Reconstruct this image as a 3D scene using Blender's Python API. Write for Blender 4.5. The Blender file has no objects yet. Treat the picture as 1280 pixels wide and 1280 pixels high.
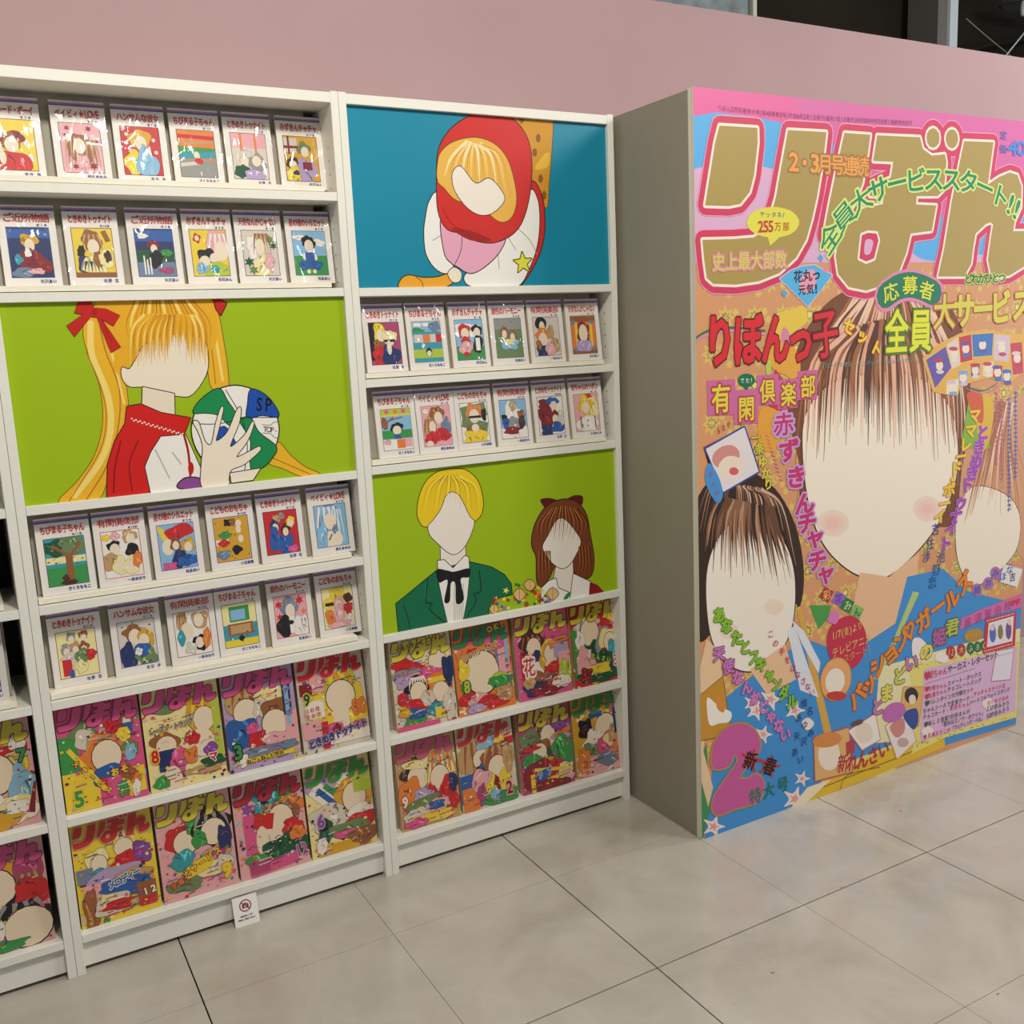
import bpy, bmesh, math, random
from mathutils import Vector, Matrix
from mathutils.geometry import tessellate_polygon, delaunay_2d_cdt
SC = bpy.context.scene
COL = SC.collection
R = math.radians

# ------------------------------------------------------------------ camera
cam_d = bpy.data.cameras.new('camera')
cam_d.sensor_fit = 'HORIZONTAL'; cam_d.sensor_width = 36.0
cam_d.lens = 1233.62 / 1280 * 36.0
cam_d.clip_start = 0.05; cam_d.clip_end = 60
cam = bpy.data.objects.new('camera', cam_d); COL.objects.link(cam)
cam.location = (-0.0854, -2.3607, 1.4319)
cam.rotation_mode = 'QUATERNION'
cam.rotation_quaternion = (Matrix.Rotation(-0.5062, 3, 'Z') @ Matrix.Rotation(math.pi/2 - 0.1734, 3, 'X') @ Matrix.Rotation(-0.0449, 3, 'Z')).to_quaternion()
SC.camera = cam

# ------------------------------------------------------------------ light
SC.view_settings.view_transform = 'Standard'
SC.view_settings.look = 'None'
SC.view_settings.gamma = 1.0
SC.view_settings.use_curve_mapping = False
SC.view_settings.exposure = 0.0
world = bpy.data.worlds.new('world'); SC.world = world; world.use_nodes = True
world.node_tree.nodes['Background'].inputs['Color'].default_value = (0.90, 0.95, 1.0, 1)
world.node_tree.nodes['Background'].inputs['Strength'].default_value = 0.18

def area(name, loc, aim, sx, sy, power, col):
    d = bpy.data.lights.new(name, 'AREA'); d.shape = 'RECTANGLE'; d.size = sx; d.size_y = sy
    d.energy = power; d.color = col
    o = bpy.data.objects.new(name, d); COL.objects.link(o); o.location = loc
    o.rotation_euler = (Vector(aim) - Vector(loc)).to_track_quat('-Z', 'Y').to_euler()
    return o
WARM = (1.0, 0.93, 0.80)
# ceiling spotlights along the aisle in front of the shelves, and daylight from the shop front on the right
area('ceiling_light_left',  (-0.7, -1.9, 3.2), (-0.1, 0, 0.9), .3, .3, 10, WARM)
area('ceiling_light_mid',   ( 0.5, -1.9, 3.2), (0.6, 0, 0.5), .3, .3, 44, WARM)
area('ceiling_light_right', ( 3.5, -2.3, 3.2), (2.3, 0, 1.0), .8, .8, 42, (1.0, .96, .92))
area('ceiling_light_far',   ( 4.7, -1.1, 3.2), (4.4, -.2, 0.4), .5, .5, 40, (1.0, .96, .94))
area('shop_front_daylight', ( 7.0, -2.6, 1.6), (2.5, 0, 1.0), 2.6, 2.6, 42, (0.92, 0.95, 1.0))

# ------------------------------------------------------------------ helpers
def srgb(h):
    v = [int(h[i:i+2], 16) / 255 for i in (0, 2, 4)]
    return tuple((c/12.92 if c <= .04045 else ((c+.055)/1.055)**2.4) for c in v)

def mat(name, hexcol, rough=.5, spec=.5, noise=0.0, scale=20, bump=0.0, bscale=200, coat=0.0, metal=0.0):
    m = bpy.data.materials.new(name); m.use_nodes = True
    nt = m.node_tree; b = nt.nodes['Principled BSDF']; c = srgb(hexcol)
    b.inputs['Roughness'].default_value = rough; b.inputs['Specular IOR Level'].default_value = spec
    b.inputs['Coat Weight'].default_value = coat; b.inputs['Metallic'].default_value = metal
    tc = nt.nodes.new('ShaderNodeTexCoord'); n = nt.nodes.new('ShaderNodeTexNoise')
    n.inputs['Scale'].default_value = scale; n.inputs['Detail'].default_value = 5
    nt.links.new(tc.outputs['Object'], n.inputs['Vector'])
    r = nt.nodes.new('ShaderNodeValToRGB'); nt.links.new(n.outputs['Fac'], r.inputs['Fac'])
    k = noise
    r.color_ramp.elements[0].position = .3; r.color_ramp.elements[1].position = .7
    r.color_ramp.elements[0].color = tuple(max(0, x*(1-k)) for x in c) + (1,)
    r.color_ramp.elements[1].color = tuple(min(1, x*(1+k)) for x in c) + (1,)
    nt.links.new(r.outputs['Color'], b.inputs['Base Color'])
    if bump:
        n2 = nt.nodes.new('ShaderNodeTexNoise'); n2.inputs['Scale'].default_value = bscale
        nt.links.new(tc.outputs['Object'], n2.inputs['Vector'])
        bp = nt.nodes.new('ShaderNodeBump'); bp.inputs['Strength'].default_value = bump; bp.inputs['Distance'].default_value = .002
        nt.links.new(n2.outputs['Fac'], bp.inputs['Height']); nt.links.new(bp.outputs['Normal'], b.inputs['Normal'])
    return m

M = {}
M['shelf'] = mat('white_laminate', 'e9e8df', .38, .4, .015, 60, .05, 400)
M['stand'] = mat('white_board', 'efe9d8', .45, .4, .02, 60)
M['backing'] = mat('back_panel_board', 'a8a398', .6, .3, .02, 30)
M['case_back'] = mat('dark_case_back', '4c4840', .8, .2, .03, 30)
M['pink'] = mat('pink_wall_cloth', 'b09395', .85, .2, .02, 4, .25, 900)
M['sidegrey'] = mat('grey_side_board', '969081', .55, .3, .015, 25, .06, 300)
M['boxwhite'] = mat('board_edge', 'd9d6c8', .5, .3)
M['dark'] = mat('dark_far_wall', '2e2a22', .9, .1, .1, 3)
M['hole'] = mat('peg_hole_dark', '4a463e', .9, .1)
M['pages'] = mat('page_block_paper', 'c9ad84', .8, .2, .12, 500)
M['pages_w'] = mat('comic_page_paper', 'dccdb0', .8, .2, .08, 500)
M['grout'] = mat('dark_joint', '2a2723', .9, .1)
M['concrete'] = mat('mottled_concrete', '8f9c9d', .8, .2, .28, 14, .3, 40)
M['frame_grey'] = mat('grey_frame', '77736c', .5, .4)
M['frame_white'] = mat('white_frame', 'dfe6ea', .4, .5)
M['cable'] = mat('cable_grey', '8d8f88', .5, .5)
M['card'] = mat('notice_card_paper', 'efece6', .5, .3)

def floor_mat():
    m = bpy.data.materials.new('stone_look_floor_tile'); m.use_nodes = True
    nt = m.node_tree; b = nt.nodes['Principled BSDF']
    g = nt.nodes.new('ShaderNodeNewGeometry')
    n = nt.nodes.new('ShaderNodeTexNoise'); n.inputs['Scale'].default_value = 3.2; n.inputs['Detail'].default_value = 9; n.inputs['Roughness'].default_value = .62; n.inputs['Distortion'].default_value = .6
    nt.links.new(g.outputs['Position'], n.inputs['Vector'])
    r = nt.nodes.new('ShaderNodeValToRGB'); nt.links.new(n.outputs['Fac'], r.inputs['Fac'])
    r.color_ramp.elements[0].position = .32; r.color_ramp.elements[1].position = .68
    r.color_ramp.elements[0].color = srgb('aca497') + (1,); r.color_ramp.elements[1].color = srgb('c2bcb2') + (1,)
    # sparse small scuffs
    n3 = nt.nodes.new('ShaderNodeTexNoise'); n3.inputs['Scale'].default_value = 26; n3.inputs['Detail'].default_value = 3
    nt.links.new(g.outputs['Position'], n3.inputs['Vector'])
    r3 = nt.nodes.new('ShaderNodeValToRGB'); nt.links.new(n3.outputs['Fac'], r3.inputs['Fac'])
    r3.color_ramp.elements[0].position = .235; r3.color_ramp.elements[0].color = (.45, .4, .35, 1)
    r3.color_ramp.elements[1].position = .255; r3.color_ramp.elements[1].color = (1, 1, 1, 1)
    mx = nt.nodes.new('ShaderNodeMixRGB'); mx.blend_type = 'MULTIPLY'; mx.inputs['Fac'].default_value = 1
    nt.links.new(r.outputs['Color'], mx.inputs['Color1']); nt.links.new(r3.outputs['Color'], mx.inputs['Color2'])
    nt.links.new(mx.outputs['Color'], b.inputs['Base Color'])
    r2 = nt.nodes.new('ShaderNodeMapRange'); nt.links.new(n.outputs['Fac'], r2.inputs['Value'])
    r2.inputs['To Min'].default_value = .09; r2.inputs['To Max'].default_value = .2
    nt.links.new(r2.outputs['Result'], b.inputs['Roughness'])
    b.inputs['Specular IOR Level'].default_value = .55
    n2 = nt.nodes.new('ShaderNodeTexNoise'); n2.inputs['Scale'].default_value = 7
    nt.links.new(g.outputs['Position'], n2.inputs['Vector'])
    bp = nt.nodes.new('ShaderNodeBump'); bp.inputs['Strength'].default_value = .12; bp.inputs['Distance'].default_value = .004
    nt.links.new(n2.outputs['Fac'], bp.inputs['Height']); nt.links.new(bp.outputs['Normal'], b.inputs['Normal'])
    return m
M['floor'] = floor_mat()

def print_mat(name, rough, coat, spec=.4, ink=(1, 1, 1)):
    m = bpy.data.materials.new(name); m.use_nodes = True
    nt = m.node_tree; b = nt.nodes['Principled BSDF']
    a = nt.nodes.new('ShaderNodeAttribute'); a.attribute_name = 'Col'
    mx = nt.nodes.new('ShaderNodeMixRGB'); mx.blend_type = 'MULTIPLY'; mx.inputs['Fac'].default_value = 1; mx.inputs['Color2'].default_value = tuple(ink) + (1,)
    nt.links.new(a.outputs['Color'], mx.inputs['Color1']); nt.links.new(mx.outputs['Color'], b.inputs['Base Color'])
    b.inputs['Roughness'].default_value = rough; b.inputs['Coat Weight'].default_value = coat
    b.inputs['Coat Roughness'].default_value = .08; b.inputs['Specular IOR Level'].default_value = spec
    return m
M['print'] = print_mat('printed_paper', .45, .0)
M['poster'] = print_mat('printed_poster_board', .42, .0)
M['glossy'] = print_mat('glossy_magazine_print', .3, .35, ink=(.86, .80, .72))

def film_mat():
    m = bpy.data.materials.new('clear_film'); m.use_nodes = True
    nt = m.node_tree; nt.nodes.remove(nt.nodes['Principled BSDF'])
    out = nt.nodes['Material Output']
    tr = nt.nodes.new('ShaderNodeBsdfTransparent'); tr.inputs['Color'].default_value = (.985, .985, .985, 1)
    gl = nt.nodes.new('ShaderNodeBsdfGlossy'); gl.inputs['Roughness'].default_value = .1
    mx = nt.nodes.new('ShaderNodeMixShader')
    fr = nt.nodes.new('ShaderNodeLayerWeight'); fr.inputs['Blend'].default_value = .15
    fm = nt.nodes.new('ShaderNodeMapRange'); fm.inputs['To Min'].default_value = .05; fm.inputs['To Max'].default_value = .7
    nt.links.new(fr.outputs['Facing'], fm.inputs['Value'])
    tc = nt.nodes.new('ShaderNodeNewGeometry')
    mp = nt.nodes.new('ShaderNodeMapping'); mp.inputs['Scale'].default_value = (1, 1, .45); mp.inputs['Rotation'].default_value = (0, .35, 0)
    n = nt.nodes.new('ShaderNodeTexNoise'); n.inputs['Scale'].default_value = 26; n.inputs['Detail'].default_value = 1.5; n.inputs['Distortion'].default_value = .8
    nt.links.new(tc.outputs['Position'], mp.inputs['Vector']); nt.links.new(mp.outputs['Vector'], n.inputs['Vector'])
    bp = nt.nodes.new('ShaderNodeBump'); bp.inputs['Strength'].default_value = .9; bp.inputs['Distance'].default_value = .012
    nt.links.new(n.outputs['Fac'], bp.inputs['Height'])
    nt.links.new(bp.outputs['Normal'], gl.inputs['Normal'])
    nt.links.new(fm.outputs['Result'], mx.inputs['Fac'])
    nt.links.new(tr.outputs[0], mx.inputs[1]); nt.links.new(gl.outputs[0], mx.inputs[2])
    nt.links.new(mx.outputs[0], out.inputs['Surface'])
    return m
M['film'] = film_mat()

def tag(o, label=None, cat=None, group=None, kind=None):
    if label: o['label'] = label
    if cat: o['category'] = cat
    if group: o['group'] = group
    if kind: o['kind'] = kind
    return o

def link(name, me, m, parent=None):
    o = bpy.data.objects.new(name, me); COL.objects.link(o)
    if m is not None and not me.materials: me.materials.append(m)
    if parent: o.parent = parent
    return o

def empty(name, loc, rx=0):
    o = bpy.data.objects.new(name, None); COL.objects.link(o)
    o.location = loc; o.rotation_euler = (rx, 0, 0); o.empty_display_size = .05
    return o

def box_mesh(name, boxes, bev=.0008):
    bm = bmesh.new()
    for (x0, y0, z0, x1, y1, z1) in boxes:
        r = bmesh.ops.create_cube(bm, size=1)
        for v in r['verts']:
            v.co = Vector(((x0+x1)/2 + v.co.x*(x1-x0), (y0+y1)/2 + v.co.y*(y1-y0), (z0+z1)/2 + v.co.z*(z1-z0)))
    if bev:
        bmesh.ops.bevel(bm, geom=bm.edges[:], offset=bev, segments=1, affect='EDGES')
    me = bpy.data.meshes.new(name); bm.to_mesh(me); bm.free()
    return me

def box(name, m, parent, *b, bev=.0008):
    return link(name, box_mesh(name, [b], bev), m, parent)

# ------------------------------------------------------------------ flat print: polygons, strokes and lettering in layers
FC = bpy.data.curves.new('glyph_source', 'FONT'); FC.resolution_u = 2
FO = bpy.data.objects.new('glyph_source', FC); COL.objects.link(FO)
GL = {}
def glyph(ch):
    g = GL.get(ch)
    if g is None:
        FC.body = ch
        dg = bpy.context.evaluated_depsgraph_get(); dg.update()
        e = FO.evaluated_get(dg); me = e.to_mesh()
        vs = [(v.co.x, v.co.y) for v in me.vertices]; fs = [tuple(p.vertices) for p in me.polygons]
        cnt = {}
        for f in fs:
            for i in range(len(f)):
                k = (min(f[i], f[i-1]), max(f[i], f[i-1])); cnt[k] = cnt.get(k, 0) + 1
        bd = [k for k, n in cnt.items() if n == 1]
        e.to_mesh_clear()
        if ord(ch) < 0x2000 and vs:
            xs = [v[0] for v in vs]; cx = (min(xs)+max(xs))/2; cy = .35; sx = 1.35; adv = .62 if ch not in '!/()' else .45
        else:
            cx, cy, sx, adv = .5, .38, 1.0, 1.0
        if not vs: adv = .5
        g = GL[ch] = ([((x-cx)*sx, (y-cy)*(1.18 if sx > 1 else 1)) for x, y in vs], fs, bd, adv)
    return g

def union(polys, eps=1e-5):
    """one flat triangulation without overlaps of many overlapping convex pieces"""
    vs, fs = [], []
    for P in polys:
        ar = sum(P[i-1][0]*P[i][1]-P[i][0]*P[i-1][1] for i in range(len(P)))
        if abs(ar) < eps*.01: continue
        if ar < 0: P = P[::-1]
        b = len(vs); vs += [Vector(p) for p in P]; fs.append(list(range(b, b+len(P))))
    if not fs: return [], []
    v, e, f, ov, oe, of = delaunay_2d_cdt(vs, [], fs, 0, eps)
    return [(p[0], p[1]) for p in v], [tuple(t) for t, o in zip(f, of) if o]

def strip_polys(P, w, closed=False, joints=True):
    out = []; L = len(P); hw = w/2
    for i in range(L if closed else L-1):
        a, b = P[i], P[(i+1) % L]; dx, dy = b[0]-a[0], b[1]-a[1]; d = math.hypot(dx, dy)
        if d < 1e-6: continue
        nx, ny = -dy/d*hw, dx/d*hw
        out.append([(a[0]+nx, a[1]+ny), (b[0]+nx, b[1]+ny), (b[0]-nx, b[1]-ny), (a[0]-nx, a[1]-ny)])
    if joints:
        k = 10 if w > 10 else 6
        for p in P: out.append([(p[0]+hw*math.cos(j*2*math.pi/k), p[1]+hw*math.sin(j*2*math.pi/k)) for j in range(k)])
    return out

BG = {}
def bold_glyph(ch, w):
    key = (ch, round(w, 2)); g = BG.get(key)
    if g is None:
        vs, fs, bd, adv = glyph(ch); polys = [[vs[k] for k in f] for f in fs]
        for k0, k1 in bd:
            A, B = vs[k0], vs[k1]; dx, dy = B[0]-A[0], B[1]-A[1]; d = math.hypot(dx, dy)
            if d < 1e-5: continue
            ex, ey = dx/d*w*.3, dy/d*w*.3; nx, ny = -dy/d*w/2, dx/d*w/2
            polys.append([(A[0]-ex+nx, A[1]-ey+ny), (B[0]+ex+nx, B[1]+ey+ny), (B[0]+ex-nx, B[1]+ey-ny), (A[0]-ex-nx, A[1]-ey-ny)])
        g = BG[key] = union(polys, 1e-5)
    return g

def catmull(P, closed, n=5):
    if len(P) < 3: return list(P)
    out = []; L = len(P); rng = range(L) if closed else range(L-1)
    for i in rng:
        p1, p2 = P[i], P[(i+1) % L]
        p0 = P[i-1] if (closed or i > 0) else (2*p1[0]-p2[0], 2*p1[1]-p2[1])
        p3 = P[(i+2) % L] if (closed or i+2 < L) else (2*p2[0]-p1[0], 2*p2[1]-p1[1])
        for k in range(n):
            t = k/n; t2 = t*t; t3 = t2*t
            out.append(tuple(.5*((2*p1[d]) + (-p0[d]+p2[d])*t + (2*p0[d]-5*p1[d]+4*p2[d]-p3[d])*t2 + (-p0[d]+3*p1[d]-3*p2[d]+p3[d])*t3) for d in (0, 1)))
    if not closed: out.append(P[-1])
    return out

def clip(P, w, h):
    """keep a polygon inside the sheet 0..w, 0..h"""
    for ax, lim, sg in ((0, 0, 1), (0, w, -1), (1, 0, 1), (1, h, -1)):
        if not P: return P
        out = []
        for i in range(len(P)):
            a, b = P[i-1], P[i]
            ina, inb = (a[ax]-lim)*sg >= 0, (b[ax]-lim)*sg >= 0
            if ina != inb:
                t = (lim-a[ax])/(b[ax]-a[ax]); out.append((a[0]+t*(b[0]-a[0]), a[1]+t*(b[1]-a[1])))
            if inb: out.append(b)
        P = out
    return P

class Art:
    """flat artwork on a sheet w x h millimetres, y down; every element lies a hair above the one before"""
    def __init__(s, w, h, step=.04, base=.06):
        s.w, s.h, s.step, s.lay = w, h, step, base
        s.v, s.f, s.c = [], [], []
    def nl(s): s.lay += s.step
    def face(s, P, col):
        b = len(s.v)
        s.v += [(x*.001, -s.lay*.001, (s.h-y)*.001) for x, y in P]; s.c += [col]*len(P)
        return b
    def convex(s, P, col):
        P = clip(P, s.w, s.h)
        if len(P) < 3: return
        b = s.face(P, col); s.f.append(tuple(range(b, b+len(P))))
    def poly(s, P, col):
        P = clip(P, s.w, s.h)
        if len(P) < 3: return
        b = s.face(P, col)
        for t in tessellate_polygon([[Vector((x, y, 0)) for x, y in P]]): s.f.append((b+t[0], b+t[1], b+t[2]))
    def tris(s, v, f, col):
        if all(0 <= x <= s.w and 0 <= y <= s.h for x, y in v):
            b = s.face(v, col); s.f += [tuple(b+k for k in t) for t in f]
        else:
            for t in f: s.convex([v[k] for k in t], col)
    def strip(s, P, w, col, closed=False):
        v, f = union(strip_polys(P, w, closed)); s.tris(v, f, col)
    def shape(s, kind, col, P, oc=None, ow=0):
        if kind == 'S': P = catmull(P, True)
        if oc:
            s.nl(); s.strip(P, ow*2, srgb(oc), True)
        s.nl(); s.poly(P, srgb(col))
    def strand(s, col, w, P):
        """a stroke that thins out towards its end"""
        P = catmull(P, False, 5); n = len(P); Lf, Rt = [], []
        for i, p in enumerate(P):
            a, b = P[max(0, i-1)], P[min(n-1, i+1)]; dx, dy = b[0]-a[0], b[1]-a[1]; d = math.hypot(dx, dy) or 1
            h = w/2*(1-.92*i/(n-1)); Lf.append((p[0]-dy/d*h, p[1]+dx/d*h)); Rt.append((p[0]+dy/d*h, p[1]-dx/d*h))
        s.nl()
        for i in range(n-1): s.convex([Lf[i], Lf[i+1], Rt[i+1], Rt[i]], srgb(col))
    def line(s, col, w, P):
        s.nl(); s.strip(catmull(P, False, 4), w, srgb(col))
    def flower(s, col, x, y, r, n=8):
        s.lay += s.step*.1; s.poly([(x+(r if i % 2 == 0 else r*.55)*math.cos(i*math.pi/n), y+(r if i % 2 == 0 else r*.55)*math.sin(i*math.pi/n)) for i in range(2*n)], srgb(col))
    def text(s, txt, col, path, gw, gh, bold=0, oc=None, ow=0, mode='h'):
        adv = [glyph(c)[3] for c in txt]
        n = len(txt)
        if len(path) == n and n > 2: cen = list(path); angs = None
        else:
            # place centres evenly along the path
            pl = catmull(path, False, 8) if len(path) > 2 else list(path)
            seg = [math.hypot(pl[i+1][0]-pl[i][0], pl[i+1][1]-pl[i][1]) for i in range(len(pl)-1)]; tot = sum(seg) or 1e-6
            pos = [0]
            for i in range(1, n): pos.append(pos[-1] + (adv[i-1]+adv[i])/2)
            cen = []
            for p in pos:
                d = p/(pos[-1] or 1)*tot; i = 0
                while i < len(seg)-1 and d > seg[i]: d -= seg[i]; i += 1
                t = d/(seg[i] or 1); cen.append((pl[i][0]+t*(pl[i+1][0]-pl[i][0]), pl[i][1]+t*(pl[i+1][1]-pl[i][1])))
        def ang(i):
            a, b = cen[max(0, i-1)], cen[min(n-1, i+1)]
            t = math.atan2(b[1]-a[1], b[0]-a[0])
            if mode == 'b': return t
            return t if abs(t) < .6 and n > 1 else 0.0
        def put(width, c, back=False):
            s.nl()
            for i, ch in enumerate(txt):
                wd = width if (back or ord(ch) < 0x4e00) else width*.45
                if wd > 0: vs, fs = bold_glyph(ch, wd)
                else: vs, fs = glyph(ch)[:2]
                a = ang(i); ca, sa = math.cos(a), math.sin(a); x0, y0 = cen[i]
                s.lay += s.step*.25
                s.tris([(x0 + x*gw*ca + y*gh*sa, y0 + x*gw*sa - y*gh*ca) for x, y in vs], fs, c)
        if oc: put(bold*.8+ow*1.25, srgb(oc), True)
        put(bold*.8, srgb(col))
    def mesh(s, name):
        me = bpy.data.meshes.new(name); me.from_pydata(s.v, [], s.f)
        at = me.color_attributes.new('Col', 'FLOAT_COLOR', 'POINT')
        buf = []
        for c in s.c: buf += [c[0], c[1], c[2], 1.0]
        at.data.foreach_set('color', buf)
        return me
    def clear(s): s.v, s.f, s.c = [], [], []

def paint(art, data):
    """draw the shapes of a list of elements"""
    for ln in data.strip().split('\n'):
        e = ln.split('|'); k = e[0]
        if k == 'T': continue
        P = [tuple(float(a) for a in p.split(',')) for p in e[2].split(' ')]
        if k in 'PS': art.shape(k, e[1], P, e[3] or None, float(e[4]))
        elif k == 'L': art.line(e[1], float(e[4]), P)
        elif k == 'H': art.strand(e[1], float(e[4]), P)
        elif k == 'F': art.flower(e[1], P[0][0], P[0][1], float(e[4]))

def letter(art, data, parent, m):
    """every word of a list of elements as a part of its own"""
    for ln in data.strip().split('\n'):
        e = ln.split('|')
        if e[0] != 'T': continue
        P = [tuple(float(a) for a in p.split(',')) for p in e[2].split(' ')]
        art.clear(); art.text(e[5], e[1], P, float(e[6]), float(e[7]), float(e[8]), e[3] or None, float(e[4]), e[9])
        link('lettering', art.mesh('lettering'), m, parent)

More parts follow.
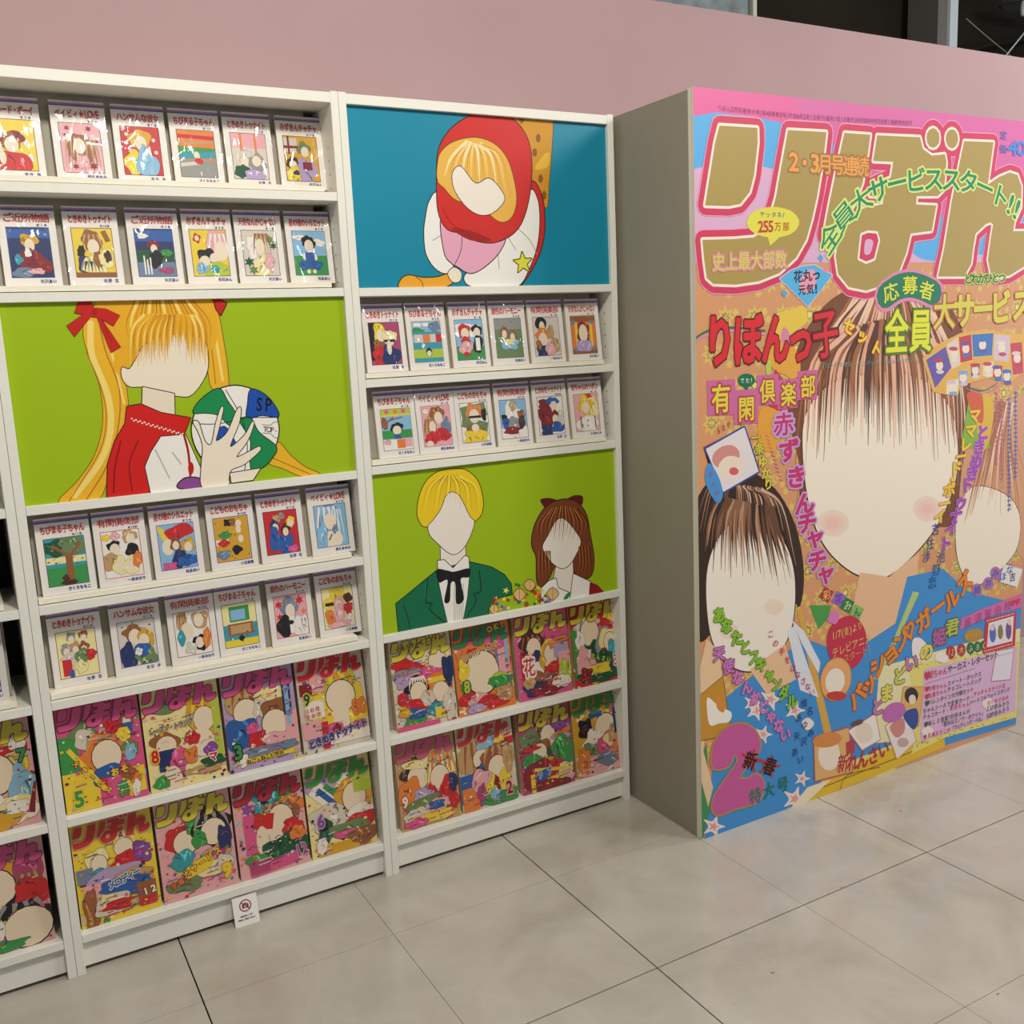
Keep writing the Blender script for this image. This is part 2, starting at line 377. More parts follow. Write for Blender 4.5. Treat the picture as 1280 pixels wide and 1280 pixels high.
COV = '''
P|d79a6c|0,0 1431,0 1431,2031 0,2031||0
F|dcc063|50,480||34
F|b88a4c|50,480||19
F|efe08e|50,480||13
F|e0bd66|86,466||14
F|e0bd66|100,488||14
F|e0bd66|114,510||14
F|dcc063|100,572||34
F|b88a4c|100,572||19
F|efe08e|100,572||13
F|e0bd66|136,558||14
F|e0bd66|150,580||14
F|e0bd66|164,602||14
F|dcc063|50,664||34
F|b88a4c|50,664||19
F|efe08e|50,664||13
F|e0bd66|86,650||14
F|e0bd66|100,672||14
F|e0bd66|114,694||14
F|dcc063|100,756||34
F|b88a4c|100,756||19
F|efe08e|100,756||13
F|e0bd66|136,742||14
F|e0bd66|150,764||14
F|e0bd66|164,786||14
F|dcc063|50,848||34
F|b88a4c|50,848||19
F|efe08e|50,848||13
F|e0bd66|86,834||14
F|e0bd66|100,856||14
F|e0bd66|114,878||14
F|dcc063|100,940||34
F|b88a4c|100,940||19
F|efe08e|100,940||13
F|e0bd66|136,926||14
F|e0bd66|150,948||14
F|e0bd66|164,970||14
F|dcc063|50,1032||34
F|b88a4c|50,1032||19
F|efe08e|50,1032||13
F|e0bd66|86,1018||14
F|e0bd66|100,1040||14
F|e0bd66|114,1062||14
F|dcc063|100,1124||34
F|b88a4c|100,1124||19
F|efe08e|100,1124||13
F|e0bd66|136,1110||14
F|e0bd66|150,1132||14
F|e0bd66|164,1154||14
F|dcc063|50,1216||34
F|b88a4c|50,1216||19
F|efe08e|50,1216||13
F|e0bd66|86,1202||14
F|e0bd66|100,1224||14
F|e0bd66|114,1246||14
F|dcc063|100,1308||34
F|b88a4c|100,1308||19
F|efe08e|100,1308||13
F|e0bd66|136,1294||14
F|e0bd66|150,1316||14
F|e0bd66|164,1338||14
F|dcc063|50,1400||34
F|b88a4c|50,1400||19
F|efe08e|50,1400||13
F|e0bd66|86,1386||14
F|e0bd66|100,1408||14
F|e0bd66|114,1430||14
F|dcc063|100,1492||34
F|b88a4c|100,1492||19
F|efe08e|100,1492||13
F|e0bd66|136,1478||14
F|e0bd66|150,1500||14
F|e0bd66|164,1522||14
F|dcc063|50,1584||34
F|b88a4c|50,1584||19
F|efe08e|50,1584||13
F|e0bd66|86,1570||14
F|e0bd66|100,1592||14
F|e0bd66|114,1614||14
F|dcc063|100,1676||34
F|b88a4c|100,1676||19
F|efe08e|100,1676||13
F|e0bd66|136,1662||14
F|e0bd66|150,1684||14
F|e0bd66|164,1706||14
F|dcc063|50,1768||34
F|b88a4c|50,1768||19
F|efe08e|50,1768||13
F|e0bd66|86,1754||14
F|e0bd66|100,1776||14
F|e0bd66|114,1798||14
F|dcc063|100,1860||34
F|b88a4c|100,1860||19
F|efe08e|100,1860||13
F|e0bd66|136,1846||14
F|e0bd66|150,1868||14
F|e0bd66|164,1890||14
F|dcc063|50,1952||34
F|b88a4c|50,1952||19
F|efe08e|50,1952||13
F|e0bd66|86,1938||14
F|e0bd66|100,1960||14
F|e0bd66|114,1982||14
F|dcc063|153,480||34
F|b88a4c|153,480||19
F|efe08e|153,480||13
F|e0bd66|189,466||14
F|e0bd66|203,488||14
F|e0bd66|217,510||14
F|dcc063|203,572||34
F|b88a4c|203,572||19
F|efe08e|203,572||13
F|e0bd66|239,558||14
F|e0bd66|253,580||14
F|e0bd66|267,602||14
F|dcc063|153,664||34
F|b88a4c|153,664||19
F|efe08e|153,664||13
F|e0bd66|189,650||14
F|e0bd66|203,672||14
F|e0bd66|217,694||14
F|dcc063|203,756||34
F|b88a4c|203,756||19
F|efe08e|203,756||13
F|e0bd66|239,742||14
F|e0bd66|253,764||14
F|e0bd66|267,786||14
F|dcc063|153,848||34
F|b88a4c|153,848||19
F|efe08e|153,848||13
F|e0bd66|189,834||14
F|e0bd66|203,856||14
F|e0bd66|217,878||14
F|dcc063|203,940||34
F|b88a4c|203,940||19
F|efe08e|203,940||13
F|e0bd66|239,926||14
F|e0bd66|253,948||14
F|e0bd66|267,970||14
F|dcc063|153,1032||34
F|b88a4c|153,1032||19
F|efe08e|153,1032||13
F|e0bd66|189,1018||14
F|e0bd66|203,1040||14
F|e0bd66|217,1062||14
F|dcc063|203,1124||34
F|b88a4c|203,1124||19
F|efe08e|203,1124||13
F|e0bd66|239,1110||14
F|e0bd66|253,1132||14
F|e0bd66|267,1154||14
F|dcc063|153,1216||34
F|b88a4c|153,1216||19
F|efe08e|153,1216||13
F|e0bd66|189,1202||14
F|e0bd66|203,1224||14
F|e0bd66|217,1246||14
F|dcc063|203,1308||34
F|b88a4c|203,1308||19
F|efe08e|203,1308||13
F|e0bd66|239,1294||14
F|e0bd66|253,1316||14
F|e0bd66|267,1338||14
F|dcc063|153,1400||34
F|b88a4c|153,1400||19
F|efe08e|153,1400||13
F|e0bd66|189,1386||14
F|e0bd66|203,1408||14
F|e0bd66|217,1430||14
F|dcc063|203,1492||34
F|b88a4c|203,1492||19
F|efe08e|203,1492||13
F|e0bd66|239,1478||14
F|e0bd66|253,1500||14
F|e0bd66|267,1522||14
F|dcc063|153,1584||34
F|b88a4c|153,1584||19
F|efe08e|153,1584||13
F|e0bd66|189,1570||14
F|e0bd66|203,1592||14
F|e0bd66|217,1614||14
F|dcc063|203,1676||34
F|b88a4c|203,1676||19
F|efe08e|203,1676||13
F|e0bd66|239,1662||14
F|e0bd66|253,1684||14
F|e0bd66|267,1706||14
F|dcc063|153,1768||34
F|b88a4c|153,1768||19
F|efe08e|153,1768||13
F|e0bd66|189,1754||14
F|e0bd66|203,1776||14
F|e0bd66|217,1798||14
F|dcc063|203,1860||34
F|b88a4c|203,1860||19
F|efe08e|203,1860||13
F|e0bd66|239,1846||14
F|e0bd66|253,1868||14
F|e0bd66|267,1890||14
F|dcc063|153,1952||34
F|b88a4c|153,1952||19
F|efe08e|153,1952||13
F|e0bd66|189,1938||14
F|e0bd66|203,1960||14
F|e0bd66|217,1982||14
F|dcc063|256,480||34
F|b88a4c|256,480||19
F|efe08e|256,480||13
F|e0bd66|292,466||14
F|e0bd66|306,488||14
F|e0bd66|320,510||14
F|dcc063|306,572||34
F|b88a4c|306,572||19
F|efe08e|306,572||13
F|e0bd66|342,558||14
F|e0bd66|356,580||14
F|e0bd66|370,602||14
F|dcc063|256,664||34
F|b88a4c|256,664||19
F|efe08e|256,664||13
F|e0bd66|292,650||14
F|e0bd66|306,672||14
F|e0bd66|320,694||14
F|dcc063|306,756||34
F|b88a4c|306,756||19
F|efe08e|306,756||13
F|e0bd66|342,742||14
F|e0bd66|356,764||14
F|e0bd66|370,786||14
F|dcc063|256,848||34
F|b88a4c|256,848||19
F|efe08e|256,848||13
F|e0bd66|292,834||14
F|e0bd66|306,856||14
F|e0bd66|320,878||14
F|dcc063|306,940||34
F|b88a4c|306,940||19
F|efe08e|306,940||13
F|e0bd66|342,926||14
F|e0bd66|356,948||14
F|e0bd66|370,970||14
F|dcc063|256,1032||34
F|b88a4c|256,1032||19
F|efe08e|256,1032||13
F|e0bd66|292,1018||14
F|e0bd66|306,1040||14
F|e0bd66|320,1062||14
F|dcc063|306,1124||34
F|b88a4c|306,1124||19
F|efe08e|306,1124||13
F|e0bd66|342,1110||14
F|e0bd66|356,1132||14
F|e0bd66|370,1154||14
F|dcc063|256,1216||34
F|b88a4c|256,1216||19
F|efe08e|256,1216||13
F|e0bd66|292,1202||14
F|e0bd66|306,1224||14
F|e0bd66|320,1246||14
F|dcc063|306,1308||34
F|b88a4c|306,1308||19
F|efe08e|306,1308||13
F|e0bd66|342,1294||14
F|e0bd66|356,1316||14
F|e0bd66|370,1338||14
F|dcc063|256,1400||34
F|b88a4c|256,1400||19
F|efe08e|256,1400||13
F|e0bd66|292,1386||14
F|e0bd66|306,1408||14
F|e0bd66|320,1430||14
F|dcc063|306,1492||34
F|b88a4c|306,1492||19
F|efe08e|306,1492||13
F|e0bd66|342,1478||14
F|e0bd66|356,1500||14
F|e0bd66|370,1522||14
F|dcc063|256,1584||34
F|b88a4c|256,1584||19
F|efe08e|256,1584||13
F|e0bd66|292,1570||14
F|e0bd66|306,1592||14
F|e0bd66|320,1614||14
F|dcc063|306,1676||34
F|b88a4c|306,1676||19
F|efe08e|306,1676||13
F|e0bd66|342,1662||14
F|e0bd66|356,1684||14
F|e0bd66|370,1706||14
F|dcc063|256,1768||34
F|b88a4c|256,1768||19
F|efe08e|256,1768||13
F|e0bd66|292,1754||14
F|e0bd66|306,1776||14
F|e0bd66|320,1798||14
F|dcc063|306,1860||34
F|b88a4c|306,1860||19
F|efe08e|306,1860||13
F|e0bd66|342,1846||14
F|e0bd66|356,1868||14
F|e0bd66|370,1890||14
F|dcc063|256,1952||34
F|b88a4c|256,1952||19
F|efe08e|256,1952||13
F|e0bd66|292,1938||14
F|e0bd66|306,1960||14
F|e0bd66|320,1982||14
F|dcc063|359,480||34
F|b88a4c|359,480||19
F|efe08e|359,480||13
F|e0bd66|395,466||14
F|e0bd66|409,488||14
F|e0bd66|423,510||14
F|dcc063|409,572||34
F|b88a4c|409,572||19
F|efe08e|409,572||13
F|e0bd66|445,558||14
F|e0bd66|459,580||14
F|e0bd66|473,602||14
F|dcc063|359,664||34
F|b88a4c|359,664||19
F|efe08e|359,664||13
F|e0bd66|395,650||14
F|e0bd66|409,672||14
F|e0bd66|423,694||14
F|dcc063|409,756||34
F|b88a4c|409,756||19
F|efe08e|409,756||13
F|e0bd66|445,742||14
F|e0bd66|459,764||14
F|e0bd66|473,786||14
F|dcc063|359,848||34
F|b88a4c|359,848||19
F|efe08e|359,848||13
F|e0bd66|395,834||14
F|e0bd66|409,856||14
F|e0bd66|423,878||14
F|dcc063|409,940||34
F|b88a4c|409,940||19
F|efe08e|409,940||13
F|e0bd66|445,926||14
F|e0bd66|459,948||14
F|e0bd66|473,970||14
F|dcc063|359,1032||34
F|b88a4c|359,1032||19
F|efe08e|359,1032||13
F|e0bd66|395,1018||14
F|e0bd66|409,1040||14
F|e0bd66|423,1062||14
F|dcc063|409,1124||34
F|b88a4c|409,1124||19
F|efe08e|409,1124||13
F|e0bd66|445,1110||14
F|e0bd66|459,1132||14
F|e0bd66|473,1154||14
F|dcc063|359,1216||34
F|b88a4c|359,1216||19
F|efe08e|359,1216||13
F|e0bd66|395,1202||14
F|e0bd66|409,1224||14
F|e0bd66|423,1246||14
F|dcc063|409,1308||34
F|b88a4c|409,1308||19
F|efe08e|409,1308||13
F|e0bd66|445,1294||14
F|e0bd66|459,1316||14
F|e0bd66|473,1338||14
F|dcc063|359,1400||34
F|b88a4c|359,1400||19
F|efe08e|359,1400||13
F|e0bd66|395,1386||14
F|e0bd66|409,1408||14
F|e0bd66|423,1430||14
F|dcc063|409,1492||34
F|b88a4c|409,1492||19
F|efe08e|409,1492||13
F|e0bd66|445,1478||14
F|e0bd66|459,1500||14
F|e0bd66|473,1522||14
F|dcc063|359,1584||34
F|b88a4c|359,1584||19
F|efe08e|359,1584||13
F|e0bd66|395,1570||14
F|e0bd66|409,1592||14
F|e0bd66|423,1614||14
F|dcc063|409,1676||34
F|b88a4c|409,1676||19
F|efe08e|409,1676||13
F|e0bd66|445,1662||14
F|e0bd66|459,1684||14
F|e0bd66|473,1706||14
F|dcc063|359,1768||34
F|b88a4c|359,1768||19
F|efe08e|359,1768||13
F|e0bd66|395,1754||14
F|e0bd66|409,1776||14
F|e0bd66|423,1798||14
F|dcc063|409,1860||34
F|b88a4c|409,1860||19
F|efe08e|409,1860||13
F|e0bd66|445,1846||14
F|e0bd66|459,1868||14
F|e0bd66|473,1890||14
F|dcc063|359,1952||34
F|b88a4c|359,1952||19
F|efe08e|359,1952||13
F|e0bd66|395,1938||14
F|e0bd66|409,1960||14
F|e0bd66|423,1982||14
F|dcc063|462,480||34
F|b88a4c|462,480||19
F|efe08e|462,480||13
F|e0bd66|498,466||14
F|e0bd66|512,488||14
F|e0bd66|526,510||14
F|dcc063|512,572||34
F|b88a4c|512,572||19
F|efe08e|512,572||13
F|e0bd66|548,558||14
F|e0bd66|562,580||14
F|e0bd66|576,602||14
F|dcc063|462,664||34
F|b88a4c|462,664||19
F|efe08e|462,664||13
F|e0bd66|498,650||14
F|e0bd66|512,672||14
F|e0bd66|526,694||14
F|dcc063|512,756||34
F|b88a4c|512,756||19
F|efe08e|512,756||13
F|e0bd66|548,742||14
F|e0bd66|562,764||14
F|e0bd66|576,786||14
F|dcc063|462,848||34
F|b88a4c|462,848||19
F|efe08e|462,848||13
F|e0bd66|498,834||14
F|e0bd66|512,856||14
F|e0bd66|526,878||14
F|dcc063|512,940||34
F|b88a4c|512,940||19
F|efe08e|512,940||13
F|e0bd66|548,926||14
F|e0bd66|562,948||14
F|e0bd66|576,970||14
F|dcc063|462,1032||34
F|b88a4c|462,1032||19
F|efe08e|462,1032||13
F|e0bd66|498,1018||14
F|e0bd66|512,1040||14
F|e0bd66|526,1062||14
F|dcc063|512,1124||34
F|b88a4c|512,1124||19
F|efe08e|512,1124||13
F|e0bd66|548,1110||14
F|e0bd66|562,1132||14
F|e0bd66|576,1154||14
F|dcc063|462,1216||34
F|b88a4c|462,1216||19
F|efe08e|462,1216||13
F|e0bd66|498,1202||14
F|e0bd66|512,1224||14
F|e0bd66|526,1246||14
F|dcc063|512,1308||34
F|b88a4c|512,1308||19
F|efe08e|512,1308||13
F|e0bd66|548,1294||14
F|e0bd66|562,1316||14
F|e0bd66|576,1338||14
F|dcc063|462,1400||34
F|b88a4c|462,1400||19
F|efe08e|462,1400||13
F|e0bd66|498,1386||14
F|e0bd66|512,1408||14
F|e0bd66|526,1430||14
F|dcc063|512,1492||34
F|b88a4c|512,1492||19
F|efe08e|512,1492||13
F|e0bd66|548,1478||14
F|e0bd66|562,1500||14
F|e0bd66|576,1522||14
F|dcc063|462,1584||34
F|b88a4c|462,1584||19
F|efe08e|462,1584||13
F|e0bd66|498,1570||14
F|e0bd66|512,1592||14
F|e0bd66|526,1614||14
F|dcc063|512,1676||34
F|b88a4c|512,1676||19
F|efe08e|512,1676||13
F|e0bd66|548,1662||14
F|e0bd66|562,1684||14
F|e0bd66|576,1706||14
F|dcc063|462,1768||34
F|b88a4c|462,1768||19
F|efe08e|462,1768||13
F|e0bd66|498,1754||14
F|e0bd66|512,1776||14
F|e0bd66|526,1798||14
F|dcc063|512,1860||34
F|b88a4c|512,1860||19
F|efe08e|512,1860||13
F|e0bd66|548,1846||14
F|e0bd66|562,1868||14
F|e0bd66|576,1890||14
F|dcc063|462,1952||34
F|b88a4c|462,1952||19
F|efe08e|462,1952||13
F|e0bd66|498,1938||14
F|e0bd66|512,1960||14
F|e0bd66|526,1982||14
F|dcc063|565,480||34
F|b88a4c|565,480||19
F|efe08e|565,480||13
F|e0bd66|601,466||14
F|e0bd66|615,488||14
F|e0bd66|629,510||14
F|dcc063|615,572||34
F|b88a4c|615,572||19
F|efe08e|615,572||13
F|e0bd66|651,558||14
F|e0bd66|665,580||14
F|e0bd66|679,602||14
F|dcc063|565,664||34
F|b88a4c|565,664||19
F|efe08e|565,664||13
F|e0bd66|601,650||14
F|e0bd66|615,672||14
F|e0bd66|629,694||14
F|dcc063|615,756||34
F|b88a4c|615,756||19
F|efe08e|615,756||13
F|e0bd66|651,742||14
F|e0bd66|665,764||14
F|e0bd66|679,786||14
F|dcc063|565,848||34
F|b88a4c|565,848||19
F|efe08e|565,848||13
F|e0bd66|601,834||14
F|e0bd66|615,856||14
F|e0bd66|629,878||14
F|dcc063|615,940||34
F|b88a4c|615,940||19
F|efe08e|615,940||13
F|e0bd66|651,926||14
F|e0bd66|665,948||14
F|e0bd66|679,970||14
F|dcc063|565,1032||34
F|b88a4c|565,1032||19
F|efe08e|565,1032||13
F|e0bd66|601,1018||14
F|e0bd66|615,1040||14
F|e0bd66|629,1062||14
F|dcc063|615,1124||34
F|b88a4c|615,1124||19
F|efe08e|615,1124||13
F|e0bd66|651,1110||14
F|e0bd66|665,1132||14
F|e0bd66|679,1154||14
F|dcc063|565,1216||34
F|b88a4c|565,1216||19
F|efe08e|565,1216||13
F|e0bd66|601,1202||14
F|e0bd66|615,1224||14
F|e0bd66|629,1246||14
F|dcc063|615,1308||34
F|b88a4c|615,1308||19
F|efe08e|615,1308||13
F|e0bd66|651,1294||14
F|e0bd66|665,1316||14
F|e0bd66|679,1338||14
F|dcc063|565,1400||34
F|b88a4c|565,1400||19
F|efe08e|565,1400||13
F|e0bd66|601,1386||14
F|e0bd66|615,1408||14
F|e0bd66|629,1430||14
F|dcc063|615,1492||34
F|b88a4c|615,1492||19
F|efe08e|615,1492||13
F|e0bd66|651,1478||14
F|e0bd66|665,1500||14
F|e0bd66|679,1522||14
F|dcc063|565,1584||34
F|b88a4c|565,1584||19
F|efe08e|565,1584||13
F|e0bd66|601,1570||14
F|e0bd66|615,1592||14
F|e0bd66|629,1614||14
F|dcc063|615,1676||34
F|b88a4c|615,1676||19
F|efe08e|615,1676||13
F|e0bd66|651,1662||14
F|e0bd66|665,1684||14
F|e0bd66|679,1706||14
F|dcc063|565,1768||34
F|b88a4c|565,1768||19
F|efe08e|565,1768||13
F|e0bd66|601,1754||14
F|e0bd66|615,1776||14
F|e0bd66|629,1798||14
F|dcc063|615,1860||34
F|b88a4c|615,1860||19
F|efe08e|615,1860||13
F|e0bd66|651,1846||14
F|e0bd66|665,1868||14
F|e0bd66|679,1890||14
F|dcc063|565,1952||34
F|b88a4c|565,1952||19
F|efe08e|565,1952||13
F|e0bd66|601,1938||14
F|e0bd66|615,1960||14
F|e0bd66|629,1982||14
F|dcc063|668,480||34
F|b88a4c|668,480||19
F|efe08e|668,480||13
F|e0bd66|704,466||14
F|e0bd66|718,488||14
F|e0bd66|732,510||14
F|dcc063|718,572||34
F|b88a4c|718,572||19
F|efe08e|718,572||13
F|e0bd66|754,558||14
F|e0bd66|768,580||14
F|e0bd66|782,602||14
F|dcc063|668,664||34
F|b88a4c|668,664||19
F|efe08e|668,664||13
F|e0bd66|704,650||14
F|e0bd66|718,672||14
F|e0bd66|732,694||14
F|dcc063|718,756||34
F|b88a4c|718,756||19
F|efe08e|718,756||13
F|e0bd66|754,742||14
F|e0bd66|768,764||14
F|e0bd66|782,786||14
F|dcc063|668,848||34
F|b88a4c|668,848||19
F|efe08e|668,848||13
F|e0bd66|704,834||14
F|e0bd66|718,856||14
F|e0bd66|732,878||14
F|dcc063|718,940||34
F|b88a4c|718,940||19
F|efe08e|718,940||13
F|e0bd66|754,926||14
F|e0bd66|768,948||14
F|e0bd66|782,970||14
F|dcc063|668,1032||34
F|b88a4c|668,1032||19
F|efe08e|668,1032||13
F|e0bd66|704,1018||14
F|e0bd66|718,1040||14
F|e0bd66|732,1062||14
F|dcc063|718,1124||34
F|b88a4c|718,1124||19
F|efe08e|718,1124||13
F|e0bd66|754,1110||14
F|e0bd66|768,1132||14
F|e0bd66|782,1154||14
F|dcc063|668,1216||34
F|b88a4c|668,1216||19
F|efe08e|668,1216||13
F|e0bd66|704,1202||14
F|e0bd66|718,1224||14
F|e0bd66|732,1246||14
F|dcc063|718,1308||34
F|b88a4c|718,1308||19
F|efe08e|718,1308||13
F|e0bd66|754,1294||14
F|e0bd66|768,1316||14
F|e0bd66|782,1338||14
F|dcc063|668,1400||34
F|b88a4c|668,1400||19
F|efe08e|668,1400||13
F|e0bd66|704,1386||14
F|e0bd66|718,1408||14
F|e0bd66|732,1430||14
F|dcc063|718,1492||34
F|b88a4c|718,1492||19
F|efe08e|718,1492||13
F|e0bd66|754,1478||14
F|e0bd66|768,1500||14
F|e0bd66|782,1522||14
F|dcc063|668,1584||34
F|b88a4c|668,1584||19
F|efe08e|668,1584||13
F|e0bd66|704,1570||14
F|e0bd66|718,1592||14
F|e0bd66|732,1614||14
F|dcc063|718,1676||34
F|b88a4c|718,1676||19
F|efe08e|718,1676||13
F|e0bd66|754,1662||14
F|e0bd66|768,1684||14
F|e0bd66|782,1706||14
F|dcc063|668,1768||34
F|b88a4c|668,1768||19
F|efe08e|668,1768||13
F|e0bd66|704,1754||14
F|e0bd66|718,1776||14
F|e0bd66|732,1798||14
F|dcc063|718,1860||34
F|b88a4c|718,1860||19
F|efe08e|718,1860||13
F|e0bd66|754,1846||14
F|e0bd66|768,1868||14
F|e0bd66|782,1890||14
F|dcc063|668,1952||34
F|b88a4c|668,1952||19
F|efe08e|668,1952||13
F|e0bd66|704,1938||14
F|e0bd66|718,1960||14
F|e0bd66|732,1982||14
F|dcc063|771,480||34
F|b88a4c|771,480||19
F|efe08e|771,480||13
F|e0bd66|807,466||14
F|e0bd66|821,488||14
F|e0bd66|835,510||14
F|dcc063|821,572||34
F|b88a4c|821,572||19
F|efe08e|821,572||13
F|e0bd66|857,558||14
F|e0bd66|871,580||14
F|e0bd66|885,602||14
F|dcc063|771,664||34
F|b88a4c|771,664||19
F|efe08e|771,664||13
F|e0bd66|807,650||14
F|e0bd66|821,672||14
F|e0bd66|835,694||14
F|dcc063|821,756||34
F|b88a4c|821,756||19
F|efe08e|821,756||13
F|e0bd66|857,742||14
F|e0bd66|871,764||14
F|e0bd66|885,786||14
F|dcc063|771,848||34
F|b88a4c|771,848||19
F|efe08e|771,848||13
F|e0bd66|807,834||14
F|e0bd66|821,856||14
F|e0bd66|835,878||14
F|dcc063|821,940||34
F|b88a4c|821,940||19
F|efe08e|821,940||13
F|e0bd66|857,926||14
F|e0bd66|871,948||14
F|e0bd66|885,970||14
F|dcc063|771,1032||34
F|b88a4c|771,1032||19
F|efe08e|771,1032||13
F|e0bd66|807,1018||14
F|e0bd66|821,1040||14
F|e0bd66|835,1062||14
F|dcc063|821,1124||34
F|b88a4c|821,1124||19
F|efe08e|821,1124||13
F|e0bd66|857,1110||14
F|e0bd66|871,1132||14
F|e0bd66|885,1154||14
F|dcc063|771,1216||34
F|b88a4c|771,1216||19
F|efe08e|771,1216||13
F|e0bd66|807,1202||14
F|e0bd66|821,1224||14
F|e0bd66|835,1246||14
F|dcc063|821,1308||34
F|b88a4c|821,1308||19
F|efe08e|821,1308||13
F|e0bd66|857,1294||14
F|e0bd66|871,1316||14
F|e0bd66|885,1338||14
F|dcc063|771,1400||34
F|b88a4c|771,1400||19
F|efe08e|771,1400||13
F|e0bd66|807,1386||14
F|e0bd66|821,1408||14
F|e0bd66|835,1430||14
F|dcc063|821,1492||34
F|b88a4c|821,1492||19
F|efe08e|821,1492||13
F|e0bd66|857,1478||14
F|e0bd66|871,1500||14
F|e0bd66|885,1522||14
F|dcc063|771,1584||34
F|b88a4c|771,1584||19
F|efe08e|771,1584||13
F|e0bd66|807,1570||14
F|e0bd66|821,1592||14
F|e0bd66|835,1614||14
F|dcc063|821,1676||34
F|b88a4c|821,1676||19
F|efe08e|821,1676||13
F|e0bd66|857,1662||14
F|e0bd66|871,1684||14
F|e0bd66|885,1706||14
F|dcc063|771,1768||34
F|b88a4c|771,1768||19
F|efe08e|771,1768||13
F|e0bd66|807,1754||14
F|e0bd66|821,1776||14
F|e0bd66|835,1798||14
F|dcc063|821,1860||34
F|b88a4c|821,1860||19
F|efe08e|821,1860||13
F|e0bd66|857,1846||14
F|e0bd66|871,1868||14
F|e0bd66|885,1890||14
F|dcc063|771,1952||34
F|b88a4c|771,1952||19
F|efe08e|771,1952||13
F|e0bd66|807,1938||14
F|e0bd66|821,1960||14
F|e0bd66|835,1982||14
F|dcc063|874,480||34
F|b88a4c|874,480||19
F|efe08e|874,480||13
F|e0bd66|910,466||14
F|e0bd66|924,488||14
F|e0bd66|938,510||14
F|dcc063|924,572||34
F|b88a4c|924,572||19
F|efe08e|924,572||13
F|e0bd66|960,558||14
F|e0bd66|974,580||14
F|e0bd66|988,602||14
F|dcc063|874,664||34
F|b88a4c|874,664||19
F|efe08e|874,664||13
F|e0bd66|910,650||14
F|e0bd66|924,672||14
F|e0bd66|938,694||14
F|dcc063|924,756||34
F|b88a4c|924,756||19
F|efe08e|924,756||13
F|e0bd66|960,742||14
F|e0bd66|974,764||14
F|e0bd66|988,786||14
F|dcc063|874,848||34
F|b88a4c|874,848||19
F|efe08e|874,848||13
F|e0bd66|910,834||14
F|e0bd66|924,856||14
F|e0bd66|938,878||14
F|dcc063|924,940||34
F|b88a4c|924,940||19
F|efe08e|924,940||13
F|e0bd66|960,926||14
F|e0bd66|974,948||14
F|e0bd66|988,970||14
F|dcc063|874,1032||34
F|b88a4c|874,1032||19
F|efe08e|874,1032||13
F|e0bd66|910,1018||14
F|e0bd66|924,1040||14
F|e0bd66|938,1062||14
F|dcc063|924,1124||34
F|b88a4c|924,1124||19
F|efe08e|924,1124||13
F|e0bd66|960,1110||14
F|e0bd66|974,1132||14
F|e0bd66|988,1154||14
F|dcc063|874,1216||34
F|b88a4c|874,1216||19
F|efe08e|874,1216||13
F|e0bd66|910,1202||14
F|e0bd66|924,1224||14
F|e0bd66|938,1246||14
F|dcc063|924,1308||34
F|b88a4c|924,1308||19
F|efe08e|924,1308||13
F|e0bd66|960,1294||14
F|e0bd66|974,1316||14
F|e0bd66|988,1338||14
F|dcc063|874,1400||34
F|b88a4c|874,1400||19
F|efe08e|874,1400||13
F|e0bd66|910,1386||14
F|e0bd66|924,1408||14
F|e0bd66|938,1430||14
F|dcc063|924,1492||34
F|b88a4c|924,1492||19
F|efe08e|924,1492||13
F|e0bd66|960,1478||14
F|e0bd66|974,1500||14
F|e0bd66|988,1522||14
F|dcc063|874,1584||34
F|b88a4c|874,1584||19
F|efe08e|874,1584||13
F|e0bd66|910,1570||14
F|e0bd66|924,1592||14
F|e0bd66|938,1614||14
F|dcc063|924,1676||34
F|b88a4c|924,1676||19
F|efe08e|924,1676||13
F|e0bd66|960,1662||14
F|e0bd66|974,1684||14
F|e0bd66|988,1706||14
F|dcc063|874,1768||34
F|b88a4c|874,1768||19
F|efe08e|874,1768||13
F|e0bd66|910,1754||14
F|e0bd66|924,1776||14
F|e0bd66|938,1798||14
F|dcc063|924,1860||34
F|b88a4c|924,1860||19
F|efe08e|924,1860||13
F|e0bd66|960,1846||14
F|e0bd66|974,1868||14
F|e0bd66|988,1890||14
F|dcc063|874,1952||34
F|b88a4c|874,1952||19
F|efe08e|874,1952||13
F|e0bd66|910,1938||14
F|e0bd66|924,1960||14
F|e0bd66|938,1982||14
F|dcc063|977,480||34
F|b88a4c|977,480||19
F|efe08e|977,480||13
F|e0bd66|1013,466||14
F|e0bd66|1027,488||14
F|e0bd66|1041,510||14
F|dcc063|1027,572||34
F|b88a4c|1027,572||19
F|efe08e|1027,572||13
F|e0bd66|1063,558||14
F|e0bd66|1077,580||14
F|e0bd66|1091,602||14
F|dcc063|977,664||34
F|b88a4c|977,664||19
F|efe08e|977,664||13
F|e0bd66|1013,650||14
F|e0bd66|1027,672||14
F|e0bd66|1041,694||14
F|dcc063|1027,756||34
F|b88a4c|1027,756||19
F|efe08e|1027,756||13
F|e0bd66|1063,742||14
F|e0bd66|1077,764||14
F|e0bd66|1091,786||14
F|dcc063|977,848||34
F|b88a4c|977,848||19
F|efe08e|977,848||13
F|e0bd66|1013,834||14
F|e0bd66|1027,856||14
F|e0bd66|1041,878||14
F|dcc063|1027,940||34
F|b88a4c|1027,940||19
F|efe08e|1027,940||13
F|e0bd66|1063,926||14
F|e0bd66|1077,948||14
F|e0bd66|1091,970||14
F|dcc063|977,1032||34
F|b88a4c|977,1032||19
F|efe08e|977,1032||13
F|e0bd66|1013,1018||14
F|e0bd66|1027,1040||14
F|e0bd66|1041,1062||14
F|dcc063|1027,1124||34
F|b88a4c|1027,1124||19
F|efe08e|1027,1124||13
F|e0bd66|1063,1110||14
